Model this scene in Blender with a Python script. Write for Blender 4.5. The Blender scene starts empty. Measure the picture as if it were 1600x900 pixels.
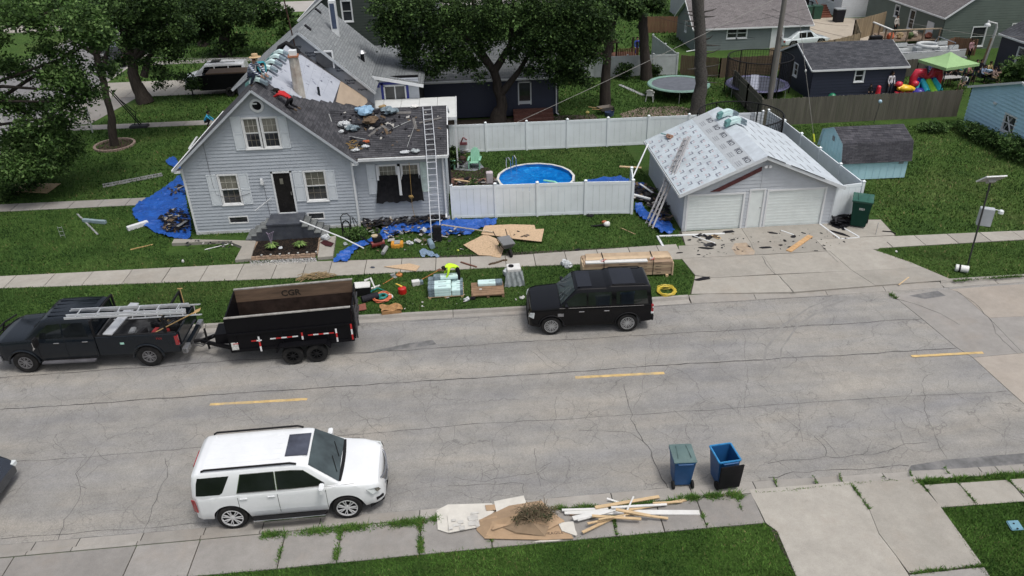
import bpy,bmesh,math,random
import numpy as np
from mathutils import Vector,Matrix,Quaternion
random.seed(11);NR=np.random.RandomState(5)
D=bpy.data;S=bpy.context.scene;COL=S.collection
PI=math.pi;rad=math.radians
def U(a,b):return random.uniform(a,b)
# ---------------------------------------------------------------- camera
YAW,PITCH,ROLL,FOC,CAMH=rad(3.0),rad(30.0),rad(1.62),1200.0,15.74
_f=Vector((math.sin(YAW)*math.cos(PITCH),math.cos(YAW)*math.cos(PITCH),-math.sin(PITCH)))
_r=Vector((math.cos(YAW),-math.sin(YAW),0));_d=_f.cross(_r)
_R=_r*math.cos(ROLL)+_d*math.sin(ROLL);_Dn=-_r*math.sin(ROLL)+_d*math.cos(ROLL)
cam=D.cameras.new('camera');camo=D.objects.new('camera',cam);COL.objects.link(camo)
cam.sensor_width=36;cam.lens=FOC/1600*36;cam.clip_start=.1;cam.clip_end=3000
camo.matrix_world=Matrix(((_R.x,-_Dn.x,-_f.x,0),(_R.y,-_Dn.y,-_f.y,0),(_R.z,-_Dn.z,-_f.z,CAMH),(0,0,0,1)))
S.camera=camo
S.render.resolution_x=1024;S.render.resolution_y=576
# survey helper: a measured photo point becomes the place it shows on a level, a wall plane or a side plane
def _ray(px,py):return _R*(px-800)+_Dn*(py-450)+_f*FOC
def at(px,py,z=0.0):
 d=_ray(px,py);t=(z-CAMH)/d.z;return Vector((d.x*t,d.y*t,z))
def atY(px,py,Y):
 d=_ray(px,py);t=Y/d.y;return Vector((d.x*t,Y,CAMH+d.z*t))
def atX(px,py,X):
 d=_ray(px,py);t=X/d.x;return Vector((X,d.y*t,CAMH+d.z*t))
# ---------------------------------------------------------------- sky and sun
SUN_EL,SUN_AZ=rad(68),rad(135)
W=D.worlds.new("World");S.world=W;W.use_nodes=True
nt=W.node_tree;nt.nodes.clear()
sky=nt.nodes.new('ShaderNodeTexSky');sky.sky_type='NISHITA';sky.sun_disc=False
sky.sun_elevation=SUN_EL;sky.sun_rotation=SUN_AZ;sky.air_density=1.0;sky.dust_density=5.0;sky.ozone_density=1.0
hs=nt.nodes.new('ShaderNodeHueSaturation');hs.inputs['Saturation'].default_value=.5
bg=nt.nodes.new('ShaderNodeBackground');bg.inputs['Strength'].default_value=.15
wo=nt.nodes.new('ShaderNodeOutputWorld')
nt.links.new(sky.outputs[0],hs.inputs['Color']);nt.links.new(hs.outputs[0],bg.inputs[0]);nt.links.new(bg.outputs[0],wo.inputs[0])
sl=D.lights.new('sun','SUN');sl.energy=1.6;sl.angle=rad(13);sl.color=(1,.97,.93)
so=D.objects.new('sun',sl);COL.objects.link(so)
sdir=Vector((math.sin(SUN_AZ)*math.cos(SUN_EL),math.cos(SUN_AZ)*math.cos(SUN_EL),math.sin(SUN_EL)))
so.rotation_euler=sdir.to_track_quat('Z','Y').to_euler();so.location=sdir*200
S.view_settings.view_transform='Standard';S.view_settings.look='None';S.view_settings.gamma=1;S.view_settings.exposure=0.0
try:S.view_settings.use_curve_mapping=False
except Exception:pass
S.render.engine='CYCLES'
# ---------------------------------------------------------------- materials
_MC={}
class NT:
 def __init__(s,m):
  s.m=m;s.t=m.node_tree;s.n=s.t.nodes;s.l=s.t.links;s.n.clear()
  s.out=s.n.new('ShaderNodeOutputMaterial');s.p=s.n.new('ShaderNodeBsdfPrincipled');s.l.new(s.p.outputs[0],s.out.inputs[0])
  s.tc=s.n.new('ShaderNodeTexCoord')
 def vec(s,scale=(1,1,1),rot=(0,0,0),src='Object'):
  mp=s.n.new('ShaderNodeMapping');mp.inputs['Scale'].default_value=scale;mp.inputs['Rotation'].default_value=rot
  s.l.new(s.tc.outputs[src],mp.inputs[0]);return mp.outputs[0]
 def noise(s,scale,detail=4,vec=None,rough=.6,dist=0):
  n=s.n.new('ShaderNodeTexNoise');n.inputs['Scale'].default_value=scale;n.inputs['Detail'].default_value=detail
  n.inputs['Roughness'].default_value=rough;n.inputs['Distortion'].default_value=dist
  s.l.new(vec if vec is not None else s.tc.outputs['Object'],n.inputs['Vector']);return n.outputs[0]
 def ramp(s,x,stops):
  r=s.n.new('ShaderNodeValToRGB');e=r.color_ramp.elements
  while len(e)<len(stops):e.new(.5)
  for i,(p,c)in enumerate(stops):
   e[i].position=p;e[i].color=(*c,1)if isinstance(c,(tuple,list))else(c,c,c,1)
  s.l.new(x,r.inputs[0]);return r.outputs[0]
 def mix(s,a,b,f=.5,mode='MIX'):
  m=s.n.new('ShaderNodeMix');m.data_type='RGBA';m.blend_type=mode
  for i,v in((0,f),(6,a),(7,b)):
   if isinstance(v,bpy.types.NodeSocket):s.l.new(v,m.inputs[i])
   elif i==0:m.inputs[0].default_value=v
   else:m.inputs[i].default_value=(*v,1)if isinstance(v,(tuple,list))else(v,v,v,1)
  return m.outputs[2]
 def math(s,op,a,b=0.0):
  m=s.n.new('ShaderNodeMath');m.operation=op
  for i,v in((0,a),(1,b)):
   if isinstance(v,bpy.types.NodeSocket):s.l.new(v,m.inputs[i])
   else:m.inputs[i].default_value=v
  return m.outputs[0]
 def col(s,c):
  if isinstance(c,bpy.types.NodeSocket):s.l.new(c,s.p.inputs['Base Color'])
  else:s.p.inputs['Base Color'].default_value=(*c,1)
 def rough(s,v):
  if isinstance(v,bpy.types.NodeSocket):s.l.new(v,s.p.inputs['Roughness'])
  else:s.p.inputs['Roughness'].default_value=v
 def bump(s,h,strength=.3,dist=.02):
  b=s.n.new('ShaderNodeBump');b.inputs['Strength'].default_value=strength;b.inputs['Distance'].default_value=dist
  s.l.new(h,b.inputs['Height']);s.l.new(b.outputs[0],s.p.inputs['Normal'])
def newmat(name):
 m=D.materials.new(name);m.use_nodes=True;return NT(m)
def M(name,c=(.5,.5,.5),r=.6,ns=6.0,var=.18,metal=0.0,bump=.15,dirt=0.0,dirtc=(.12,.1,.08),coat=0.0,stretch=(1,1,1),spec=.5,bd=.01):
 """plain procedural material: base colour with noise variation, optional dirt patches and fine bump"""
 if name in _MC:return _MC[name]
 n=newmat(name);v=n.vec(stretch)
 a=n.noise(ns,5,v);lo=tuple(x*(1-var)for x in c);hi=tuple(min(1,x*(1+var))for x in c)
 k=n.ramp(a,[(.3,lo),(.7,hi)])
 if dirt>0:
  d=n.ramp(n.noise(ns*.35,6,v,.7),[(.5,0.0),(.72,1.0)]);k=n.mix(k,dirtc,n.math('MULTIPLY',d,dirt))
 n.col(k);n.rough(n.ramp(n.noise(ns*3,3,v),[(.2,max(0,r-.08)),(.8,min(1,r+.08))]))
 n.p.inputs['Metallic'].default_value=metal;n.p.inputs['Coat Weight'].default_value=coat;n.p.inputs['Specular IOR Level'].default_value=spec
 if bump:n.bump(n.noise(ns*6,3,v),bump,bd)
 if spec==.5 and max(c)<.06 and not metal and not coat:n.p.inputs['Specular IOR Level'].default_value=.12
 _MC[name]=n.m;return n.m
def glassmat(name,c=(.01,.012,.014),r=.04):
 if name in _MC:return _MC[name]
 n=newmat(name);k=n.ramp(n.noise(1.3,3),[(.35,tuple(x*.6 for x in c)),(.7,tuple(x*1.5 for x in c))]);n.col(k);n.rough(r)
 n.p.inputs['Specular IOR Level'].default_value=.7;_MC[name]=n.m;return n.m
def paint(name,c,r=.22,flake=0,coat=1.0,spec=.5):
 if name in _MC:return _MC[name]
 n=newmat(name);k=n.ramp(n.noise(.9,4),[(.3,tuple(x*.93 for x in c)),(.7,tuple(min(1,x*1.05)for x in c))])
 d=n.ramp(n.noise(3.2,8,None,.75),[(.5,0.0),(.8,.28)]);k=n.mix(k,tuple(x*.6+.012 for x in c),n.math('MULTIPLY',d,.6));n.col(k)
 n.rough(n.ramp(n.noise(2.2,6),[(.3,r),(.75,r+.16)]));n.p.inputs['Coat Weight'].default_value=coat;n.p.inputs['Coat Roughness'].default_value=.06
 n.p.inputs['Metallic'].default_value=flake;n.p.inputs['Specular IOR Level'].default_value=spec
 _MC[name]=n.m;return n.m
# ---------------------------------------------------------------- mesh builder
class MB:
 def __init__(s):s.v=[];s.f=[];s.m=[];s.T=Matrix()
 def xf(s,loc=(0,0,0),rz=0.0,rx=0.0,ry=0.0,sc=1.0):
  s.T=Matrix.Translation(loc)@Matrix.Rotation(rz,4,'Z')@Matrix.Rotation(ry,4,'Y')@Matrix.Rotation(rx,4,'X')@Matrix.Scale(sc,4);return s
 def add(s,vs,fs,m=0):
  b=len(s.v);s.v+=[tuple(s.T@Vector(p))for p in vs]
  s.f+=[tuple(b+i for i in f)for f in fs];s.m+=[m]*len(fs);return s
 def box(s,x0,y0,z0,x1,y1,z1,m=0,t=0.0):
  """axis box, t shrinks the top"""
  s.add([(x0,y0,z0),(x1,y0,z0),(x1,y1,z0),(x0,y1,z0),(x0+t,y0+t,z1),(x1-t,y0+t,z1),(x1-t,y1-t,z1),(x0+t,y1-t,z1)],[(3,2,1,0),(4,5,6,7),(0,1,5,4),(1,2,6,5),(2,3,7,6),(3,0,4,7)],m);return s
 def cbox(s,c,sz,rz=0.0,rx=0.0,ry=0.0,m=0):
  R=Matrix.Rotation(rz,3,'Z')@Matrix.Rotation(ry,3,'Y')@Matrix.Rotation(rx,3,'X');c=Vector(c);h=Vector(sz)/2
  P=[c+R@Vector((a*h.x,b*h.y,e*h.z))for e in(-1,1)for a,b in((-1,-1),(1,-1),(1,1),(-1,1))]
  s.add(P,[(3,2,1,0),(4,5,6,7),(0,1,5,4),(1,2,6,5),(2,3,7,6),(3,0,4,7)],m);return s
 def bar(s,a,b,w,h,m=0,up=(0,0,1),ends=True):
  a=Vector(a);b=Vector(b);d=(b-a).normalized();u=Vector(up)
  x=d.cross(u)
  if x.length<1e-4:x=d.cross(Vector((1,0,0)))
  x.normalize();y=x.cross(d);P=[]
  for p in(a,b):
   for i,j in((-1,-1),(1,-1),(1,1),(-1,1)):P.append(p+x*i*w/2+y*j*h/2)
  s.add(P,[(0,3,2,1),(4,5,6,7),(0,1,5,4),(1,2,6,5),(2,3,7,6),(3,0,4,7)],m);return s
 def tube(s,pts,r,n=8,m=0,cap=True):
  pts=[Vector(p)for p in pts];rs=r if isinstance(r,(list,tuple))else[r]*len(pts);V=[];F=[]
  px=None
  for i,p in enumerate(pts):
   d=(pts[min(i+1,len(pts)-1)]-pts[max(i-1,0)])
   if d.length<1e-9:d=Vector((0,0,1))
   d.normalize()
   if px is None:
    x=d.cross(Vector((0,0,1)));
    if x.length<1e-3:x=d.cross(Vector((1,0,0)))
   else:
    x=px-d*px.dot(d)
    if x.length<1e-4:x=d.cross(Vector((0,1,0)))
   x.normalize();px=x;y=d.cross(x)
   for k in range(n):
    a=2*PI*k/n;V.append(p+(x*math.cos(a)+y*math.sin(a))*rs[i])
  for i in range(len(pts)-1):
   for k in range(n):F.append((i*n+k,i*n+(k+1)%n,(i+1)*n+(k+1)%n,(i+1)*n+k))
  if cap:F.append(tuple(range(n))[::-1]);F.append(tuple((len(pts)-1)*n+k for k in range(n)))
  s.add(V,F,m);return s
 def lathe(s,c,prof,axis='z',n=20,m=0,ms=None,cap=True):
  """prof: list of (radius, height) along the axis"""
  V=[];F=[];mm=[]
  for r_,h in prof:
   for k in range(n):
    a=2*PI*k/n;x,y=r_*math.cos(a),r_*math.sin(a)
    V.append({'z':(x,y,h),'y':(x,h,-y),'x':(h,x,y)}[axis])
  for i in range(len(prof)-1):
   for k in range(n):F.append((i*n+k,i*n+(k+1)%n,(i+1)*n+(k+1)%n,(i+1)*n+k));mm.append(ms[i]if ms else m)
  if cap and prof[0][0]>1e-4:F.append(tuple(range(n))[::-1]);mm.append(ms[0]if ms else m)
  if cap and prof[-1][0]>1e-4:F.append(tuple((len(prof)-1)*n+k for k in range(n)));mm.append(ms[-1]if ms else m)
  c=Vector(c);b=len(s.v);s.v+=[tuple(s.T@(Vector(p)+c))for p in V];s.f+=[tuple(b+i for i in f)for f in F];s.m+=mm;return s
 def poly(s,pts,z0,z1,m=0):
  """vertical prism from a ccw plan outline"""
  n=len(pts);V=[(p[0],p[1],z0)for p in pts]+[(p[0],p[1],z1)for p in pts]
  s.add(V,[tuple(range(n))[::-1],tuple(range(n,2*n))]+[(i,(i+1)%n,n+(i+1)%n,n+i)for i in range(n)],m);return s
 def prism(s,pts,a,b,m=0):
  """prism of 3D outline pts extruded by the vector b-a"""
  n=len(pts);dv=Vector(b)-Vector(a);V=[Vector(p)for p in pts]+[Vector(p)+dv for p in pts]
  s.add(V,[tuple(range(n))[::-1],tuple(range(n,2*n))]+[(i,(i+1)%n,n+(i+1)%n,n+i)for i in range(n)],m);return s
 def grid(s,fn,nu,nv,m=0):
  V=[fn(i/nu,j/nv)for j in range(nv+1)for i in range(nu+1)]
  s.add(V,[(j*(nu+1)+i,j*(nu+1)+i+1,(j+1)*(nu+1)+i+1,(j+1)*(nu+1)+i)for j in range(nv)for i in range(nu)],m);return s
 def blob(s,c,r,m=0,seed=0,rough=.2,n=8,k=5):
  rr=random.Random(seed);V=[];F=[]
  for j in range(k+1):
   for i in range(n):
    t=PI*j/k;a=2*PI*i/n;q=1+rr.uniform(-rough,rough)if 0<j<k else 1
    V.append((c[0]+r[0]*q*math.sin(t)*math.cos(a),c[1]+r[1]*q*math.sin(t)*math.sin(a),c[2]+r[2]*q*math.cos(t)))
  for j in range(k):
   for i in range(n):F.append((j*n+i,(j+1)*n+i,(j+1)*n+(i+1)%n,j*n+(i+1)%n))
  s.add(V,F,m);return s
 def build(s,name,mats,parent=None,smooth=False,bevel=0.0,loc=None,fixn=True,seg=2):
  me=D.meshes.new(name);me.from_pydata(s.v,[],s.f)
  if not isinstance(mats,(list,tuple)):mats=[mats]
  for m in mats:me.materials.append(m)
  me.polygons.foreach_set('material_index',s.m)
  if fixn or bevel:
   bm=bmesh.new();bm.from_mesh(me);bmesh.ops.recalc_face_normals(bm,faces=bm.faces)
   if bevel:
    bmesh.ops.remove_doubles(bm,verts=bm.verts,dist=1e-5)
    es=[e for e in bm.edges if len(e.link_faces)==2 and e.calc_face_angle(0)>.6]
    bmesh.ops.bevel(bm,geom=es,offset=bevel,segments=seg,affect='EDGES',clamp_overlap=True)
   bm.to_mesh(me);bm.free()
  if smooth:smooth_by(me,35 if smooth is True else smooth)
  o=D.objects.new(name,me);COL.objects.link(o)
  if parent is not None:o.parent=parent
  if loc is not None:o.location=loc
  return o
def smooth_by(me,deg):
 me.polygons.foreach_set('use_smooth',[True]*len(me.polygons))
 try:me.set_sharp_from_angle(angle=rad(deg))
 except Exception:pass
def tag(o,label=None,cat=None,group=None,kind=None):
 for k,v in(('label',label),('category',cat),('group',group),('kind',kind)):
  if v:o[k]=v
 return o
def thing(name,label,cat,loc=(0,0,0),rz=0.0,group=None):
 o=D.objects.new(name,None);COL.objects.link(o);o.location=loc;o.rotation_euler=(0,0,rz);o.empty_display_size=.3
 return tag(o,label,cat,group)
def dup(o,loc=None,rz=None,label=None,parent=None):
 c=o.copy();COL.objects.link(c);c.parent=parent
 if parent is None:
  if loc is not None:c.location=loc
  if rz is not None:c.rotation_euler=(0,0,rz)
  if label:c['label']=label
 for ch in list(o.children):dup(ch,parent=c)
 return c
def pts2(pxs,z=0.0):return[at(x,y,z)for x,y in pxs]
def sheet(name,pts,z,mat_,kind='structure',parent=None,label=None):
 """flat ground sheet triangulated from a plan outline"""
 bm=bmesh.new();vs=[bm.verts.new((p[0],p[1],z))for p in pts];f=bm.faces.new(vs)
 if f.normal.z<0 or True:f.normal_update()
 if f.normal.z<0:f.normal_flip()
 bmesh.ops.triangulate(bm,faces=[f]);me=D.meshes.new(name);bm.to_mesh(me);bm.free();me.materials.append(mat_)
 o=D.objects.new(name,me);COL.objects.link(o)
 if parent is not None:o.parent=parent
 return tag(o,label,None,None,kind)
def ribbon(mb,pts,w,z=None,m=0,jag=0.0):
 """flat strip along a path (cracks, joints, stripes)"""
 P=[Vector(p)for p in pts];V=[];F=[]
 for i,p in enumerate(P):
  d=(P[min(i+1,len(P)-1)]-P[max(i-1,0)]);d.z=0
  if d.length<1e-6:d=Vector((1,0,0))
  d.normalize();x=Vector((-d.y,d.x,0));ww=(w[i]if isinstance(w,list)else w)*(1+U(-jag,jag));zz=p.z if z is None else z
  V+=[(p.x+x.x*ww/2,p.y+x.y*ww/2,zz),(p.x-x.x*ww/2,p.y-x.y*ww/2,zz)]
 for i in range(len(P)-1):F.append((2*i,2*i+1,2*i+3,2*i+2))
 mb.add(V,F,m)
def wiggle(a,b,step=.35,amp=.04):
 a=Vector(a);b=Vector(b);n=max(2,int((b-a).length/step));d=(b-a).normalized();x=Vector((-d.y,d.x,0));o=0;P=[]
 for i in range(n+1):
  o=o*.7+U(-amp,amp);P.append(a.lerp(b,i/n)+x*(o if 0<i<n else 0))
 return P
def raw(name,V,F,mats,mi=None,parent=None,kind=None):
 """big numpy mesh of quads"""
 me=D.meshes.new(name);nv,nf,k=len(V),len(F),F.shape[1]
 me.vertices.add(nv);me.vertices.foreach_set('co',np.asarray(V,np.float32).ravel())
 me.loops.add(nf*k);me.loops.foreach_set('vertex_index',np.asarray(F,np.int32).ravel())
 me.polygons.add(nf);me.polygons.foreach_set('loop_start',np.arange(0,nf*k,k,dtype=np.int32));me.polygons.foreach_set('loop_total',np.full(nf,k,np.int32))
 for m in(mats if isinstance(mats,(list,tuple))else[mats]):me.materials.append(m)
 if mi is not None:me.polygons.foreach_set('material_index',np.asarray(mi,np.int32))
 me.update(calc_edges=True);me.validate()
 o=D.objects.new(name,me);COL.objects.link(o)
 if parent is not None:o.parent=parent
 if kind:o['kind']=kind
 return o
def text_mesh(name,txt,size,mat_,parent,M4,depth=.003,bold=0.0,align='CENTER'):
 cu=D.curves.new(name,'FONT');cu.body=txt;cu.size=size;cu.extrude=depth;cu.align_x=align;cu.align_y='CENTER';cu.offset=bold;cu.resolution_u=2
 t=D.objects.new(name+'_tmp',cu);COL.objects.link(t);bpy.context.view_layer.update()
 me=D.meshes.new_from_object(t.evaluated_get(bpy.context.evaluated_depsgraph_get()));D.objects.remove(t);D.curves.remove(cu)
 me.materials.clear();me.materials.append(mat_);me.transform(M4);me.name=name
 o=D.objects.new(name,me);COL.objects.link(o);o.parent=parent;return o
# ================================================================ SETTING: ground, road, walks, lawns
RZ=-0.10
def mat_road():
 n=newmat('worn_asphalt');v=n.vec((.35,1.3,1))
 a=n.noise(.55,6,v,.62);k=n.ramp(a,[(.28,(.218,.217,.219)),(.5,(.265,.257,.24)),(.72,(.318,.295,.258))])
 st=n.ramp(n.noise(.22,5,n.vec((.12,3.2,1)),.6),[(.34,.84),(.6,1.05)]);k=n.mix(k,st,.85,'MULTIPLY')
 k=n.mix(k,n.ramp(n.noise(1.3,7,None,.75),[(.3,.82),(.7,1.12)]),.8,'MULTIPLY')
 k=n.mix(k,n.ramp(n.noise(24,4,None,.85),[(.3,.68),(.7,1.3)]),.8,'MULTIPLY')
 k=n.mix(k,n.ramp(n.noise(60,2,None,.8),[(.3,.75),(.72,1.25)]),.7,'MULTIPLY')
# spider cracking: cell borders of a warped Voronoi, only where a wide noise allows it
 wv=n.s_vec=n.n.new('ShaderNodeVectorMath');wv.operation='ADD'
 nz=n.n.new('ShaderNodeTexNoise');nz.inputs['Scale'].default_value=1.1;nz.inputs['Detail'].default_value=6;n.l.new(n.tc.outputs['Object'],nz.inputs['Vector'])
 n.l.new(n.tc.outputs['Object'],wv.inputs[0]);sc=n.n.new('ShaderNodeVectorMath');sc.operation='SCALE';sc.inputs['Scale'].default_value=.85
 n.l.new(nz.outputs['Color'],sc.inputs[0]);n.l.new(sc.outputs[0],wv.inputs[1])
 for scl,wd,lo,hi,dk in((.42,.006,.38,.48,.5),(1.3,.011,.46,.54,.5),(3.2,.022,.55,.62,.5)):
  vo=n.n.new('ShaderNodeTexVoronoi');vo.feature='DISTANCE_TO_EDGE';vo.inputs['Scale'].default_value=scl;n.l.new(wv.outputs[0],vo.inputs['Vector'])
  c=n.ramp(vo.outputs[0],[(0,1.0),(wd,0.0)]);ms=n.ramp(n.noise(.32*scl**.4,3,n.vec((.7,1.1,1),(0,0,scl))),[(lo,0.0),(hi,1.0)])
  k=n.mix(k,(.075,.072,.07),n.math('MULTIPLY',n.math('MULTIPLY',c,ms),dk))
 n.col(k);n.rough(.9);n.bump(n.noise(70,4,None,.8),.35,.012);n.p.inputs['Specular IOR Level'].default_value=.3
 return n.m
def mat_conc(name,c,var=.1,stain=.35,warm=(.30,.25,.20)):
 n=newmat(name);oi=n.n.new('ShaderNodeObjectInfo')
 a=n.noise(.9,6,None,.7);k=n.ramp(a,[(.3,tuple(x*(1-var)for x in c)),(.7,tuple(x*(1+var)for x in c))])
 t=n.ramp(oi.outputs['Random'],[(0,.87),(1,1.1)]);k=n.mix(k,t,1.0,'MULTIPLY')
 d=n.ramp(n.noise(.55,7,None,.75),[(.5,0.0),(.75,1.0)]);k=n.mix(k,warm,n.math('MULTIPLY',d,stain))
 k=n.mix(k,n.ramp(n.noise(45,3,None,.8),[(.3,.82),(.7,1.15)]),.7,'MULTIPLY')
 k=n.mix(k,n.ramp(n.noise(4,5,None,.7),[(.3,.9),(.7,1.08)]),.8,'MULTIPLY')
 n.col(k);n.rough(.88);n.bump(n.noise(60,4,None,.7),.25,.01);n.p.inputs['Specular IOR Level'].default_value=.3;return n.m
def mat_grass(name,c1,c2,c3):
 n=newmat(name);k=n.ramp(n.noise(.35,5,None,.6),[(.3,c1),(.62,c2)])
 k=n.mix(k,c3,n.math('MULTIPLY',n.ramp(n.noise(.13,6,None,.7),[(.52,0.0),(.75,1.0)]),.55))
 k=n.mix(k,n.ramp(n.noise(14,6,n.vec((1,.6,1)),.85),[(.3,.55),(.7,1.5)]),.85,'MULTIPLY')
 k=n.mix(k,n.ramp(n.noise(1.7,4,n.vec((.3,3.2,1))),[(.35,.84),(.65,1.14)]),.8,'MULTIPLY')
 n.col(k);n.rough(.95);n.bump(n.noise(40,5,None,.8),.9,.05);n.p.inputs['Specular IOR Level'].default_value=.12;return n.m
ROAD=mat_road();CONC=mat_conc('pale_concrete',(.325,.307,.272));CURB=mat_conc('curb_concrete',(.30,.285,.26),.12,.4)
CONC2=mat_conc('old_concrete',(.26,.248,.232),.12,.35);JOINT=M('joint_soil',(.055,.05,.04),.95,9,.4)
GRASS=mat_grass('lawn_grass',(.034,.070,.016),(.054,.102,.022),(.092,.098,.034))
TAR=M('crack_tar',(.062,.059,.056),.8,8,.3);YEL=M('worn_yellow_paint',(.52,.37,.16),.8,5,.25,dirt=1.0,dirtc=(.29,.27,.22))
DARKPATCH=M('dark_patch',(.13,.13,.13),.85,4,.3,dirt=.8,dirtc=(.26,.25,.24));SOIL=M('garden_soil',(.075,.055,.04),.95,5,.35,dirt=.7,dirtc=(.035,.05,.02))
sheet('ground',[(-400,-60),(500,-60),(500,600),(-400,600)],-.16,GRASS)
def ext(pts,x0,x1):
 pts=[Vector(p)for p in pts];a,b=pts[0],pts[1];c,d=pts[-2],pts[-1]
 return[a+(a-b)*((a.x-x0)/(b.x-a.x))]+pts+[d+(d-c)*((x1-d.x)/(d.x-c.x))]
def lerpY(pl,X):
 for a,b in zip(pl,pl[1:]):
  if a.x<=X<=b.x:return a.y+(b.y-a.y)*(X-a.x)/(b.x-a.x)
 return pl[-1].y if X>pl[-1].x else pl[0].y
NG=ext(pts2([(0,852),(320,825),(655,797),(1050,762),(1200,751),(1420,737),(1600,726)],RZ),-60,80)
NB=ext(pts2([(0,871),(320,842),(655,811),(1050,781),(1215,767),(1428,750),(1600,739)],.02),-60,80)
NW=ext(pts2([(0,927),(400,893),(660,867),(880,846),(1195,818)])+[at(1470,794),at(1600,784)],-60,80)
FG=ext(pts2([(0,541),(640,500),(825,490),(1082,474),(1300,461),(1482,449),(1600,441)],RZ),-29,80)
FB=ext(pts2([(0,524),(560,492),(825,478),(1082,460)],.02)+[at(1290,449,.0),at(1486,437,.0),at(1600,430,0)],-29,80)
# main road, side street, right-hand concrete
sheet('main_road',[(p.x,p.y)for p in NG]+[(p.x,p.y)for p in FG[::-1]]+[(-29,25.3),(-60,25.4)],RZ,ROAD)
sheet('side_street',[(-39,25.3),(-28.9,25.3),(-28.9,300),(-39,300)],RZ+.004,M('side_asphalt',(.17,.168,.172),.9,3,.15,dirt=.3,bump=.3))
def lawn(name,pts,z=0.0):sheet(name,pts,z,GRASS)
lawn('near_lawn',[(-60,-60)]+[(p.x,p.y)for p in NB if p.x>-61][:1]+[(p.x,p.y)for p in NB[1:]]+[(80,-60)])
lawn('far_lawn',[(p.x,p.y)for p in FB if p.x>-28]+[(300,26),(300,600),(-28.7,600),(-28.7,26.0)])
lawn('west_lawn',[(-400,26),(-39.2,26),(-39.2,600),(-400,600)])
# curbs and gutters as long profiles, cut into lengths so the joints show
def curb_run(name,lo,hi,cuts,wtop=.14):
 par=sheet(name,[(p.x,p.y)for p in lo]+[(p.x,p.y)for p in hi[::-1]],RZ+.001,JOINT)
 for a,b in zip(cuts,cuts[1:]):
  if b-a<.1:continue
  a2,b2=a+.012,b-.012;ys=lambda pl,x:lerpY(pl,x);g=MB();sg=1 if ys(hi,a)>ys(lo,a)else-1
  P=[]
  for x in(a2,b2):
   y0,y1=ys(lo,x),ys(hi,x)
   P.append([(x,y0,RZ-.03),(x,y0,RZ+.008),(x,y1-sg*(wtop+.05),RZ+.02),(x,y1-sg*wtop,.022),(x,y1,.025),(x,y1,RZ-.03)])
  V=P[0]+P[1];g.add(V,[(i,(i+1)%6,6+(i+1)%6,6+i)for i in range(6)]+[(5,4,3,2,1,0),(6,7,8,9,10,11)])
  g.build('curb_length',CURB,par)
 return par
cx=lambda px,py:at(px,py,RZ).x
curb_run('near_curb',NG,NB,[-24,-20.5,-17,-14]+[cx(a,b)for a,b in((50,858),(122,848),(222,840),(320,830),(410,826),(500,817),(656,800),(790,790),(957,782),(1080,768),(1180,762),(1213,760),(1277,754),(1315,750),(1382,745))])
NGr=[p for p in NG];NBr=[p for p in NB]
curb_run('near_curb_east',NG,NB,[cx(1382,745),cx(1422,740),cx(1480,736),cx(1530,733),cx(1556,731),cx(1600,728),18,21,24,28])
FBc=ext(pts2([(0,524),(560,492),(825,478),(1082,460)],.02),-29,8.4)
curb_run('far_curb',FG,FBc,[-28.9,-25,-21,-17.5,-14,-10.5,-7,cx(708,493),2.4,5.9,8.38])
# right part: flush crossing of the driveway (gutter only) and the curb past it
g=MB();xs=[8.4,11.0,13.9,16.3,18.7]
gp=sheet('driveway_gutter',[(8.4,lerpY(FG,8.4)),(18.7,lerpY(FG,18.7)),(18.7,lerpY(FB,18.7)),(8.4,lerpY(FB,8.4))],RZ+.0015,JOINT)
for a,b in zip(xs,xs[1:]):
 y=[lerpY(FG,a),lerpY(FG,b),lerpY(FB,b),lerpY(FB,a)];q=MB();a2,b2=a+.01,b-.01
 q.add([(a2,y[0],RZ-.02),(b2,y[1],RZ-.02),(b2,y[2],RZ-.02),(a2,y[3],RZ-.02),(a2,y[0],RZ+.006),(b2,y[1],RZ+.006),(b2,y[2],.004),(a2,y[3],.004)],[(3,2,1,0),(4,5,6,7),(0,1,5,4),(1,2,6,5),(2,3,7,6),(3,0,4,7)]);q.build('gutter_length',CURB,gp)
curb_run('far_curb_east',[Vector((x,lerpY(FG,x),0))for x in(18.7,23,80)],[Vector((x,lerpY(FB,x)+.05,0))for x in(18.7,23,80)],[18.72,21,24,28,33,40])
# concrete side of the crossing at right, lying in the road
rp=pts2([(1392,461),(1405,470),(1440,498),(1495,543.5),(1520,559),(1577,611),(1602,633),(1760,790)],RZ)
cr=sheet('side_crossing',[(p.x,p.y)for p in rp]+[(60,14),(60,lerpY(FG,60))],RZ+.003,JOINT)
def inset(P,d=.007):
 c=sum((Vector(p)for p in P),Vector((0,0,0)))/len(P);return[Vector(p)+(c-Vector(p)).normalized()*d for p in P]
def slab(pts,z0,z1,mat_,parent,name='slab',d=.007):
 b=MB();P=inset([Vector((p[0],p[1],0))for p in pts],d)
 A=sum(P[i].x*P[(i+1)%len(P)].y-P[(i+1)%len(P)].x*P[i].y for i in range(len(P)))
 if A<0:P=P[::-1]
 b.poly([(p.x,p.y)for p in P],z0,z1);return b.build(name,mat_,parent)
WARM=mat_conc('warm_concrete',(.34,.305,.265),.1,.4)
slab([rp[0],rp[1],rp[2],rp[3],rp[4],at(1598,552,RZ),at(1545,497,RZ),at(1500,458,RZ),at(1484,452,RZ),at(1400,459,RZ)],RZ-.02,RZ+.012,CONC2,cr)
slab([at(1484,452,RZ),at(1500,458,RZ),at(1545,497,RZ),at(1700,490,RZ),at(1700,437,RZ)],RZ-.02,RZ+.012,WARM,cr)
slab([at(1545,497,RZ),at(1598,552,RZ),at(1740,545,RZ),at(1700,490,RZ)],RZ-.02,RZ+.012,CONC2,cr)
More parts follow.
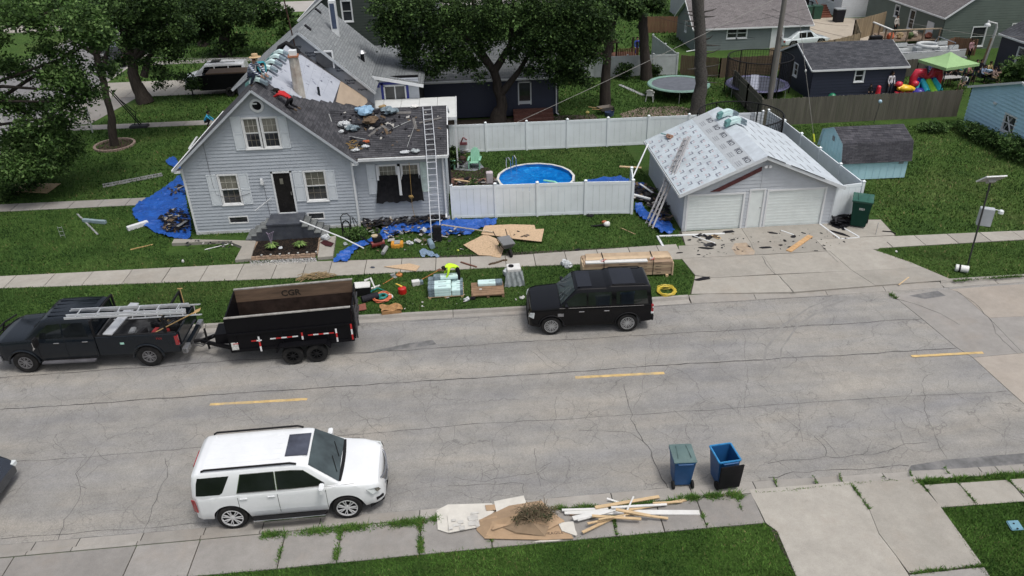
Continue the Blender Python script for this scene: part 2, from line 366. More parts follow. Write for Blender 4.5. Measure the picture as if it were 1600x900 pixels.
slab([rp[4],rp[5],rp[6],rp[7],at(1900,770,RZ),at(1740,545,RZ),at(1598,552,RZ)],RZ-.02,RZ+.013,WARM,cr)
# long seams and named cracks in the road
cr_=MB()
def seam(pxs,w,z=RZ+.004,jag=.5,amp=.025):
 P=pts2(pxs,z);Q=[]
 for a,b in zip(P,P[1:]):Q+=wiggle(a,b,.22,amp)[:-1]
 Q.append(P[-1]);ribbon(cr_,Q,w*.72,z,jag=jag)
seam([(0,590),(300,568),(457,558),(660,545),(800,535),(1110,518),(1440,498)],.035)
seam([(0,640),(350,616),(700,593),(1100,567),(1494,544)],.045)
seam([(0,724),(400,692),(700,666),(1100,641),(1200,633),(1575,611)],.02)
seam([(0,842),(90,835),(180,828),(320,817)],.02);seam([(0,852),(320,825),(655,797)],.03,amp=.008);seam([(655,797),(1050,762),(1200,751),(1420,737)],.022,amp=.008)
seam([(640,502),(825,491),(1082,475),(1300,462)],.03,amp=.012)
seam([(90,845),(100,812),(125,775),(118,740),(150,700)],.02,amp=.05);seam([(213,855),(232,815),(245,780),(262,745),(258,716)],.02,amp=.05)
seam([(975,600),(985,655),(1005,690),(1022,722),(1045,765)],.03,amp=.06);seam([(1005,690),(985,676),(940,672),(905,672)],.018,amp=.05)
seam([(1200,724),(1225,719),(1265,718),(1290,713),(1350,711),(1400,700),(1415,693),(1450,691)],.022,amp=.05)
seam([(1200,746),(1240,737),(1290,735),(1330,733),(1380,730),(1420,728)],.03,amp=.05);seam([(1272,682),(1290,700),(1290,712)],.022)
seam([(1280,680),(1300,700),(1312,714)],.014,amp=.04);seam([(836,700),(838,735),(845,760)],.016,amp=.05);seam([(710,745),(760,752),(800,744),(838,738),(862,722)],.014,amp=.05)
seam([(1222,650),(1250,672),(1254,690)],.012);seam([(700,759),(800,754),(818,756),(818,770)],.016,amp=.05);seam([(1440,600),(1444,640),(1460,680),(1480,716)],.014,amp=.05)
seam([(1010,555),(1000,620),(990,640)],.01,amp=.04);seam([(1160,520),(1168,580),(1162,640)],.01,amp=.06);seam([(870,620),(866,660),(850,700)],.01,amp=.06)
for _ in range(60):
 x=U(20,1560);y=U(560,780)-x*.05;q=[(x,y)]
 for k in range(random.randint(2,5)):q.append((q[-1][0]+U(-24,24),q[-1][1]+U(5,17)))
 if q[-1][1]<850-q[-1][0]*.083-8:seam(q,U(.006,.013),amp=.06)
seam([(1392,458),(1400,467),(1430,475),(1470,490),(1500,508)],.03,RZ+.016,amp=.02);seam([(1495,455),(1530,480),(1548,500),(1555,520),(1590,552)],.022,RZ+.017,amp=.05)
cr_.build('road_cracks',TAR)['kind']='structure'
yl=MB()
for a,b in(((328,632),(480,624)),((899,590),(1038,583)),((1424,557),(1536,551.5))):
 A,B=at(*a,RZ),at(*b,RZ);ribbon(yl,wiggle(A,B,.15,.008),.13,RZ+.005 if a[0]<1400 else RZ+.018,jag=.12)
yl.build('road_markings',YEL)['kind']='structure'
dp=MB()
def patch(pxs,z,m=0):P=pts2(pxs,z);dp.add([(p.x,p.y,z)for p in P],[tuple(range(len(P)))],m)
patch([(1418,736),(1424,727),(1480,718),(1600,708),(1602,724),(1510,731)],RZ+.0025)
patch([(640,536),(676,531),(682,538),(610,548),(560,553)],RZ+.0025);patch([(1420,462),(1465,454),(1478,462),(1445,467)],RZ+.0165)
dp.build('road_patches',DARKPATCH)['kind']='structure'
# ---- near walk: slabs
def walk(name,xs,ylo,yhi,z1=.03,mt=CONC,z0=-.05):
 par=sheet(name,[(xs[0],ylo(xs[0])),(xs[-1],ylo(xs[-1])),(xs[-1],yhi(xs[-1])),(xs[0],yhi(xs[0]))],.008,JOINT)
 for i,(a,b)in enumerate(zip(xs,xs[1:])):
  a2,b2=a+.012,b-.012
  o=slab([(a2,ylo(a2)),(b2,ylo(b2)),(b2,yhi(b2)),(a2,yhi(a2))],z0,z1+U(-.006,.006),mt,par,d=.004)
  o.rotation_euler=(0,0,0)
 return par
nx=[-30,-27,-24,-21,-18.5,-15.7]+[at(*p).x for p in((14,885),(203,878),(306,865),(440,861),(530,855),(657,841),(768,838),(960,826),(1035,820),(1100,814))]+[7.27]
walk('near_sidewalk',nx,lambda x:lerpY(NW,x),lambda x:lerpY(NB,x)-.035,mt=CONC2)
nd=sheet('near_driveway',[(p.x,p.y)for p in(at(1188,797),at(1243,900),at(1300,1040),at(1640,1040),at(1470,794),at(1432,750),at(1215,768))],.006,JOINT)
sm=pts2([(1330,758),(1357,795),(1373,835),(1400,870),(1418,897),(1470,985)])
slab([at(1172,771)+Vector((0,.12,0)),sm[0]+Vector((0,.12,0))]+sm[1:]+[at(1330,1040),at(1290,1000),at(1243,900),at(1214,831),at(1196,818),at(1186,797)],-.05,.03,CONC,nd)
slab([sm[0]+Vector((0,.12,0)),at(1432,750),at(1470,794),at(1535,884),at(1420,897),sm[3],sm[2],sm[1]],-.05,.034,CONC,nd)
slab([at(1420,899),at(1537,887),at(1630,1035),at(1500,1040)],-.05,.03,CONC2,nd)
ex=[at(1452,772).x,at(1509,770).x,at(1584,760).x,17.3,19.6,22,25]
walk('near_sidewalk_east',ex,lambda x:lerpY(NW,x),lambda x:lerpY(NB,x)-.22)
# ---- far walk: slabs
fx=[-28,-26.3,-24.6,-22.9,-21.3]+[at(*p).x for p in((15,442),(75,441),(135,438),(196,437),(258,433),(317,431),(374,428),(428,426),(475,423),(516,420),(571,418),(627,415),(681,413),(735,410),(790,407),(835,405),(884,402),(935,400),(985,397),(1030,394),(1062,392))]
FWlo=ext(pts2([(0,451),(400,437.5),(800,417.5),(900,414),(1070,405)]),-29,12)
FWhi=ext(pts2([(0,432.5),(400,412),(800,400),(900,393),(1060,382)]),-29,12)
walk('far_sidewalk',fx,lambda x:lerpY(FWlo,x),lambda x:lerpY(FWhi,x))
ELo=[at(1360,389),at(1600,375),at(1800,364)];EHi=[at(1372,371),at(1600,361),at(1800,351)]
walk('far_sidewalk_east',[17.0,18.3,19.8,21.3,22.8,24.3,25.8,27.3,29,31,33],lambda x:lerpY(ELo,x),lambda x:lerpY(EHi,x))
# garage driveway
gd=sheet('garage_driveway',[(p.x,p.y)for p in pts2([(1078,460),(1086,432),(1062,392),(1071,384),(1060,362),(1300,350),(1345,343),(1376,343),(1400,368),(1360,389),(1425,412),(1487,439)])],.007,JOINT)
def gs(pxs,mt=CONC):slab(pts2(pxs),-.05,.03+U(-.004,.004),mt,gd)
gs([(1065,363),(1158,357),(1173,380),(1071,384)]);gs([(1158,357),(1283,350),(1312,373),(1173,380)]);gs([(1283,350),(1346,344),(1376,344),(1398,368),(1312,373)])
gs([(1060,385),(1173,380),(1180,399),(1063,405)]);gs([(1173,380),(1274,375),(1292,393),(1180,399)]);gs([(1274,375),(1398,369),(1372,390),(1292,393)])
gs([(1065,405),(1192,399),(1212,429),(1114,435),(1086,431)]);gs([(1192,399),(1296,393),(1332,424),(1212,429)]);gs([(1296,393),(1360,389),(1424,411),(1440,418),(1332,424)])
gs([(1086,432),(1114,435),(1215,430),(1240,457),(1080,460)]);gs([(1215,430),(1332,424),(1368,447),(1240,457)]);gs([(1332,424),(1440,418),(1487,438),(1368,447)])
dcr=MB();cr_=dcr
seam([(1190,400),(1196,412),(1206,424),(1212,429)],.03,.0365);seam([(1219,432),(1240,457)],.02,.0365);seam([(1276,376),(1296,397),(1310,410)],.015,.0365)
dcr.build('driveway_cracks',TAR)['kind']='structure'
st=MB();P=pts2([(1148,380),(1166,379),(1180,393),(1178,398),(1150,398),(1143,388)],.0366);st.add([tuple(p)for p in P],[tuple(range(len(P)))])
st.build('soil_stain',M('pale_soil',(.33,.26,.19),.95,4,.25,dirt=.6,dirtc=(.38,.35,.32)))['kind']='structure'
tm=MB()
for off in(0,1):ribbon(tm,[at(1190+off*26,590,RZ+.005),at(1197+off*24,545,RZ+.005),at(1225+off*22,507,RZ+.005),at(1265+off*24,480,RZ+.005),at(1310+off*26,463,RZ+.005)],.09,RZ+.0045,jag=.4)
tm.build('tyre_marks',M('faint_rubber',(.205,.20,.19),.9,3,.1,dirt=1.0,dirtc=(.28,.27,.25)))['kind']='structure'
# west side walks, drive and house walk
walk('west_house_walk',[-28,-26.6,-25.2,-23.8,-22.3,-20.9,-19.4,-18,-16.6],lambda x:37.9,lambda x:38.85,mt=CONC2)
walk('west_yard_walk',[-27,-25.4,-23.8,-22.2,-20.6,-19,-17.4,-15],lambda x:51.2,lambda x:52.2,mt=CONC2)
walk('west_driveway',[-28.6,-25.6,-22.2,-19,-15.8,-13,-10],lambda x:58.9,lambda x:63.4,mt=CONC)
walk('west_back_walk',[-27,-24.5,-22,-19.5,-17,-14.5],lambda x:69.0,lambda x:70.3,mt=CONC2)
sheet('west_apron',[(-28.8,52.5),(-25.6,52.5),(-24.6,58.9),(-28.8,58.9)],.012,CONC2)
swk=MB();swk.box(-28.95,26,-.14,-28.72,140,.02);swk.box(-39.3,26,-.14,-39.05,140,.02);swk.build('side_street_curb',CURB)['kind']='structure'
walk('cross_walk_far',[-60,-52,-44,-39.3],lambda x:86,lambda x:90,mt=CONC)
sheet('far_cross_street',[(-28.7,92),(20,92),(20,99),(-28.7,99)],.01,mat_conc('far_street',(.36,.34,.32)))
sheet('garden_bed_west',[(-6,49.8),(8.5,49.8),(8.5,46),(5,45.2),(-.5,45),(-6,45.5)],.008,SOIL)
sheet('yard_bare_patch',[(p.x,p.y)for p in pts2([(968,178),(1000,168),(1060,166),(1086,172),(1086,184),(975,185)])],.009,M('bare_earth',(.17,.13,.10),.95,3,.25,dirt=.5,dirtc=(.05,.06,.03)))
sheet('neighbour_drive',[(26.5,68),(30,66),(38.5,66.5),(42,76.4),(37.5,77.2),(33,82),(22,84),(24,75)],.01,mat_conc('tan_concrete',(.42,.37,.30)))
# ---- grass blades on the lawns: real tufts, thinner with distance
BLN=[M('near_blade_mid',(.066,.145,.024),.85,2,.25,bump=0,spec=.2),M('near_blade_light',(.105,.205,.040),.85,2,.25,bump=0,spec=.2),M('near_blade_dark',(.030,.080,.014),.85,2,.25,bump=0,spec=.2),M('near_blade_dry',(.20,.19,.08),.85,2,.25,bump=0,spec=.2)]
BLE=[M('east_blade_mid',(.080,.138,.030),.85,2,.25,bump=0,spec=.2),M('east_blade_light',(.125,.182,.054),.85,2,.25,bump=0,spec=.2),M('east_blade_dark',(.030,.070,.015),.85,2,.25,bump=0,spec=.2),M('east_blade_dry',(.20,.18,.08),.85,2,.25,bump=0,spec=.2)]
BL=[M('blade_mid',(.043,.094,.020),.85,2,.25,bump=0,spec=.2),M('blade_light',(.082,.142,.035),.85,2,.25,bump=0,spec=.2),M('blade_dark',(.018,.048,.010),.85,2,.25,bump=0,spec=.2),M('blade_dry',(.17,.15,.065),.85,2,.25,bump=0,spec=.2)]
def inpoly(x,y,P):
 r=np.zeros(len(x),bool);n=len(P);j=n-1
 for i in range(n):
  xi,yi,xj,yj=P[i][0],P[i][1],P[j][0],P[j][1]
  c=((yi>y)!=(yj>y))&(x<(xj-xi)*(y-yi)/(yj-yi+1e-12)+xi);r^=c;j=i
 return r
def blades(name,P,dens,h=.06,w=.012,holes=(),dry=.03,z=0.0):
 P=[(p[0],p[1])for p in P];X=[p[0]for p in P];Y=[p[1]for p in P];A=(max(X)-min(X))*(max(Y)-min(Y));n=int(A*dens)
 x=NR.uniform(min(X),max(X),n);y=NR.uniform(min(Y),max(Y),n);k=inpoly(x,y,P)
 for hh in holes:k&=~inpoly(x,y,hh)
 x,y=x[k],y[k];n=len(x);a=NR.uniform(0,2*PI,n);hh=h*NR.uniform(.5,1.5,n);le=NR.normal(0,.5,(n,2))*hh[:,None];ww=w*NR.uniform(.7,1.5,n)
 V=np.zeros((n,3,3));dx,dy=np.cos(a)*ww,np.sin(a)*ww
 V[:,0]=np.stack([x-dx,y-dy,np.full(n,z-.002)],1);V[:,1]=np.stack([x+dx,y+dy,np.full(n,z-.002)],1);V[:,2]=np.stack([x+le[:,0],y+le[:,1],z+hh],1)
 F=np.arange(3*n).reshape(n,3);fq=sum(np.sin(x*a_+y*b_+c_)for a_,b_,c_ in((.9,.5,1),(-.6,1.3,2),(2.1,-1.1,3),(.3,2.9,4),(3.3,2.2,.5)))*.2+NR.normal(0,.28,n);mi=np.where(fq>.3,1,np.where(fq<-.38,2,0));mi[NR.uniform(0,1,n)<dry*(1.6 if True else 1)*(fq>0)]=3;raw(name,V.reshape(-1,3),F,BLN if name[:4]=='near' else BLE if name[:4]in('east','part')else BL,mi,kind='stuff')
def line(pl,x0,x1,dy=0,n=14):return[(x0+(x1-x0)*i/n,lerpY(pl,x0+(x1-x0)*i/n)+dy)for i in range(n+1)]
blades('near_grass',line(NW,-9,7.3,.03)+[(at(1214,831).x,at(1214,831).y),(at(1243,900).x,at(1243,900).y),(8.5,10.8),(-9,12)],1500,.055,.011)
blades('near_grass_east',[(at(1470,794)+Vector((0,.02,0)))[:2],(at(1600,784))[:2],(17,14.1),(17,11),(11.3,11),at(1537,900)[:2]],1500,.055,.011)
blades('verge_grass',line(FB,-22,8.35,0)+[at(1085,431)[:2],at(1073,417)[:2],at(1060,413)[:2],(8.5,28.8)]+line(FWlo,8.3,-22,0),420,.07,.016)
hw=[(-14.2,33.6),(-14,31.9),(-9.2,31.9),(-9.0,30.2),(-5.4,30.2),(-5.3,33.6)]
blades('front_grass',line(FWhi,-22,9.2,.02)+[at(1070,383)[:2],at(1058,360)[:2],(9.3,33),(9.5,38),(9.3,43.35),(-1,43.3),(-1,34.1),(-13.2,34),(-13.2,37.8),(-22,37.8)],260,.075,.02,[hw])
blades('east_verge_grass',[at(1362,391)[:2],at(1600,376)[:2],(28,28.6),(28,25.6),at(1490,438)[:2],at(1426,413)[:2]],300,.07,.018)
blades('east_grass',[at(1378,343)[:2],at(1400,367)[:2],at(1600,360)[:2],(30.5,31),(30.5,44),(23,45.6),(18.6,45.6),(18.4,33)],150,.09,.026,dry=.05)
blades('back_grass',[(5.8,44),(18,44),(21.4,50.6),(21.3,54),(26,59),(17,60),(5,58.5)],70,.11,.035);blades('party_grass',[(21.5,46.3),(31,46.3),(38,55),(30,58),(21.5,50.6)],90,.10,.03)
blades('west_far_grass',[(-28,63.5),(-12,63.5),(-12,90),(-28,90)],22,.16,.06);blades('north_grass',[(8,60),(30,74),(36,84),(8,90)],12,.18,.08)
blades('west_grass',[(-28.5,38.9),(-13.2,38.9),(-13,51),(-28,51)],80,.10,.032);blades('west_front_grass',[(-28.4,30.7),(-22,30.7),(-22,37.8),(-28.4,37.8)],200,.08,.02)
blades('drive_side_grass',[(-25,52.3),(-13,52.3),(-13,58.8),(-24,58.8)],60,.11,.035)
def tufts(name,path,w,dens,h=.08,z=.02):
 P=[Vector(p)for p in path];xs,ys=[],[]
 for a,b in zip(P,P[1:]):
  n=int((b-a).length*dens);d=(b-a).normalized();nx_,ny_=-d.y,d.x
  t=NR.uniform(0,1,n);o=NR.normal(0,w/2,n);keep=NR.uniform(0,1,n)<(.55+.45*np.sin(t*9+a.x*3))
  t,o=t[keep],o[keep];xs.append(a.x+(b.x-a.x)*t+nx_*o);ys.append(a.y+(b.y-a.y)*t+ny_*o)
 x=np.concatenate(xs);y=np.concatenate(ys);n=len(x);a=NR.uniform(0,2*PI,n);hh=h*NR.uniform(.4,1.4,n);le=NR.normal(0,.7,(n,2))*hh[:,None];ww=.011*NR.uniform(.8,1.5,n)
 V=np.zeros((n,3,3));dx,dy=np.cos(a)*ww,np.sin(a)*ww
 V[:,0]=np.stack([x-dx,y-dy,np.full(n,z)],1);V[:,1]=np.stack([x+dx,y+dy,np.full(n,z)],1);V[:,2]=np.stack([x+le[:,0],y+le[:,1],z+hh],1)
 raw(name,V.reshape(-1,3),np.arange(3*n).reshape(n,3),BLN,NR.choice(4,n,p=[.4,.4,.15,.05]),kind='stuff')
def nbp(xs,off):return[(at(x,y).x,at(x,y).y+off,0)for x,y in xs]
tufts('curb_weeds',nbp([(410,836),(520,827),(655,814),(690,808)],-.06),.13,1400)
tufts('curb_weeds',nbp([(860,795),(905,793),(1000,788),(1060,782)],-.04),.08,900);tufts('curb_weeds',nbp([(1060,779),(1100,776),(1150,773),(1160,778)],-.05),.12,1600,.1)
tufts('curb_weeds',nbp([(1425,752),(1500,747),(1600,740),(1700,733)],-.06),.09,1300);tufts('curb_weeds',nbp([(1180,771),(1215,769),(1330,757),(1400,751)],0),.03,120,.04)
for a,b,w,dn in(((445,838),(433,886),.05,350),((533,830),(524,878),.08,900),((656,812),(658,866),.08,1100),((764,800),(767,848),.05,500),((958,800),(964,838),.04,500),((1094,800),(1104,822),.04,500),((1330,758),(1358,797),.04,450),((1420,897),(1540,885),.05,500),((1432,750),(1450,770),.04,500),((1489,748),(1527,790),.03,250),((1566,744),(1602,775),.03,350),((1152,781),(1158,800),.03,200)):
 tufts('joint_weeds',[at(*a),at(*b)],w,dn,.06,.03)
for a,b in(((1208,748),(1218,768)),((1268,745),(1280,764)),((1310,742),(1318,760)),((1420,738),(1428,750)),((1378,747),(1383,755)),((1475,733),(1485,742))):tufts('gutter_weeds',[at(*a,RZ),at(*b,0)],.03,260,.05,-.03)
tufts('gutter_weeds',[at(1390,460,RZ),at(1400,467,RZ)],.08,700,.1,-.09);tufts('gutter_weeds',[at(1490,440),at(1600,432)],.06,300,.08,.01)
# ================================================================ BUILDINGS
VX,VY,VZ=Vector((1,0,0)),Vector((0,1,0)),Vector((0,0,1))
def fr(O,u,n):
 O,u,n=Vector(O),Vector(u).normalized(),Vector(n).normalized()
 return Matrix(((u.x,n.x,0,O.x),(u.y,n.y,0,O.y),(u.z,n.z,1,O.z),(0,0,0,1)))
def mat_lap(name,c,var=.05):
 n=newmat(name);k=n.ramp(n.noise(1.1,5,None,.6),[(.3,tuple(x*(1-var*2)for x in c)),(.7,tuple(min(1,x*(1+var))for x in c))])
 k=n.mix(k,n.ramp(n.noise(3,6,n.vec((1,1,5)),.7),[(.3,.9),(.7,1.05)]),.8,'MULTIPLY')
 d=n.ramp(n.noise(2.4,7,n.vec((1,1,.35)),.75),[(.56,0.0),(.8,1.0)]);k=n.mix(k,tuple(x*.5 for x in c),n.math('MULTIPLY',d,.45));n.col(k);n.rough(.55);n.bump(n.noise(30,3,n.vec((.2,.2,2))),.12,.006);return n.m
def lap(name,T,ext_,z0,z1,openings,mat_,parent,course=.16,out=.026):
 """clapboard wall: every course a tilted board cut round the openings; ext_(z) -> (u0, u1)"""
 zs=set();z=z0
 while z<z1-1e-3:zs.add(round(z,4));z+=course
 cs=sorted(zs);zs.add(round(z1,4))
 for o in openings:zs.add(round(min(max(o[2],z0),z1),4));zs.add(round(min(max(o[3],z0),z1),4))
 L=sorted(zs);b=MB();b.T=T
 for a,c in zip(L,L[1:]):
  if c-a<1e-3:continue
  base=max([q for q in cs if q<=a+1e-4]);fa=.003+out*(1-(a-base)/course);fc=.003+out*(1-(c-base)/course)
  (p0,p1),(q0,q1)=ext_(a+1e-4),ext_(c-1e-4);iv=[(p0,p1,q0,q1)]
  for o in openings:
   if o[2]<(a+c)/2<o[3]:
    nv=[]
    for(x0,x1,y0,y1)in iv:
     if o[0]>x0 and o[0]<x1:nv.append((x0,o[0],y0,o[0]))
     if o[1]<x1 and o[1]>x0:nv.append((o[1],x1,o[1],y1))
     if o[1]<=x0 or o[0]>=x1:nv.append((x0,x1,y0,y1))
    iv=nv
  for x0,x1,y0,y1 in iv:
   b.add([(x0,fa,a),(x1,fa,a),(y1,fc,c),(y0,fc,c)],[(0,1,2,3)])
   if abs(a-base)<1e-3:b.add([(x0,fa,a),(x1,fa,a),(x1,0,a),(x0,0,a)],[(0,1,2,3)])
 return b.build(name,mat_,parent,fixn=False)
def core(name,T,outline,mat_,parent,thick=.12):
 """flat wall core behind the boards: outline of (u,z) points"""
 b=MB();b.T=T;b.prism([(u,-.10,z)for u,z in outline],(0,0,0),(0,-thick,0));return b.build(name,mat_,parent)
TRIM=M('white_trim',(.70,.71,.71),.5,4,.06,dirt=.25,dirtc=(.45,.45,.43));PANE=glassmat('window_glass',(.03,.033,.037));LITE=glassmat('net_curtain_glass',(.16,.155,.13),.12)
DARKIN=M('dark_interior',(.012,.012,.013),.9,4,.3)
def window(T,u0,u1,z0,z1,parent,cols=3,rows=4,frame=.07,top=LITE,bottom=PANE,trim=TRIM,grille=True,sill=True):
 b=MB();b.T=T
 for q in((u0-frame,z0-frame,u1+frame,z0),(u0-frame,z1,u1+frame,z1+frame),(u0-frame,z0,u0,z1),(u1,z0,u1+frame,z1)):b.box(q[0],-.05,q[1],q[2],.045,q[3])
 if sill:b.box(u0-frame-.02,.04,z0-frame-.02,u1+frame+.02,.075,z0-frame+.025)
 w=b.build('window',trim,parent);zm=(z0+z1)/2
 for nm,a,c,m,y in(('pane',zm,z1,top,-.02),('pane',z0,zm,bottom,-.035)):
  g=MB();g.T=T;g.box(u0,y-.012,a,u1,y,c);g.build(nm,m,w)
  s=MB();s.T=T;e=.03
  for q in((u0,a,u1,a+e),(u0,c-e,u1,c),(u0,a+e,u0+e,c-e),(u1-e,a+e,u1,c-e)):s.box(q[0],y,q[1],q[2],y+.022,q[3])
  s.build('sash',trim,w)
  if grille:
   s=MB();s.T=T;r2=rows//2
   for i in range(1,cols):x=u0+(u1-u0)*i/cols;s.box(x-.006,y,a+e,x+.006,y+.012,c-e)
   for i in range(1,r2):zz=a+(c-a)*i/r2;s.box(u0+e,y+.001,zz-.006,u1-e,y+.011,zz+.006)
   s.build('grille',M('cream_grille',(.50,.49,.43),.5)if a>z0 else M('tan_grille',(.20,.18,.14),.6),w)
 return w
def shutter(T,u0,u1,z0,z1,parent,mat_):
 b=MB();b.T=T;e=.045
 b.box(u0,.022,z0,u1,.04,z1)
 for a,c in((z0,(z0+z1)/2),((z0+z1)/2,z1)):
  for q in((u0,a,u1,a+e),(u0,c-e,u1,c),(u0,a+e,u0+e,c-e),(u1-e,a+e,u1,c-e)):b.box(q[0],.04,q[1],q[2],.058,q[3])
  b.box(u0+e+.03,.04,a+e+.03,u1-e-.03,.052,c-e-.03)
 return b.build('shutter',mat_,parent)
def mat_shingle(name,c1,c2,axis='x',course=.14,sp=.6,tab=.3,patch=.25):
 n=newmat(name);sx=n.n.new('ShaderNodeSeparateXYZ');n.l.new(n.tc.outputs['Object'],sx.inputs[0]);cb=n.n.new('ShaderNodeCombineXYZ')
 n.l.new(sx.outputs[{'x':0,'y':1}[axis]],cb.inputs[0]);n.l.new(n.math('DIVIDE',sx.outputs[2],sp),cb.inputs[1])
 br=n.n.new('ShaderNodeTexBrick');n.l.new(cb.outputs[0],br.inputs['Vector']);br.inputs['Scale'].default_value=1;br.inputs['Brick Width'].default_value=tab;br.inputs['Row Height'].default_value=course
 br.inputs['Mortar Size'].default_value=.006;br.inputs['Color1'].default_value=(*c1,1);br.inputs['Color2'].default_value=(*c2,1);br.inputs['Mortar'].default_value=(*[x*.45 for x in c1],1);br.inputs['Bias'].default_value=0
 k=n.mix(br.outputs[0],n.ramp(n.noise(9,6,cb.outputs[0],.75),[(.3,.7),(.7,1.35)]),.8,'MULTIPLY')
 k=n.mix(k,n.ramp(n.noise(.9,5,cb.outputs[0],.7),[(.3,1-patch),(.7,1+patch)]),.9,'MULTIPLY')
 n.col(k);n.rough(.92);n.bump(n.noise(60,3,None,.8),.3,.01);n.p.inputs['Specular IOR Level'].default_value=.25;return n.m
def slope(name,a,b,c,d,mat_,parent,course=.14,lift=.016,thick=.0,zone=None):
 """stepped shingle slope: a-b eave, d-c ridge (d above a)"""
 a,b,c,d=map(Vector,(a,b,c,d));nrm=(b-a).cross(d-a).normalized();nrm=nrm if nrm.z>0 else-nrm
 L=((d-a).length+(c-b).length)/2;n=max(2,int(L/course));m=MB()
 for i in range(n):
  t0,t1=i/n,(i+1)/n;p,q,r,s=a.lerp(d,t0),b.lerp(c,t0),b.lerp(c,t1),a.lerp(d,t1);up=nrm*lift
  m.add([p+up,q+up,r+up*.1,s+up*.1,p,q],[(0,1,2,3),(0,4,5,1)])
 return m.build(name,mat_,parent,fixn=False)
def deck(name,pts,th,mat_,parent):
 """solid roof board under the covering, pts on the plane"""
 P=[Vector(p)for p in pts];nrm=(P[1]-P[0]).cross(P[2]-P[0]).normalized();nrm=nrm if nrm.z>0 else-nrm
 b=MB();b.prism([p-nrm*.004 for p in P],(0,0,0),-nrm*th);return b.build(name,mat_,parent)
def onplane(px,py,P0,nrm,lift=0.0):
 d=_ray(px,py);O=Vector((0,0,CAMH));P0=Vector(P0)+Vector(nrm)*lift;t=(P0-O).dot(nrm)/d.dot(nrm);return O+d*t
def flatpatch(mb,pts,nrm,th=.012,m=0):mb.prism(pts,(0,0,0),Vector(nrm)*th,m)
# ---------------------------------------------------------------- the grey house being re-roofed
SID=mat_lap('pale_grey_lap',(.41,.445,.485));WHT=M('white_vinyl',(.66,.68,.69),.45,3,.05,dirt=.15,dirtc=(.4,.4,.4));SHUT=M('shutter_paint',(.60,.64,.67),.5,4,.05)
DKX=mat_shingle('charcoal_shingle',(.040,.041,.047),(.075,.075,.082),'x',.14,.37);DKY=mat_shingle('charcoal_shingle_side',(.040,.041,.047),(.075,.075,.082),'y',.14,.66)
FELT=newmat('grey_synthetic_felt');k_=FELT.ramp(FELT.noise(1.3,6,None,.7),[(.3,(.33,.355,.41)),(.7,(.43,.455,.505))]);k_=FELT.mix(k_,(.14,.15,.2),FELT.ramp(FELT.noise(2.6,1,FELT.vec((1,1,1.4))),[(.68,0.0),(.71,.8)]));FELT.col(k_);FELT.rough(.6);FELT.bump(FELT.noise(4,5),.5,.03);FELT=FELT.m
PLY=M('plywood',(.50,.37,.235),.8,5,.12,stretch=(1,.2,1),dirt=.2,dirtc=(.38,.27,.16));PLYW=M('weathered_plywood',(.30,.24,.19),.85,4,.2,dirt=.5,dirtc=(.2,.17,.14))
H=thing('house','pale grey sided house with white shutters and half stripped dark roof','house',(-9.3,34,0))
def HX(o):o.location=Vector(o.location)-Vector((-9.3,34,0));return o
hx0,hx1,rX,rZ,eZ=-13.15,-5.45,-9.28,6.88,3.42
sl_=(rZ-eZ)/(rX+13.34)
F1=fr((0,33.95,0),VX,-VY)
shape=lambda z:(max(hx0,rX-(rZ-.08-z)/sl_),min(hx1,rX+(rZ-.08-z)/sl_))
ops=[(-11.58,-10.77,1.5,2.9),(-9.12,-8.34,.92,2.9),(-7.68,-6.78,1.48,2.89),(-10.0,-8.5,4.12,5.52),(-11.5,-10.68,.52,.8),(-7.8,-7.1,.52,.8)]
HX(lap('wall',F1,shape,.12,6.72,ops,SID,H));HX(core('wall_core',F1,[(hx0,.1),(hx1,.1),(hx1,3.3),(rX,6.75),(hx0,3.3)],DARKIN,H,.08))
for Xs,u,n_,y0,y1 in((hx1,VY,VX,0,.4),(hx0,VY,-VX,0,8.6)):HX(lap('side_wall',fr((Xs,33.95,0),u,n_),lambda z,y0=y0,y1=y1:(y0,y1),.12,3.3,[],SID,H))
b=MB();b.box(hx0-.03,33.9,0,hx1+.03,34.2,.14);b.box(-5.4,34.24,0,-1.12,34.5,.12)
HX(b.build('foundation',M('white_foundation',(.55,.56,.57),.7,4,.1,dirt=.5,dirtc=(.3,.29,.27)),H))
b=MB();b.box(hx0-.03,33.9,.14,hx0+.06,34.0,3.3);HX(b.build('corner_trim',WHT,H));b=MB();b.box(hx1-.06,33.9,.14,hx1+.03,34.0,3.3);HX(b.build('corner_trim',WHT,H))
for(a0,a1,z0,z1)in((-11.58,-10.77,1.5,2.9),(-7.68,-6.78,1.48,2.89)):HX(window(F1,a0,a1,z0,z1,H,3,4))
for a0,a1 in((-9.98,-9.36),(-9.17,-8.52)):HX(window(F1,a0,a1,4.16,5.5,H,3,4))
for(a0,a1,z0,z1)in((-12.12,-11.68,1.45,2.98),(-10.68,-10.24,1.45,2.96),(-8.2,-7.77,1.46,2.97),(-6.7,-6.3,1.46,2.93),(-10.5,-10.07,4.08,5.63),(-8.43,-8.05,4.08,5.56)):HX(shutter(F1,a0,a1,z0,z1,H,SHUT))
for a0,a1 in((-11.5,-10.68),(-7.8,-7.1)):
 b=MB();b.T=F1;b.box(a0,-.06,.52,a1,-.02,.8);w_=HX(b.build('basement_window',PANE,H));b=MB();b.T=F1
 for q in((a0-.05,.47,a1+.05,.52),(a0-.05,.8,a1+.05,.85),(a0-.05,.52,a0,.8),(a1,.52,a1+.05,.8)):b.box(q[0],-.04,q[1],q[2],.035,q[3])
 b.build('frame',TRIM,w_)
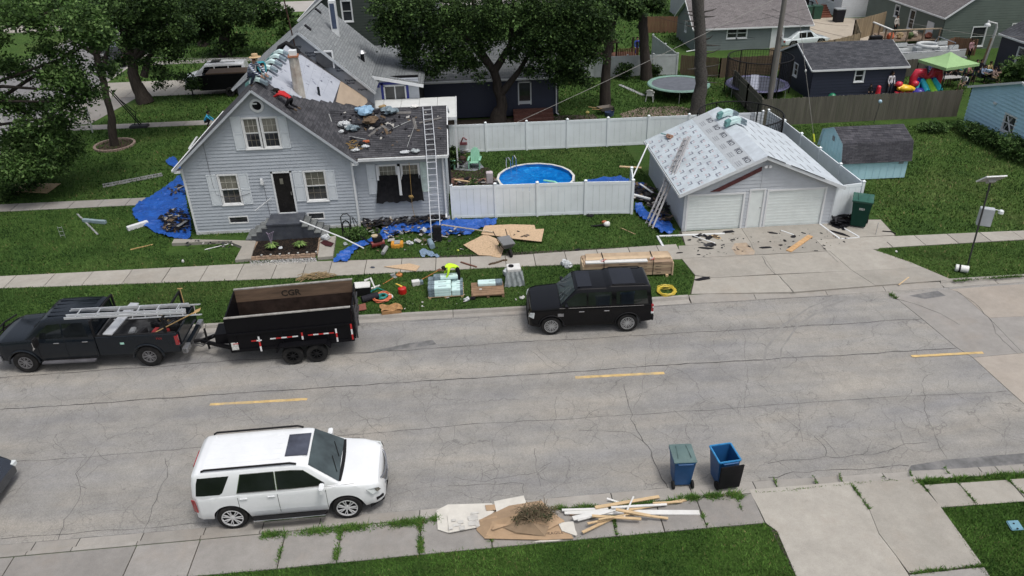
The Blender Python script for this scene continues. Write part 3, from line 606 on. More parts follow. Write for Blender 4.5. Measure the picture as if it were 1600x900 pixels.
# round vent with a broken cover
b=MB();b.T=F1;b.lathe((-9.22,.03,6.08),[(.20,0),(.30,0),(.31,.03),(.20,.05),(.2,0)],'y',24,cap=False);HX(b.build('gable_vent',WHT,H))
b=MB();b.T=F1;b.lathe((-9.22,.024,6.08),[(.22,0),(.22,.008),(0,.008)],'y',14);b.box(-9.4,.045,6.14,-9.2,.06,6.2,1);HX(b.build('vent_opening',[DARKIN,WHT],H))
# front door
b=MB();b.T=F1;b.box(-9.12,-.05,.92,-8.34,0.0,2.9);dr=HX(b.build('door',M('black_storm_door',(.016,.015,.015),.25,3,.3),H))
b=MB();b.T=F1
for q in((-9.2,.9,-9.12,2.98),(-8.34,.9,-8.26,2.98),(-9.2,2.9,-8.26,2.98),(-9.2,.86,-8.26,.92)):b.box(q[0],-.04,q[1],q[2],.04,q[3])
b.build('door_frame',WHT,dr);b=MB();b.T=F1;b.box(-8.44,0,1.8,-8.4,.05,1.95);b.build('handle',M('dull_metal',(.35,.35,.34),.4,metal=.8),dr)
b=MB();b.T=F1;b.box(-8.85,0.0,2.35,-8.7,.012,2.62);b.build('door_window',LITE,dr)
b=MB();b.T=F1;b.box(-9.72,.02,2.42,-9.58,.14,2.68,0,.02);b.box(-9.70,.02,2.36,-9.6,.11,2.42);HX(b.build('porch_light',WHT,H))
# roof boards, rakes, fascia
AO=Vector((rX,33.62,rZ));RE=Vector((-5.18,33.62,rZ-(rX+5.18)*-sl_));zE=rZ-(-5.18-rX)*sl_;zW=rZ-(rX+13.36)*sl_
YB=42.6
nR=Vector((sl_,0,1)).normalized();nL=Vector((-sl_,0,1)).normalized()
HX(deck('roof_deck',[(rX,33.62,rZ),(-5.18,33.62,zE),(-5.18,YB,zE),(rX,YB,rZ)],.09,PLYW,H));HX(deck('roof_deck',[(rX,33.62,rZ),(-13.36,33.62,zW),(-13.36,YB,zW),(rX,YB,rZ)],.09,PLYW,H))
HX(slope('roof',(-5.16,33.6,zE),(-5.16,YB,zE),(rX,YB,rZ),(rX,33.6,rZ),DKY,H));HX(slope('roof',(-13.38,33.6,zW),(-13.38,YB,zW),(rX,YB,rZ),(rX,33.6,rZ),DKY,H))
b=MB();b.bar((rX,33.6,rZ-.07),(-5.16,33.6,zE-.07),.05,.10);b.bar((rX,33.599,rZ-.07),(-13.38,33.599,zW-.07),.05,.10);b.bar((-5.14,33.62,zE-.1),(-5.14,34,zE-.1),.05,.13);HX(b.build('rake_board',M('rake_grey',(.42,.45,.48),.5,3,.1),H))
b=MB();b.prism([(-13.38,33.6,zW-.18),(-13.38,33.96,zW-.18),(-13.10,33.96,zW-.18),(-13.10,33.6,zW-.18)],(0,0,0),(0,0,.12));b.prism([(-5.16,33.6,zE-.18),(-5.16,33.96,zE-.18),(-5.4,33.96,zE-.18),(-5.4,33.6,zE-.18)],(0,0,0),(0,0,.12));HX(b.build('eave_return',WHT,H))
b=MB();b.bar((-13.42,33.6,zW-.06),(-13.42,YB,zW-.06),.1,.1);HX(b.build('gutter',WHT,H))
PR=(rX,33.6,rZ)
def RP(px,py,l=.02):return onplane(px,py,PR,nR,l)
def saw(pts,n=5,amp=.22):
 Q=[]
 for a,c in zip(pts,pts[1:]):
  for i in range(n):Q.append(a.lerp(c,i/n)+(Vector((0,0,0))if i%2 else Vector((-amp*.6,0,amp*.6*sl_))))
 return Q
def edge(pxs):return[RP(*p)for p in pxs]
top=edge([(418,112),(447,70),(532,127)])
b=MB();flatpatch(b,top+edge([(520,161)])+saw(edge([(520,161),(492,158),(462,152),(445,146)]),4)+edge([(430,138),(412,124)]),nR,.008);HX(b.build('roof_felt',FELT,H))
b=MB();flatpatch(b,edge([(532,127),(573,153),(574,160),(566,168)])+saw(edge([(566,168),(545,165),(521,161)]),3),nR,.012);HX(b.build('plywood_sheet',M('fresh_deck_plywood',(.34,.27,.20),.85,3,.1,stretch=(1,.3,1)),H))
b=MB()
for k in range(5):a,c=RP(466+k*13,82+k*9,.03),RP(452+k*13,148,.03);b.bar(a,c,.012,.004,up=nR)
HX(b.build('felt_lap',M('felt_lap_line',(.24,.26,.31),.7),H))
b=MB()
for k in range(26):
 p=RP(U(455,520),U(95,150),.03)
 if(p-RP(455,130)).length<30:b.bar(p,p+Vector((U(-.05,.05),U(.1,.2),0)),.10,.004,up=nR)
HX(b.build('felt_print',M('felt_ink',(.13,.14,.18),.7),H))
# old chimney stack seen as a broken stub, flashings
p=RP(468,147,0)
b=MB();b.xf(p+Vector((0,0,0)),.1);b.tube([(0,0,-.3),(0,0,1.75)],[.27,.22],8);b.box(-.24,-.24,1.75,.24,.24,1.83,1);b.box(-.17,-.17,1.83,.17,.17,2.05,2)
HX(b.build('chimney',[M('patched_mortar',(.44,.42,.38),.9,3,.3,dirt=.6,dirtc=(.26,.18,.13)),M('rusty_brick',(.30,.13,.07),.9,6,.3),WHT],H))
b=MB();b.tube([RP(499,150,0),RP(499,150,0)+Vector((0,0,.45))],.06,10);HX(b.build('vent_pipe',M('black_pipe',(.02,.025,.03),.5),H))
# right wing
F2=fr((0,34.3,0),VX,-VY);wo_=[(-4.4,-2.4,1.12,2.95)]
HX(lap('wing_wall',F2,lambda z:(-5.45,-1.2),.1,3.32,wo_,SID,H));HX(core('wing_core',F2,[(-5.45,.1),(-1.2,.1),(-1.2,3.32),(-5.45,3.32)],DARKIN,H,.08))
ext2=lambda z:(0,6.2)if z<3.3 else(max(0,(z-3.35)/.372),6.2-max(0,(z-3.35)/.372))
HX(lap('wing_side_wall',fr((-1.2,34.3,0),VY,VX),ext2,.1,4.45,[],SID,H))
for a0,a1 in((-4.3,-3.5),(-3.22,-2.46)):HX(window(F2,a0,a1,1.75,2.88,H,4,4,bottom=PANE))
b=MB();b.T=F2;V=[];nx_=22
for j in range(7):
 for i in range(nx_+1):
  u=i/nx_;t=j/6;zz=2.42-1.32*t-(.04*math.sin(u*19)+.03*math.sin(u*43+2))*(j>4);xx=-4.36+u*1.96+(u-.5)*.26*t*1.2-.06*t;V.append((xx,.05+.16*t*t+.02*math.sin(u*31+t*5),zz))
b.add(V,[(j*(nx_+1)+i,j*(nx_+1)+i+1,(j+1)*(nx_+1)+i+1,(j+1)*(nx_+1)+i)for j in range(6)for i in range(nx_)]);HX(b.build('black_sheet',M('black_plastic',(.012,.012,.014),.35,5,.4),H,smooth=True))
b=MB();b.T=F2;b.box(-3.42,.21,1.45,-3.3,.235,2.9);b.box(-4.42,.05,2.2,-4.32,.1,2.95);HX(b.build('window_mullion',WHT,H))
for(a0,a1)in((-4.86,-4.46),(-2.36,-1.98)):HX(shutter(F2,a0,a1,1.5,3.0,H,SHUT if a0<-4 else M('mint_white',(.5,.6,.56),.5)))
gw=.372;wzE,wzR=3.47,3.47+gw*3.4
nW=Vector((0,-gw,1)).normalized()
HX(deck('wing_deck',[(-5.3,33.86,wzE),(-1.04,33.86,wzE),(-1.04,37.26,wzR),(-6.7,37.26,wzR)],.09,PLYW,H));HX(deck('wing_deck',[(-6.7,37.26,wzR),(-1.04,37.26,wzR),(-1.04,40.8,wzE-.05),(-5.3,40.8,wzE-.05)],.09,PLYW,H))
HX(slope('wing_roof',(-5.3,33.84,wzE),(-1.02,33.84,wzE),(-1.02,37.26,wzR),(-6.75,37.26,wzR),DKX,H));HX(slope('wing_roof',(-1.02,40.8,wzE-.05),(-5.3,40.8,wzE-.05),(-6.75,37.26,wzR),(-1.02,37.26,wzR),DKX,H))
b=MB();b.box(-5.12,33.72,wzE-.14,-1.0,33.84,wzE-.02);HX(b.build('wing_gutter',M('dented_white_gutter',(.6,.62,.63),.4,5,.1),H))
b=MB();b.bar((-1.0,33.84,wzE-.09),(-1.0,37.26,wzR-.09),.05,.15);b.bar((-1.0,40.8,wzE-.14),(-1.0,37.26,wzR-.09),.05,.15);HX(b.build('wing_rake_board',WHT,H))
b=MB();b.tube([(-1.3,34.2,3.3),(-1.3,34.2,.35),(-1.3,34.0,.2)],.045,8);HX(b.build('downspout',WHT,H))
b=MB();b.tube([(-1.0,34.25,3.2),(-1.0,34.25,.1)],.05,8);b.tube([(-.98,35.8,4.2),(-.98,34.25,3.2)],.05,8);HX(b.build('black_downspout',M('black_gutter_pipe',(.015,.016,.018),.4),H))
b=MB();b.tube([(-11.9,33.9,5.0),(-11.9,33.9,2.5),(-11.85,33.9,2.0),(-11.2,33.88,1.75),(-10.3,33.88,2.0)],.008,5);b.tube([(-9.6,33.9,2.4),(-9.58,33.9,.3)],.008,5);HX(b.build('wall_cable',M('grey_cable',(.08,.08,.09),.6),H))
# porch steps: dark painted block with a flight on each side
POR=M('slate_porch_paint',(.050,.056,.070),.6,4,.2,dirt=.35,dirtc=(.16,.17,.17));st_=thing('porch_steps','dark slate painted porch with a flight of steps on each side','porch',(-8.75,33,0))
def PX(o):o.location=Vector(o.location)-Vector((-8.75,33,0));return o
b=MB();b.box(-9.5,32.75,0,-7.95,33.9,.80);PX(b.build('landing_block',POR,st_,bevel=.01));b=MB();b.box(-9.54,32.71,.8,-7.91,33.9,.88);PX(b.build('landing',POR,st_,bevel=.01))
for k in range(4):
 for s_ in(-1,1):
  x0,x1=(-7.95+k*.27,-7.95+(k+1)*.27)if s_>0 else(-9.5-(k+1)*.27,-9.5-k*.27)
  b=MB();b.box(x0+.002,32.75,0,x1-.002,33.9,.66-k*.17);b.box(x0-.0,32.73,.66-k*.17,x1+.02*s_*(s_>0),33.88,.70-k*.17,1);PX(b.build('step',[POR,M('worn_tread',(.13,.14,.14),.8,3,.4,dirt=.6,dirtc=(.05,.055,.06))],st_))
hr=MB();hr.tube([(-7.95,32.72,1.0),(-5.9,31.6,.55),(-5.0,31.35,.1)],[.035,.03,.03],6);hr.build('fallen_handrail',WHT);o=D.objects['fallen_handrail'];tag(o,'long white gutter rail leaning from the porch down onto the grass','rail')
b=MB();b.tube([(-9.35,33.8,1.75),(-10.2,33.75,1.15)],.022,6);o=b.build('handrail',WHT);tag(o,'short white handrail fixed beside the black front door','handrail')
# ---------------------------------------------------------------- garage
GA=thing('garage','grey lap sided garage with two white doors and felted roof','garage',(13,31.6,0));GO=Vector((13,31.6,0))
def GX(o):o.location=Vector(o.location)-GO;return o
GS=mat_lap('garage_lap',(.47,.50,.535));GW=mat_lap('garage_side_panel',(.46,.485,.52),.03)
g0,g1,gF,gB,gE,gR,gm=9.62,16.6,31.62,38.6,1.95,3.58,13.08
gs_=(gR-gE)/(gm-9.3)
F3=fr((0,gF,0),VX,-VY)
gop=[(9.82,12.32,0,1.74),(12.66,13.26,0,1.88),(13.5,16.1,0,1.80)]
GX(lap('wall',F3,lambda z:(g0,g1)if z<1.85 else(g0+(z-1.85)/gs_,g1-(z-1.85)/gs_*.98),0,3.3,gop,GS,GA,.17,.024));GX(core('wall_core',F3,[(g0,0),(g1,0),(g1,1.85),(gm,3.4),(g0,1.85)],DARKIN,GA,.08))
GX(lap('side_wall',fr((g0,gF,0),VY,-VX),lambda z:(0,gB-gF),.05,1.9,[(3.1,3.75,1.0,1.6)],GW,GA,.25,.008));GX(lap('side_wall',fr((g1,gF,0),VY,VX),lambda z:(0,gB-gF),.05,1.9,[],GS,GA,.17,.024))
b=MB();b.box(g0-.02,gF-.03,0,g0+.06,gF+.05,1.86);b.box(g1-.06,gF-.03,0,g1+.02,gF+.05,1.86);b.prism([(gm-.03,gF-.03,1.95),(gm+.03,gF-.03,1.95),(gm+.03,gF-.03,3.35),(gm-.03,gF-.03,3.35)],(0,0,0),(0,.03,0));GX(b.build('corner_trim',GS,GA))
GX(window(fr((g0,gF,0),VY,-VX),3.1,3.75,1.0,1.6,GA,1,2,.05,PANE,PANE))
DOORP=M('white_garage_door',(.66,.71,.70),.5,3,.05,dirt=.2,dirtc=(.42,.44,.42))
def gdoor(a0,a1,h):
 b=MB();b.T=F3
 for q in((a0-.09,0,a0,h+.09),(a1,0,a1+.09,h+.09),(a0,h,a1,h+.09)):b.box(q[0],-.05,q[1],q[2],.035,q[3])
 f=GX(b.build('garage_door',WHT,GA));n=4
 for i in range(n):
  b=MB();b.T=F3;z0,z1=h*i/n+.002,h*(i+1)/n-.002;b.box(a0,-.06,z0,a1,-.03,z1)
  for j in range(3):zz=z0+(z1-z0)*(j+.5)/3;b.box(a0+.03,-.03,zz-(z1-z0)/7.5,a1-.03,-.026,zz+(z1-z0)/7.5,0,.01)
  b.build('door_section',DOORP,f,fixn=True)
gdoor(9.82,12.32,1.74);gdoor(13.5,16.1,1.80)
b=MB();b.T=F3;b.box(12.66,-.05,0,13.26,-.01,1.88);d_=GX(b.build('door',DOORP,GA));b=MB();b.T=F3
for q in((12.58,0,12.66,1.96),(13.26,0,13.34,1.96),(12.66,1.88,13.26,1.96)):b.box(q[0],-.04,q[1],q[2],.035,q[3])
b.build('door_frame',WHT,d_);b=MB();b.T=F3;b.lathe((13.18,-.01,1.0),[(.025,0),(.025,.02),(0,.03)],'y',8);b.build('handle',M('dark_knob',(.1,.1,.1),.3,metal=.8),d_)
xl,xr=9.3,16.86;zl,zr=gR-(gm-xl)*gs_,gR-(xr-gm)*gs_;y0,y1=gF-.28,gB+.1
nGL,nGR=Vector((-gs_,0,1)).normalized(),Vector((gs_,0,1)).normalized()
GX(deck('roof_deck',[(gm,y0,gR),(xl,y0,zl),(xl,y1,zl),(gm,y1,gR)],.07,PLYW,GA));GX(deck('roof_deck',[(gm,y0,gR),(xr,y0,zr),(xr,y1,zr),(gm,y1,gR)],.07,PLYW,GA))
WF=M('white_ice_membrane',(.49,.55,.585),.42,1.6,.13,dirt=.0,bump=.5,bd=.03);GF=M('grey_printed_felt',(.42,.45,.47),.55,2.5,.06,bump=.5,bd=.03);WS=M('pale_strip',(.51,.56,.60),.45,2,.13)
sL=(Vector((gm,0,gR))-Vector((xl,0,zl))).length;eL=(Vector((gm,0,gR))-Vector((xl,0,zl))).normalized()
def gl(s,y,l=.01):return Vector((xl,y,zl))+eL*s+nGL*l
rows=[(0,.98,WF),(.95,1.9,WF),(1.87,2.72,WF),(2.66,3.6,GF),(3.52,sL+.02,WS)]
for i,(a,c,m_)in enumerate(rows):
 b=MB();b.prism([gl(a,y0,.006+.004*i),gl(a,y1,.006+.004*i),gl(c,y1,.006+.004*i),gl(c,y0,.006+.004*i)],(0,0,0),nGL*.005);GX(b.build('felt_course',m_,GA))
INK1,INK2,INK3=M('dark_ink',(.05,.055,.07),.6),M('red_ink',(.45,.10,.12),.6),M('pale_ink',(.27,.29,.31),.6)
def gmat(s,y,l):
 ux=Vector((0,-1,0));uy=eL;o=gl(s,y,l);uz=nGL
 return Matrix(((ux.x,uy.x,uz.x,o.x),(ux.y,uy.y,uz.y,o.y),(ux.z,uy.z,uz.z,o.z),(0,0,0,1)))
for k in range(6):
 y=y0+.5+k*1.14;GX(text_mesh('felt_lettering','IKO',.37,INK1,GA,gmat(3.3,y,.024),.001,.012));b=MB();P=[]
 for j in range(3):b.prism([gl(2.80+j*.09,y-.3,.0235),gl(2.80+j*.09,y+.25,.0235),gl(2.85+j*.09,y+.25,.0235),gl(2.85+j*.09,y-.3,.0235)],(0,0,0),nGL*.001)
 GX(b.build('felt_small_print',INK3,GA))
lg=MB()
for r_ in range(6):
 for k in range(10):
  s,y=.22+r_*.43,y0+.3+k*.72+(r_%2)*.34
  if y>y1-.25:continue
  l=.016+.004*(s>.95)+.004*(s>1.87)
  def q(a,c,d,e,m):lg.prism([gl(s+a,y+c,l),gl(s+a,y+d,l),gl(s+e,y+d,l),gl(s+e,y+c,l)],(0,0,0),nGL*.001,m)
  if(r_+k)%2:q(-.11,-.15,-.08,.10,0);q(.06,-.08,.14,.11,0);q(-.07,.02,.18,-.04,1);q(-.02,.02,.16,.0,1)
  else:q(-.13,.08,.16,.10,0);q(-.13,-.16,.08,-.07,0);q(.0,-.14,.02,.03,1);q(.06,-.14,.0,.08,1)
GX(lg.build('membrane_print',[M('grey_ink',(.20,.21,.25),.6,9,.5),M('pink_ink',(.52,.36,.38),.6)],GA))['kind']='stuff'
eR=(Vector((xr,0,zr))-Vector((gm,0,gR))).normalized();sR=(Vector((xr,0,zr))-Vector((gm,0,gR))).length
def grr(s,y,l=.01):return Vector((gm,y,gR))+eR*s+nGR*l
b=MB();b.prism([grr(0,y0),grr(0,y1),grr(sR,y1),grr(sR,y0)],(0,0,0),nGR*.005);GX(b.build('felt_course',WS,GA))
b=MB()
for r_ in range(6):
 for k in range(6):
  s,y=.45+r_*.56,y0+.3+k*1.2+(r_%3)*.35
  if y+.8<y1:b.prism([grr(s,y,.017),grr(s,y+.75,.017),grr(s+.05,y+.75,.017),grr(s+.05,y,.017)],(0,0,0),nGR*.001)
GX(b.build('felt_small_print',INK1,GA))
b=MB();b.bar((gm,y0,gR-.07),(xl-.03,y0,zl-.07),.04,.15);b.bar((gm,y0-.001,gR-.07),(xr+.03,y0-.001,zr-.07),.04,.15);GX(b.build('rake_board',M('pale_fascia',(.55,.58,.60),.5,3,.08),GA))
b=MB();b.box(xl-.05,y0,zl-.13,xl-.02,y1,zl-.02);GX(b.build('fascia',WHT,GA));b=MB();b.box(xr+.02,y0,zr-.13,xr+.05,y1,zr-.02);GX(b.build('fascia',WHT,GA))
b=MB()
for a,c in((.0,.9),(1.2,3.0)):b.bar(grr(a,y0-.02,.02),grr(c,y0-.02,.02),.05,.02)
GX(b.build('torn_shingle_edge',M('black_shingle_scrap',(.02,.02,.024),.9),GA))
b=MB();b.T=F3;a,c=Vector((10.75,.03,1.93)),Vector((12.98,.03,2.95));b.prism([a,a+Vector((.42,0,0)),c+Vector((0,0,-.12)),c+Vector((0,0,.08))],(0,0,0),(0,.03,0));GX(b.build('exposed_board',M('maroon_board',(.085,.02,.022),.6,4,.3),GA))
b=MB();b.T=F3;b.box(13.16,.03,3.02,13.24,.07,3.1)
for s_ in(-1,1):b.lathe((13.2+s_*.1,.08,3.06),[(.02,-.02),(.06,.04),(.07,.12),(0,.12)],'y',10)
GX(b.build('floodlight',WHT,GA))
# ---------------------------------------------------------------- white vinyl fences
VIN=M('white_vinyl_panel',(.74,.79,.815),.4,1.5,.05,dirt=.12,dirtc=(.4,.42,.42),bump=.05)
def vfence(label,pts,h=1.72,group=None,name='vinyl_fence',mt=VIN):
 P=[Vector((p[0],p[1],0))for p in pts];t=thing(name,label,'fence',P[0],0,group)
 for p in P:
  b=MB();q=p-P[0];b.box(q.x-.06,q.y-.06,0,q.x+.06,q.y+.06,h+.04);b.box(q.x-.075,q.y-.075,h+.04,q.x+.075,q.y+.075,h+.07);b.add([(q.x-.06,q.y-.06,h+.07),(q.x+.06,q.y-.06,h+.07),(q.x+.06,q.y+.06,h+.07),(q.x-.06,q.y+.06,h+.07),(q.x,q.y,h+.13)],[(0,1,4),(1,2,4),(2,3,4),(3,0,4)])
  b.build('post',mt,t)
 for a,c in zip(P,P[1:]):
  d=(c-a).normalized();A,B=a-P[0]+d*.06,c-P[0]-d*.06;n=max(1,int((B-A).length/.3));b=MB()
  for i in range(n):
   p,q=A.lerp(B,(i+.012)/n),A.lerp(B,(i+.988)/n);b.bar(p+Vector((0,0,h/2)),q+Vector((0,0,h/2)),.03 if i%2 else .0315,h-.24)
  b.build('panel',mt,t)
  for z in(.10,h-.09):r=MB();r.bar(A+Vector((0,0,z)),B+Vector((0,0,z)),.05,.15 if z>1 else .13);r.build('rail',mt,t)
 return t
vfence('white vinyl fence in front of the blue pool, facing the street',[(-.98,34.25)]+[(atY(x,300,33.95).x,34.25-(i+1)*.085)for i,x in enumerate((774,840,915))]+[(7.7,33.8),(7.95,35.4)])
vfence('white vinyl fence behind the pool, in front of the big trees',[(-1.3,43.55)]+[(x,43.5-.02*i)for i,x in enumerate((1.0,3.4,5.8,8.2,10.6,13,15.3,17.4))])
vfence('white vinyl fence running back along the right side of the garage',[(16.72,31.85),(18.12,32.1),(18.05,34.4),(18.0,36.7),(17.95,39),(17.9,41.3),(17.7,43.3)],1.8)
vfence('off white fence at the back of the trampoline yard, beneath the playset',[(5.2,58.9),(7.6,58.9),(10,58.9),(12.4,58.8),(14.4,58.8),(16.25,58.7),(16.1,62),(15.9,65.5)],1.6,mt=M('weathered_vinyl',(.40,.43,.43),.6,2,.1,dirt=.5,dirtc=(.24,.28,.24)))
# ---------------------------------------------------------------- wooden fences
WOODF=M('grey_cedar',(.105,.098,.078),.9,2.5,.28,stretch=(2,2,.15),dirt=.4,dirtc=(.06,.075,.045));WOODB=M('tan_cedar',(.26,.20,.125),.9,2.5,.25,stretch=(2,2,.15),dirt=.3,dirtc=(.16,.14,.10));WOODR=M('red_cedar',(.16,.085,.05),.9,2.5,.25,stretch=(2,2,.15))
def pfence(label,pts,h=1.75,mt=WOODF,side=1,w=.13):
 P=[Vector((p[0],p[1],0))for p in pts];t=thing('wooden_fence',label,'fence',P[0]);b=MB();r=MB()
 for a,c in zip(P,P[1:]):
  L=(c-a).length;d=(c-a)/L;n=int(L/w);nn=Vector((d.y,-d.x,0))*side
  for i in range(n):
   p=a-P[0]+d*(i+.5)*w+nn*U(.03,.042);hh=h+U(-.03,.02);x=d*w*.46
   b.prism([p-x,p+x,p+x+Vector((0,0,hh-.03)),p+x*.5+Vector((0,0,hh)),p-x*.5+Vector((0,0,hh)),p-x+Vector((0,0,hh-.03))],(0,0,0),nn*.018)
  for z in(.35,h-.35):r.bar(a-P[0]+Vector((0,0,z)),c-P[0]+Vector((0,0,z)),.05,.09)
  k=max(1,round(L/2.4))
  for i in range(k+1):p=a.lerp(c,i/k)-P[0];q=MB();q.box(p.x-.05,p.y-.05,0,p.x+.05,p.y+.05,h-.02);q.build('post',mt,t)
 b.build('pickets',mt,t)['kind']='stuff';r.build('rails',mt,t);return t
pfence('long weathered picket fence in front of the navy garage',[(18.3,45.9),(31.1,46.05)],1.72)
pfence('weathered brown fence running back beside the netted trampoline',[(18.35,46.1),(18.6,49.5),(18.8,53)],1.7,w=.14)
pfence('brown fence behind the round trampoline, beside the grey garage',[(16.6,58.8),(19.2,57.4),(23.2,57.6)],1.5,M('dark_brown_cedar',(.10,.07,.045),.9,2.5,.3,stretch=(2,2,.15)))
pfence('tan cedar fence behind the navy garage, beside the white car',[(23.4,58.6),(26.2,59.4),(29.2,60.5),(32.2,62.4),(34.2,67.5),(38.4,70.5)],1.8,WOODB)
pfence('red brown fence at the left gable of the grey garage',[(17.3,74),(21.2,73.4)],1.5,WOODR)
pfence('short brown fence between the pontoon boat and the green house',[(38.0,60.4),(39.9,61.8),(41.2,60.8)],1.3,WOODR)
pfence('grey fence beneath the pontoon boat, right of the navy garage',[(30.4,55.6),(33,55.5),(36.5,55.2)],1.3)
# ---------------------------------------------------------------- rear house (wrapped gable, felt and grey shingles) and navy wing
RH=thing('rear_house','house with wrapped grey gable, navy walls and large grey shingle roof','house',(-8.7,42.6,0));RO=Vector((-8.7,42.6,0))
def RX(o):o.location=Vector(o.location)-RO;return o
GRY=mat_shingle('grey_shingle',(.165,.18,.188),(.225,.238,.245),'y',.15,.66,.3,.08);GRX=mat_shingle('grey_shingle_front',(.115,.125,.13),(.16,.17,.175),'x',.15,.45,.3,.12);GRS=mat_shingle('grey_shingle_low',(.135,.148,.155),(.185,.197,.203),'y',.15,.2,.3,.1)
WRAP=M('house_wrap',(.215,.235,.265),.6,1.6,.1,dirt=.25,dirtc=(.15,.16,.18),bump=.4,bd=.02)
pk=Vector((-8.71,42.6,7.5));lw=Vector((-12.7,42.6,4.62));rw=Vector((-5.0,42.6,4.12));yF,yBk=42.45,50.9
def shf(p,y):return Vector((p.x,y,p.z))
b=MB();b.prism([(lw.x+.25,42.63,0),(rw.x-.12,42.62,0),(rw.x-.12,42.62,rw.z-.02),(pk.x,42.62,pk.z-.1),(lw.x+.25,42.62,lw.z+.05)],(0,0,0),(0,.12,0));RX(b.build('wrapped_wall',WRAP,RH))
for s_,x,z,y in((.16,-8.2,6.25,0),(.18,-7.35,5.85,0),(.16,-6.75,5.4,0),(.2,-7.9,5.3,0),(.16,-6.3,4.7,0),(.14,-5.7,4.25,0),(.16,-6.6,4.3,0),(.18,-9.0,6.6,0)):
 o=text_mesh('wrap_print','Kingwrap\nBarrier' if s_!=.14 else 'Kingwrap',s_,M('wrap_ink',(.03,.035,.05),.6),RH,Matrix.Translation((x,42.612,z))@Matrix.Rotation(PI/2,4,'X'),.001,.004);RX(o)
b=MB();b.box(-7.95,42.5,5.55,-7.1,42.6,6.35);RX(b.build('gable_window',PANE,RH));b=MB()
for q in((-8.0,6.35,-7.05,6.42),(-7.1,5.5,-7.03,6.35)):b.box(q[0],42.48,q[1],q[2],42.6,q[3])
RX(b.build('window_frame',WHT,RH))
RX(deck('roof_deck',[shf(pk,yF),shf(rw,yF),shf(rw,yBk),shf(pk,yBk)],.1,WHT,RH));RX(deck('roof_deck',[shf(pk,yF),shf(lw,yF),shf(lw,yBk),shf(pk,yBk)],.1,WHT,RH))
RX(slope('roof',shf(rw,yF),shf(rw,yBk),shf(pk,yBk),shf(pk,yF),GRY,RH));RX(slope('roof',shf(lw,yF),shf(lw,yBk),shf(pk,yBk),shf(pk,yF),GRY,RH))
b=MB();b.bar(shf(pk,yF-.02)-VZ*.08,shf(rw,yF-.02)-VZ*.08,.05,.13);b.bar(shf(pk,yF-.021)-VZ*.08,shf(lw,yF-.021)-VZ*.08,.05,.13);RX(b.build('rake_board',M('grey_fascia',(.42,.45,.47),.5),RH))
b=MB();b.box(lw.x+.3,42.7,0,lw.x+.42,50.8,4.6);b.box(lw.x+.42,50.68,0,-5.2,50.8,4.3);b.box(-5.2,45,0,-5.08,50.8,4.1);RX(b.build('side_walls',WRAP,RH))
# kicked-out lower roof over the sliding door
k0,k1=Vector((-5.35,44.5,4.5)),Vector((-2.45,44.5,3.88))
RX(deck('low_deck',[k0,k1,shf(k1,49.9)+VZ*.0,shf(k0,50.9)],.1,WHT,RH));RX(slope('low_roof',k1,shf(k1,50.6),shf(k0,52.5),k0,GRS,RH))
b=MB();b.bar(k0+Vector((0,-.03,-.09)),k1+Vector((0,-.03,-.09)),.05,.17);RX(b.build('fascia',WHT,RH))
DSID=mat_lap('white_lap',(.47,.50,.54));F5=fr((0,44.9,0),VX,-VY)
RX(lap('door_wall',F5,lambda z:(-5.5,-2.75),2.2,4.2,[(-4.75,-3.55,2.3,3.76)],DSID,RH));b=MB();b.box(-5.5,45.0,0,-2.75,45.1,4.3);b.box(-2.87,45.05,0,-2.75,50,3.8);RX(b.build('door_wall_core',DARKIN,RH))
BT=M('blue_flashing_tape',(.02,.03,.22),.5,5,.2);b=MB();b.T=F5
for q in((-4.95,2.3,-4.8,3.95),(-3.5,2.3,-3.35,3.95),(-5.0,3.85,-3.3,4.0),(-5.35,3.7,-5.0,3.98),(-3.1,3.75,-2.8,3.9)):b.box(q[0],.026,q[1],q[2],.034,q[3])
RX(b.build('flashing_tape',BT,RH));b=MB();b.T=F5;b.box(-4.75,-.03,2.3,-3.55,0,3.76);sd=RX(b.build('sliding_door',PANE,RH));b=MB();b.T=F5
for q in((-4.8,2.3,-4.72,3.8),(-3.58,2.3,-3.5,3.8),(-4.8,3.74,-3.5,3.81),(-4.18,2.3,-4.12,3.74)):b.box(q[0],0,q[1],q[2],.045,q[3])
b.build('door_frame',WHT,sd)
# navy wing
NAVY=mat_lap('navy_lap',(.017,.023,.05));F6=fr((0,50.0,0),VX,-VY)
RX(lap('navy_wall',F6,lambda z:(-2.75,5.95),.1,2.55,[(3.45,4.18,.85,2.25)],NAVY,RH));b=MB();b.box(-2.7,50.1,0,5.83,50.2,2.6);b.box(5.83,50.1,0,5.95,57.5,2.6);RX(b.build('navy_wall_core',DARKIN,RH))
b=MB();b.T=F6;b.box(3.45,-.02,.85,4.18,0.0,2.25);nd_=RX(b.build('back_door',PANE,RH));b=MB();b.T=F6
for q in((3.37,.8,3.45,2.33),(4.18,.8,4.26,2.33),(3.37,2.25,4.26,2.33),(3.45,.85,4.18,1.05)):b.box(q[0],0,q[1],q[2],.05,q[3])
b.build('door_frame',WHT,nd_)
RX(deck('roof_deck',[(-5.2,49.7,2.66),(6.2,49.7,2.66),(6.2,53.6,4.2),(-5.2,53.6,4.2)],.09,WHT,RH));RX(slope('navy_wing_roof',(-5.2,49.68,2.66),(6.2,49.68,2.66),(6.2,53.6,4.2),(-6.2,53.6,4.2),GRX,RH));RX(slope('navy_wing_roof',(6.2,57.6,2.66),(-5.2,57.6,2.66),(-6.2,53.6,4.2),(6.2,53.6,4.2),GRX,RH))
b=MB();b.box(-2.7,49.56,2.52,6.25,49.68,2.64);b.tube([(5.9,49.9,2.5),(5.9,49.9,.2),(6.05,49.75,.1)],.05,6);RX(b.build('gutter',WHT,RH))
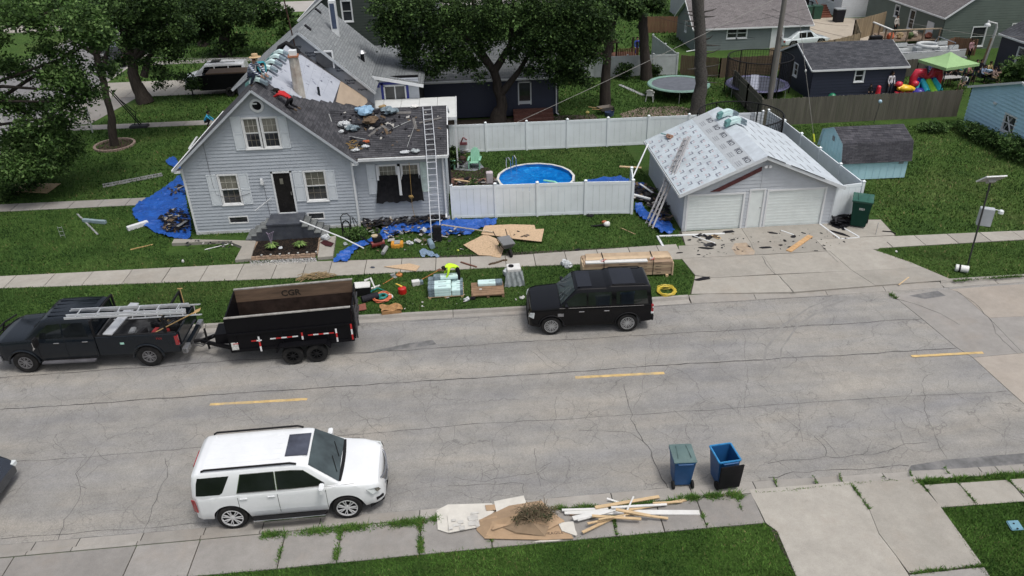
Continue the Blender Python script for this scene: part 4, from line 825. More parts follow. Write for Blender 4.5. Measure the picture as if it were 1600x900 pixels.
b=MB();b.prism([(6.0,50,0),(6.0,57.5,0),(6.0,57.5,2.6),(6.0,53.6,4.15),(6.0,50,2.6)],(0,0,0),(.05,0,0));RX(b.build('gable_wall',NAVY,RH))
for k in range(3):b=MB();b.box(3.0-.5*0,49.7-.35*(k+1),0,5.6,49.7-.35*k-.01,.62-.2*k);RX(b.build('brick_step',M('red_brick_step',(.14,.06,.045),.9,8,.3),RH))
# roof vents, flue, mast
for px,py in((497,17),(481,43)):
 P0=pk;nn=Vector((pk.z-rw.z,0,rw.x-pk.x)).normalized();a=onplane(px,py,P0,nn,.03);b=MB();b.cbox(a,(.42,.3,.08),0,0,math.atan2(pk.z-rw.z,rw.x-pk.x));RX(b.build('roof_vent',M('black_vent',(.012,.012,.014),.6),RH))
a=onplane(525,52,pk,nn,0);b=MB();b.box(a.x-.2,a.y-.2,a.z-.3,a.x+.2,a.y+.2,a.z+1.85);ch=RX(b.build('flue',WHT,RH));b=MB();b.box(a.x-.13,a.y-.215,a.z+.3,a.x+.13,a.y-.2,a.z+1.7,0);b.build('flue_grille',M('blue_black_grille',(.05,.07,.12),.4),ch);ch.children[0].location=(0,0,0)
a=onplane(567,95,pk,nn,0);b=MB();b.tube([a-VZ*.1,a+VZ*.45],.11,10);b.lathe(a+VZ*.4,[(.2,0),(.24,.06),(.12,.2),(0,.22)],'z',12,1);RX(b.build('roof_ventilator',[M('black_vent',(0,0,0)),M('galvanised',(.45,.46,.47),.4,metal=.6)],RH))
b=MB();b.tube([(-8.95,42.45,6.6),(-9.3,42.45,11.5)],.035,6);b.tube([(-9.35,42.45,10.2),(-9.0,42.45,10.2)],.02,5);RX(b.build('service_mast',M('rusty_pipe',(.05,.03,.025),.7,dirt=.5,dirtc=(.15,.06,.03)),RH))
b=MB();b.box(-11.6,50.5,0,-11.5,52.6,3.6);b.box(-13.2,50.9,3.6,-10.0,53.0,3.75,1);b.box(-13.35,50.8,3.52,-9.9,53.1,3.6);RX(b.build('side_porch',[WHT,GRX],RH))
# patio cover
pc=thing('patio_cover','flat white patio cover behind the dark wing roof','patio cover',(-3.2,43,0));PO=Vector((-3.2,43,0))
PCM=M('dirty_white_panel',(.60,.62,.61),.5,2.5,.06,dirt=.35,dirtc=(.33,.31,.27))
for k in range(5):
 x0,x1=-5.85+k*1.04,-5.85+(k+1)*1.04-.02;b=MB();b.box(x0,40.9,2.94,x1,44.85,3.0);o=b.build('roof_panel',PCM,pc);o.location=-PO
b=MB();b.box(-5.87,40.84,2.86,-.63,40.9,3.02);b.box(-.66,40.9,2.86,-.6,44.86,3.02);o=b.build('edge_beam',WHT,pc);o.location=-PO
for x,y in((-.7,41.0),(-.7,44.6),(-4.9,41)):b=MB();b.box(x-.04,y-.04,0,x+.04,y+.04,2.9);o=b.build('post',WHT,pc);o.location=-PO
# ---------------------------------------------------------------- generic gable building for the background
def gable_house(name,label,cat,x0,x1,y0,y1,eave,ridge,axis,lapm,roofm,wins=(),over=.25,course=.2,lit=WHT,ops_f=(),ops_l=()):
 t=thing(name,label,cat,(x0,y0,0));O=Vector((x0,y0,0))
 def L(o):o.location=Vector(o.location)-O;return o
 for q in wins:
  w4=(q[1],q[2],q[3],q[4])
  if q[0]=='f':ops_f=list(ops_f)+[w4]
  else:ops_l=list(ops_l)+[w4]
 if axis=='x':
  ym=(y0+y1)/2;s_=(ridge-eave)/((y1-y0)/2)
  L(lap('wall',fr((0,y0,0),VX,-VY),lambda z:(x0,x1),0,eave,ops_f,lapm,t,course))
  g=lambda z:(y0,y1)if z<eave else(y0+(z-eave)/s_,y1-(z-eave)/s_)
  L(lap('gable_wall',fr((x0,0,0),VY,-VX),g,0,ridge-.05,ops_l,lapm,t,course));L(lap('gable_wall',fr((x1,0,0),VY,VX),g,0,ridge-.05,(),lapm,t,course))
  b=MB();b.box(x0+.1,y0+.1,0,x1-.1,y1-.1,eave);b.prism([(x0+.1,y0+.1,eave),(x0+.1,y1-.1,eave),(x0+.1,ym,ridge-.12)],(0,0,0),(x1-x0-.2,0,0));L(b.build('wall_core',DARKIN,t))
  ez=eave-over*s_
  A=[(x0-over,y0-over,ez),(x1+over,y0-over,ez),(x1+over,ym,ridge),(x0-over,ym,ridge)];B=[(x1+over,y1+over,ez),(x0-over,y1+over,ez),(x0-over,ym,ridge),(x1+over,ym,ridge)]
  b=MB();b.box(x0-over,y0-over-.05,ez-.1,x1+over,y0-over-.005,ez+.02)
  for xx in(x0-over-.02,x1+over):b.bar((xx,y0-over,ez-.06),(xx,ym,ridge-.06),.04,.12);b.bar((xx,y1+over,ez-.06),(xx,ym,ridge-.06),.04,.12)
 else:
  xm=(x0+x1)/2;s_=(ridge-eave)/((x1-x0)/2)
  g=lambda z:(x0,x1)if z<eave else(x0+(z-eave)/s_,x1-(z-eave)/s_)
  L(lap('gable_wall',fr((0,y0,0),VX,-VY),g,0,ridge-.05,ops_f,lapm,t,course));L(lap('wall',fr((x0,0,0),VY,-VX),lambda z:(y0,y1),0,eave,ops_l,lapm,t,course))
  b=MB();b.box(x0+.1,y0+.1,0,x1-.1,y1-.1,eave);b.prism([(x0+.1,y0+.1,eave),(x1-.1,y0+.1,eave),(xm,y0+.1,ridge-.12)],(0,0,0),(0,y1-y0-.2,0));L(b.build('wall_core',DARKIN,t))
  ez=eave-over*s_
  A=[(x0-over,y1+over,ez),(x0-over,y0-over,ez),(xm,y0-over,ridge),(xm,y1+over,ridge)];B=[(x1+over,y0-over,ez),(x1+over,y1+over,ez),(xm,y1+over,ridge),(xm,y0-over,ridge)]
  b=MB();b.box(x0-over-.05,y0-over,ez-.1,x0-over-.005,y1+over,ez+.02);b.bar((x0-over,y0-over-.02,ez-.06),(xm,y0-over-.02,ridge-.06),.04,.12);b.bar((x1+over,y0-over-.02,ez-.06),(xm,y0-over-.02,ridge-.06),.04,.12)
 L(b.build('fascia',lit,t))
 for q in(A,B):L(deck('roof_deck',q,.08,lit,t));L(slope('roof',*q,roofm,t))
 for face,a,c,z0,z1 in wins:
  T=fr((0,y0,0),VX,-VY)if face=='f' else fr((x0,0,0),VY,-VX);L(window(T,a,c,z0,z1,t,2,2,.08,PANE,PANE,lit,False))
 t['_o']=1;del t['_o'];return t,L
dkx=mat_shingle('slate_shingle',(.045,.048,.056),(.085,.088,.098),'x',.16,.33,.3,.15);tax=mat_shingle('mauve_shingle',(.15,.138,.138),(.20,.186,.186),'x',.16,.5,.3,.1);tay=mat_shingle('mauve_shingle_side',(.14,.13,.13),(.185,.172,.17),'y',.16,.4,.3,.1)
ng,NL=gable_house('navy_garage','navy sided garage with slate roof behind the long picket fence','garage',23.5,30.0,50.9,56.6,2.1,3.2,'x',mat_lap('deep_navy_lap',(.016,.021,.042)),dkx,[('f',26.5,27.05,1.15,1.88),('l',53.4,54.0,.95,1.75)],.15)
gg,GL=gable_house('grey_garage','grey green garage with mauve roof behind the round trampoline','garage',19.6,29.5,66,71.8,2.0,3.7,'x',mat_lap('grey_green_lap',(.15,.18,.18)),tax,[('f',22.4,23.2,1.0,1.75),('f',23.25,24.05,1.0,1.75),('l',68.6,69.1,1.1,1.9)],.25)
b=MB();b.box(26.2,65.93,0,27.3,66,1.85);GL(b.build('side_door',WHT,gg));b=MB();b.tube([(19.75,65.9,1.9),(19.75,65.9,.15),(18.9,65.7,.08)],.05,6);GL(b.build('downspout',WHT,gg))
gh,HL=gable_house('green_house','sage green house with white windows behind the boat and canopy','house',39.4,50,62.9,76,2.75,6.4,'y',mat_lap('sage_lap',(.105,.135,.115)),tay,[('l',70.1,70.8,1.35,2.25),('l',67.4,68.2,.8,2.3),('f',42.0,43.1,.25,1.75),('f',45.3,46.3,.9,1.9),('f',46.5,47.6,3.6,4.6)],.2)
b=MB();b.box(39.33,64.2,.2,39.38,65.2,1.95);HL(b.build('side_door',WHT,gh))
nh,N2=gable_house('navy_house','dark navy house at the right edge behind the leafy bush','house',40.2,49,46,56.6,2.7,5.2,'y',mat_lap('ink_lap',(.018,.021,.04)),mat_shingle('ink_shingle',(.05,.052,.06),(.08,.083,.093),'y',.16,.45),[('l',53.6,54.4,1.0,2.1)],.2)
wh,W2=gable_house('white_house','white sided house behind the tan drive with wheelie bins','house',37.4,46.5,77.3,86,4.2,6.5,'x',mat_lap('bright_white_lap',(.60,.63,.65)),tax,[('f',41.3,42.6,1.6,3.4),('l',79,81,1.2,3.0)],.2)
dg,DL=gable_house('dark_green_house','dark green house with white windows behind the grey shingle roof','house',-11.5,-2.0,58.6,68,5.4,9,'y',mat_lap('forest_lap',(.034,.046,.038)),mat_shingle('far_shingle',(.10,.11,.12),(.15,.16,.17),'y',.16,.6),[('f',-8.6,-7.95,4.95,6.3),('f',-5.8,-5.2,3.1,3.9),('f',-5.1,-4.3,6.8,8.0)],.3)
_lap=lap
def lap(*a,**k):return _lap(*a,**dict(k,out=.055))if len(a)<10 else _lap(*a)
lb,LL=gable_house('light_blue_house','light blue sided house at the right edge beside the lawn','house',30.65,42,35.9,44.45,2.42,3.8,'x',mat_lap('sky_blue_lap',(.42,.65,.77)),mat_shingle('pale_far_shingle',(.16,.17,.175),(.2,.21,.215),'x',.16,.33),[('l',40.0,40.95,.85,1.75)],.2,.21)
lap=_lap
b=MB();b.bar((30.60,40.15,.9),(30.60,40.7,1.7),.01,.09,up=VX);b.bar((30.598,40.75,.9),(30.598,40.3,1.7),.01,.09,up=VX);LL(b.build('crossed_boards',WHT,lb));b=MB();b.box(30.5,41.9,2.0,30.66,42.1,2.12);LL(b.build('wall_lamp',WHT,lb))
gable_house('far_shed','pale far roofed shed beyond the grey garage','shed',22,30,78,84,2.4,4.2,'x',mat_lap('far_pale_lap',(.4,.42,.44)),tax)
# blue gambrel shed
gs2=thing('garden_shed','small light blue shed with dark gambrel roof on the right lawn','shed',(19.2,36.5,0));SO=Vector((19.2,36.5,0));SB=mat_lap('shed_blue',(.42,.66,.74),.04)
def SX(o):o.location=Vector(o.location)-SO;return o
sx0,sx1,sy0,sy1=19.25,22.75,36.5,39.3;prof=[(sy0-.12,1.0),(sy0+.14,2.0),(sy0+1.4,2.5),(sy1-.14,2.0),(sy1+.12,1.0)]
b=MB();b.prism([(sx0,sy0,.06),(sx0,sy1,.06),(sx0,sy1,1.2),(sx0,sy1-.16,1.96),(sx0,sy0+1.4,2.45),(sx0,sy0+.16,1.96),(sx0,sy0,1.2)],(0,0,0),(sx1-sx0,0,0));SX(b.build('wall',SB,gs2))
b=MB()
for k in range(8):yy=sy0+.1+k*.36;b.box(sx0-.014,yy,.06,sx0,yy+.03,min(2.1,1.15+1.2*(1-abs(yy-sy0-1.4)/1.4)))
for k in range(9):xx=sx0+.2+k*.38;b.box(xx,sy0-.014,.06,xx+.03,sy0,1.1)
SX(b.build('battens',SB,gs2));dks=mat_shingle('shed_shingle',(.042,.042,.05),(.075,.074,.083),'x',.13,.6)
for(ya,za),(yb,zb)in zip(prof,prof[1:]):
 q=[(sx0-.12,ya,za),(sx1+.12,ya,za),(sx1+.12,yb,zb),(sx0-.12,yb,zb)]
 if za>zb:q=[q[2],q[3],q[0],q[1]]
 SX(deck('roof_deck',q,.04,M('shed_trim',(.42,.55,.6),.6),gs2));SX(slope('roof',*q,dks,gs2,.13))
b=MB();b.box(sx1-.5,sy0-.03,.85,sx1-.25,sy0-.014,1.0);b.box(sx0-.03,sy0+1.3,1.75,sx0-.014,sy0+1.55,2.0);SX(b.build('louvre',M('grey_louvre',(.2,.22,.24),.6),gs2))
# ================================================================ VEHICLES (local +x forward, +y left, z up from the road)
def interp(tab,x):
 if x<=tab[0][0]:return tab[0][1]
 for(a,p),(b,q)in zip(tab,tab[1:]):
  if x<=b:return p+(q-p)*(x-a)/(b-a)
 return tab[-1][1]
BLK=M('black_plastic_trim',(.014,.014,.015),.55,6,.3,bump=.1);TYRE=M('tyre_rubber',(.018,.018,.018),.85,8,.3,dirt=.5,dirtc=(.07,.065,.06));CHR=M('chrome',(.62,.62,.63),.18,3,.1,metal=1,bump=0);ALU=M('aluminium',(.50,.51,.52),.38,4,.15,metal=.7,bump=.05)
LAMPW=M('headlight_lens',(.62,.66,.66),.12,8,.15,coat=1,bump=0);LAMPR=M('tail_light_lens',(.30,.015,.02),.15,8,.3,coat=1,bump=0);CARG=glassmat('car_glass',(.010,.012,.013),.03);SCR=glassmat('windscreen_glass',(.045,.06,.062),.02);DKPL=M('dark_underside',(.008,.008,.008),.9,4,.3)
def wheel(parent,x,y,R,w,side,rim,spokes=10,rr=.66,split=True,hub=True):
 """side +1: outer face towards +y"""
 b=MB();s=side;b.lathe((x,y,R),[(R*.62,-w/2*s),(R*.93,-w/2*s),(R,-w*.34*s),(R,w*.34*s),(R*.95,w*.47*s),(R*.8,w/2*s),(R*(rr+.02),w*.47*s),(R*rr,w*.30*s),(R*.3,w*.22*s),(0,w*.22*s)],'y',32,0,[0,0,0,0,0,0,0,1,1])
 wh=b.build('wheel',[TYRE,DKPL],parent,smooth=40)
 b=MB();b.lathe((x,y,R),[(R*rr,w*.36*s),(R*rr,w*.50*s),(R*(rr-.05),w*.50*s),(R*(rr-.06),w*.34*s),(R*rr,w*.36*s)],'y',32,cap=False)
 b.lathe((x,y,R),[(R*.17,w*.25*s),(R*.17,w*.45*s),(R*.09,w*.48*s),(0,w*.48*s)],'y',14)
 for k in range(spokes):
  for da in((-.1,.1)if split else(0,)):
   a=2*PI*k/spokes;a0,a1=a+da*.5,a+da*1.5;p=(x+math.cos(a0)*R*.14,y+w*.42*s,R+math.sin(a0)*R*.14);q=(x+math.cos(a1)*R*(rr-.02),y+w*.46*s,R+math.sin(a1)*R*(rr-.02))
   b.bar(p,q,R*.055,w*.10,up=(0,1,0))
 b.build('rim',rim,wh,smooth=30);return wh
def body(par,sp):
 x0,x1=sp['x0'],sp['x1'];R=sp['R']*1.19;wx=sp['wheels'];zt0=sp['zbot'];xs=[x0+(x1-x0)*i/150 for i in range(151)]
 prof=sp.get('side',[(0,.93),(.12,.985),(.35,1.0),(.62,.995),(.86,.985),(.95,.965),(1.0,.92)])
 V=[];K=13
 def yz(x,z):
  hw=interp(sp['hw'],x);zt=interp(sp['zt'],x);t=(z-zt0)/(zt-zt0);return hw*interp(prof,t)
 for x in xs:
  zt=interp(sp['zt'],x);zb=interp(sp['zb'],x)
  for w in wx:
   d=R*R-(x-w)**2
   if d>0:zb=max(zb,sp['R']*.98+math.sqrt(d))
  zb=min(zb,zt-.12);crown=sp.get('crown',.035);hw=interp(sp['hw'],x);row=[(0,zb)]
  for k in range(8):z=zb+(zt-zb)*[0,.1,.3,.55,.78,.9,.965,1][k];row.append((yz(x,z),z))
  ye=row[-1][0]
  for f,c in((.93,.35),(.8,.62),(.45,.9),(0,1)):row.append((ye*f,zt+crown*c))
  K=len(row);V+=[(x,y,z)for y,z in row]+[(x,-y,z)for y,z in row[1:-1]]
 n=2*K-2;ring=list(range(K))+[K+i for i in range(K-3,-1,-1)];F=[];mi=[]
 for i in range(150):
  for k in range(n):
   a,b_=ring[k],ring[(k+1)%n];F.append((i*n+a,(i+1)*n+a,(i+1)*n+b_,i*n+b_));mi.append(1 if(k==0 or k==n-1)else 0)
 F.append(tuple(ring));F.append(tuple(150*n+r for r in ring[::-1]));mi+=[0,0]
 b=MB();b.v=V;b.f=F;b.m=mi;o=b.build('body',[sp['paint'],DKPL],par,smooth=28);o.data.name='body';return yz
def cabin(par,sp):
 x0,x1=sp['cx0'],sp['cx1'];zb=sp['belt'];N=90;xs=[x0+(x1-x0)*i/N for i in range(N+1)];rt=max(z for _,z in sp['roof']);r=sp.get('corner',.07);cr=sp.get('rcrown',.035)
 def ys(x,z):t=(z-zb)/(rt-zb);return(interp(sp['cb'],x)*(1-t)+interp(sp['cr'],x)*t)
 def top(x,y):zt=interp(sp['roof'],x);ye=max(ys(x,zt),.2);return zt+cr*(1-(y/ye)**2)*min(1,(zt-zb)/.3)
 V=[];row=[]
 for x in xs:
  zt=interp(sp['roof'],x);rr=min(r,(zt-zb)*.4+.002);pts=[(ys(x,zb),zb-.06),(ys(x,zb),zb),(ys(x,(zb+zt)/2),(zb+zt)/2),(ys(x,zt-rr),zt-rr)]
  ye=ys(x,zt);pts+=[(ye-rr*.12,zt-rr*.45),(ye-rr*.5,zt-rr*.1)]
  for f in(.9,.75,.45,0):pts.append((ye*f,top(x,ye*f)))
  K=len(pts);V+=[(x,y,z)for y,z in pts]+[(x,-y,z)for y,z in pts[:-1]]
 n=2*K-1;ring=list(range(K))+[K+i for i in range(K-2,-1,-1)];F=[]
 for i in range(N):
  for k in range(n-1):a,b_=ring[k],ring[k+1];F.append((i*n+a,(i+1)*n+a,(i+1)*n+b_,i*n+b_))
 F.append(tuple(ring));F.append(tuple(N*n+q for q in ring[::-1]));b=MB();b.v=V;b.f=F;b.m=[0]*len(F);b.build('roof',sp.get('roofpaint',sp['paint']),par,smooth=30)
 return ys,top
def sidepane(par,ys,pts,side,off=.008,name='side_window',mt=CARG,frame=None):
 b=MB();xa,xb=min(p[0]for p in pts),max(p[0]for p in pts);n=len(pts);NX=14;V=[]
 for i in range(NX+1):
  x=min(max(xa+(xb-xa)*i/NX,xa+1e-4),xb-1e-4);zz=[]
  for(p,q)in zip(pts,pts[1:]+pts[:1]):
   if(p[0]-x)*(q[0]-x)<0:zz.append(p[1]+(q[1]-p[1])*(x-p[0])/(q[0]-p[0]))
  za,zb=min(zz),max(zz);V+=[(x,side*(ys(x,za+(zb-za)*k/4)+off),za+(zb-za)*k/4)for k in range(5)]
 b.add(V,[(i*5+k,(i+1)*5+k,(i+1)*5+k+1,i*5+k+1)for i in range(NX)for k in range(4)]);w=b.build(name,mt,par,smooth=60)
 if frame:
  f=MB();Q=[(x,side*(ys(x,z)+off+.004),z)for x,z in pts]
  for a,c in zip(Q,Q[1:]+Q[:1]):f.bar(a,c,.018,.012,up=(0,1,0))
  f.build('window_trim',frame,w)
 return w
def screen(par,sp,ys,top,xa,xb,name='windscreen',mt=SCR,m=.93,off=.012,wip=True):
 b=MB();b.grid(lambda u,v:(lambda x:(x,(u*2-1)*ys(x,interp(sp['roof'],x))*m,top(x,(u*2-1)*ys(x,interp(sp['roof'],x))*m)+off))(xa+(xb-xa)*v),12,8);w=b.build(name,mt,par,smooth=60)
 if wip:
  b=MB()
  for s in(-.55,.05):x=max(xa,xb)-.06;p=(x,s,top(x,s)+.03);x2=x-.16;q=(x2,s+.5,top(x2,s+.5)+.025);b.tube([p,q],.01,4)
  b.build('wiper',BLK,w)
 return w
def vline(par,yz,x,z0,z1,sides=(-1,1),w=.012,name='door_gap',mt=None,lean=0):
 for s in sides:
  b=MB();n=6
  for i in range(n):
   za,zc=z0+(z1-z0)*i/n,z0+(z1-z0)*(i+1)/n;xa,xc=x+lean*i/n,x+lean*(i+1)/n
   b.add([(xa-w/2,s*(yz(xa,za)+.003),za),(xa+w/2,s*(yz(xa,za)+.003),za),(xc+w/2,s*(yz(xc,zc)+.003),zc),(xc-w/2,s*(yz(xc,zc)+.003),zc)],[(0,1,2,3)])
  b.build(name,mt or BLK,par,fixn=False)
def hline(par,yz,xa,xb,z,w=.012,sides=(-1,1),name='body_crease',mt=None,out=.003):
 for s in sides:
  b=MB();n=14
  for i in range(n):
   p,q=xa+(xb-xa)*i/n,xa+(xb-xa)*(i+1)/n
   b.add([(p,s*(yz(p,z)+out),z-w/2),(q,s*(yz(q,z)+out),z-w/2),(q,s*(yz(q,z)+out),z+w/2),(p,s*(yz(p,z)+out),z+w/2)],[(0,1,2,3)])
  b.build(name,mt or BLK,par,fixn=False)
def handle(par,yz,x,z,sides=(-1,1),mt=None,l=.2):
 for s in sides:b=MB();y=s*(yz(x,z)+.02);b.box(x-l/2,y-.015,z-.018,x+l/2,y+.015,z+.018);b.build('door_handle',mt,par,bevel=.008)
def mirror(par,x,y,z,mt,sz=(.13,.26,.2),sides=(-1,1)):
 for s in sides:b=MB();b.cbox((x,s*(y+sz[1]/2),z),sz);b.cbox((x+.02,s*(y-.02),z-.03),(.06,.12,.05));b.build('mirror',mt,par,bevel=.035)
def place(px_front,px_rear,z=RZ):
 """heading and midpoint from the two near-side tyre contact points in the photo"""
 a,b=at(*px_front,z),at(*px_rear,z);d=(a-b).normalized();return(a+b)/2,d,(a-b).length
# ---- white full-size SUV (faces +X, its right side towards us)
WP=paint('pearl_white_paint',(.74,.76,.77),.14,0)
mid,d,wb=place((546,808),(369,824));nrm=Vector((-d.y,d.x,0));c=mid+nrm*.93
yk=thing('suv','large white SUV with dark sunroof parked by the near kerb','car',(c.x,c.y,RZ),math.atan2(d.y,d.x))
hwb=wb/2
sp=dict(x0=-hwb-1.14,x1=hwb+1.02,R=.405,wheels=(-hwb,hwb),zbot=.36,paint=WP,hw=[(-hwb-1.14,.80),(-hwb-1.08,.92),(-hwb-.9,.985),(-hwb,1.01),(0,1.0),(hwb,1.005),(hwb+.4,.985),(hwb+.72,.92),(hwb+.9,.82),(hwb+.99,.68),(hwb+1.02,.58)],zt=[(-hwb-1.14,.82),(-hwb-1.12,1.0),(-hwb-1.05,1.19),(-hwb-.9,1.22),(hwb-.35,1.235),(hwb-.1,1.23),(hwb+.45,1.17),(hwb+.75,1.10),(hwb+.88,1.03),(hwb+.95,.9),(hwb+1.0,.74),(hwb+1.02,.62)],zb=[(-hwb-1.14,.5),(-hwb-.9,.42),(-hwb,.36),(hwb,.36),(hwb+.8,.36),(hwb+1.02,.42)],crown=.05)
yz=body(yk,sp)
sp.update(cx0=-hwb-1.09,cx1=hwb-.10,belt=1.2,roof=[(-hwb-1.09,1.25),(-hwb-1.06,1.62),(-hwb-1.0,1.78),(-hwb-.85,1.85),(-hwb-.6,1.88),(-.3,1.90),(.45,1.88),(.62,1.845),(hwb-.1,1.235)],cb=[(-hwb-1.09,.88),(-hwb-.98,.94),(-hwb-.7,.965),(.5,.965),(hwb-.1,.93)],cr=[(-hwb-1.09,.70),(-hwb-.9,.77),(-hwb-.6,.78),(.5,.77),(hwb-.1,.73)])
ys,tp=cabin(yk,sp);screen(yk,sp,ys,tp,.66,hwb-.13)
b=MB();b.grid(lambda u,v:(hwb-.17+.10*v+.05*(1-(u*2-1)**2),(u*2-1)*.84,1.262+.02*(1-(u*2-1)**2)-.0*v),12,2);b.build('cowl',BLK,yk)
for s in(-1,1):
 sidepane(yk,ys,[(-hwb-.93,1.25),(-hwb-.12,1.25),(-hwb+.13,1.75),(-hwb-.82,1.75)],s);sidepane(yk,ys,[(-hwb+.27,1.25),(-.24,1.25),(-.24,1.77),(-hwb+.42,1.77)],s,frame=CHR);sidepane(yk,ys,[(-.20,1.25),(1.02,1.25),(1.02,1.33),(.52,1.74),(.2,1.77),(-.20,1.77)],s,frame=CHR)
 b=MB();b.tube([(-hwb-.62,s*.74,1.90),(-hwb-.5,s*.75,1.945),(.2,s*.75,1.955),(.36,s*.74,1.90)],.028,8);b.build('roof_rail',BLK,yk)
 b=MB();b.prism([(-hwb+.5,s*1.0,.34),(hwb-.52,s*1.0,.34),(hwb-.62,s*1.14,.34),(-hwb+.62,s*1.14,.34)],(0,0,0),(0,0,.05));rb=b.build('running_board',BLK,yk);b=MB();b.bar((-hwb+.58,s*1.15,.37),(hwb-.56,s*1.15,.37),.03,.04);b.build('board_trim',CHR,rb)
for x,ln in((-hwb+.27,.1),(-.22,0),(hwb-.48,0)):vline(yk,yz,x,.5,1.22,lean=0)
hline(yk,yz,-hwb+.5,hwb-.48,.62,.02,mt=WP,out=.012,name='door_moulding');hline(yk,yz,-hwb-.9,hwb+.3,1.21,.012);handle(yk,yz,-.38,1.08,mt=WP);handle(yk,yz,-hwb+.42,1.08,mt=WP);mirror(yk,.98,.99,1.30,WP)
b=MB();b.box(.02,-.44,1.915,.62,.44,1.932);b.build('sunroof',glassmat('sunroof_glass',(.05,.055,.075),.25),yk,bevel=.006)
b=MB()
for k in range(6):y=-.5+k*.2;b.bar((-hwb-.55,y,1.913-.03*(y/.8)**2),(-.1,y,1.932-.03*(y/.8)**2),.02,.008)
b.build('roof_ribs',WP,yk);b=MB();b.box(-hwb-1.09,-.3,1.70,-hwb-1.02,.3,1.74);b.build('brake_light',LAMPR,yk)
for s in(-1,1):
 b=MB();P=[(hwb+.55,s*.985,1.0),(hwb+.84,s*.905,.99),(hwb+.90,s*.845,.84),(hwb+.7,s*.955,.78)];b.prism([Vector(p)for p in P],(0,0,0),(.03,s*.02,.02));b.build('headlight',LAMPW,yk,bevel=.008)
 b=MB();P=[(hwb+.77,s*.93,.975),(hwb+.86,s*.89,.965),(hwb+.91,s*.84,.85),(hwb+.82,s*.9,.83)];b.prism([Vector(p)+Vector((.02,s*.015,.015))for p in P],(0,0,0),(.02,s*.01,.015));b.build('headlight_chrome',M('projector_lens',(.16,.15,.13),.1,20,.8,coat=1),yk)
 b=MB();b.prism([(-hwb-1.10,s*.93,.72),(-hwb-.96,s*.985,.72),(-hwb-.98,s*.99,1.15),(-hwb-1.10,s*.95,1.15)],(0,0,0),(-.03,s*.012,0));b.build('tail_light',LAMPR,yk)
 b=MB();b.prism([(hwb+.80,s*.88,.52),(hwb+.97,s*.73,.52),(hwb+.97,s*.73,.60),(hwb+.80,s*.88,.60)],(0,0,0),(.02,s*.02,0));b.build('fog_light',BLK,yk)
b=MB();b.grid(lambda u,v:(hwb+.90+.13*(1-(u*2-1)**2)**.6+.01*(1-v),(u*2-1)*.55,.66+.33*v),12,5);g_=b.build('grille',M('chrome_mesh',(.30,.30,.31),.3,30,.7,metal=.8),yk)
b=MB()
for z in(.66,.99):b.tube([(hwb+.91+.13*(1-(k/6-1)**2)**.6+.02,(k/6-1)*.57,z)for k in range(13)],.018,6)
b.build('grille_surround',CHR,g_);b=MB();b.box(hwb+1.01,-.14,.50,hwb+1.05,.14,.62);b.build('number_plate',TRIM,yk)
b=MB();b.prism([(hwb+.62,-.95,.40),(hwb+.98,-.68,.40),(hwb+1.05,0,.40),(hwb+.98,.68,.40),(hwb+.62,.95,.40)],(0,0,0),(0,0,-.08));b.build('front_air_dam',BLK,yk)
for x in(-hwb,hwb):
 for s in(-1,1):wheel(yk,x,s*.86,.405,.28,s,M('bright_alloy',(.72,.73,.74),.2,4,.08,metal=.35,bump=0),7,.70)
def squeeze(root,lim,k,sgn):
 for o in root.children_recursive:
  if o.type!='MESH':continue
  for v in o.data.vertices:
   if sgn*v.co.x>lim:v.co.x=sgn*(lim+(sgn*v.co.x-lim)*k)
squeeze(yk,hwb+.42,.72,-1)
# ---- black boxy SUV (faces -X, its left side towards us)
BP=paint('gloss_black_paint',(.0035,.0035,.0045),.07,0,.12,.22)
mid,d,wb=place((861,521.5),(979,516.5));nrm=Vector((d.y,-d.x,0));c=mid+nrm*.86;hwb=wb/2
lr=thing('suv','black boxy SUV with clear headlights parked beside the stack of lumber','car',(c.x,c.y,RZ),math.atan2(d.y,d.x))
sp=dict(x0=-hwb-1.02,x1=hwb+.88,R=.385,wheels=(-hwb,hwb),zbot=.34,paint=BP,side=[(0,.96),(.15,.99),(.4,1.0),(.7,1.0),(.9,.99),(1,.96)],hw=[(-hwb-1.02,.86),(-hwb-.95,.93),(-hwb,.955),(hwb,.955),(hwb+.5,.94),(hwb+.72,.89),(hwb+.84,.8),(hwb+.88,.7)],zt=[(-hwb-1.02,.95),(-hwb-.98,1.14),(hwb-.5,1.14),(hwb-.3,1.15),(hwb+.5,1.09),(hwb+.74,1.05),(hwb+.82,.93),(hwb+.88,.7)],zb=[(-hwb-1.02,.48),(-hwb,.36),(hwb,.36),(hwb+.88,.38)],crown=.03)
yz=body(lr,sp)
sp.update(cx0=-hwb-.98,cx1=hwb-.32,belt=1.12,roof=[(-hwb-.98,1.2),(-hwb-.90,1.78),(-hwb-.8,1.84),(-.75,1.86),(-.62,1.80),(.3,1.80),(.5,1.765),(hwb-.32,1.16)],cb=[(-hwb-.98,.89),(0,.90),(hwb-.32,.88)],cr=[(-hwb-.98,.72),(0,.72),(hwb-.32,.70)],corner=.05,rcrown=.025)
ys,tp=cabin(lr,sp);screen(lr,sp,ys,tp,.54,hwb-.36,mt=SCR)
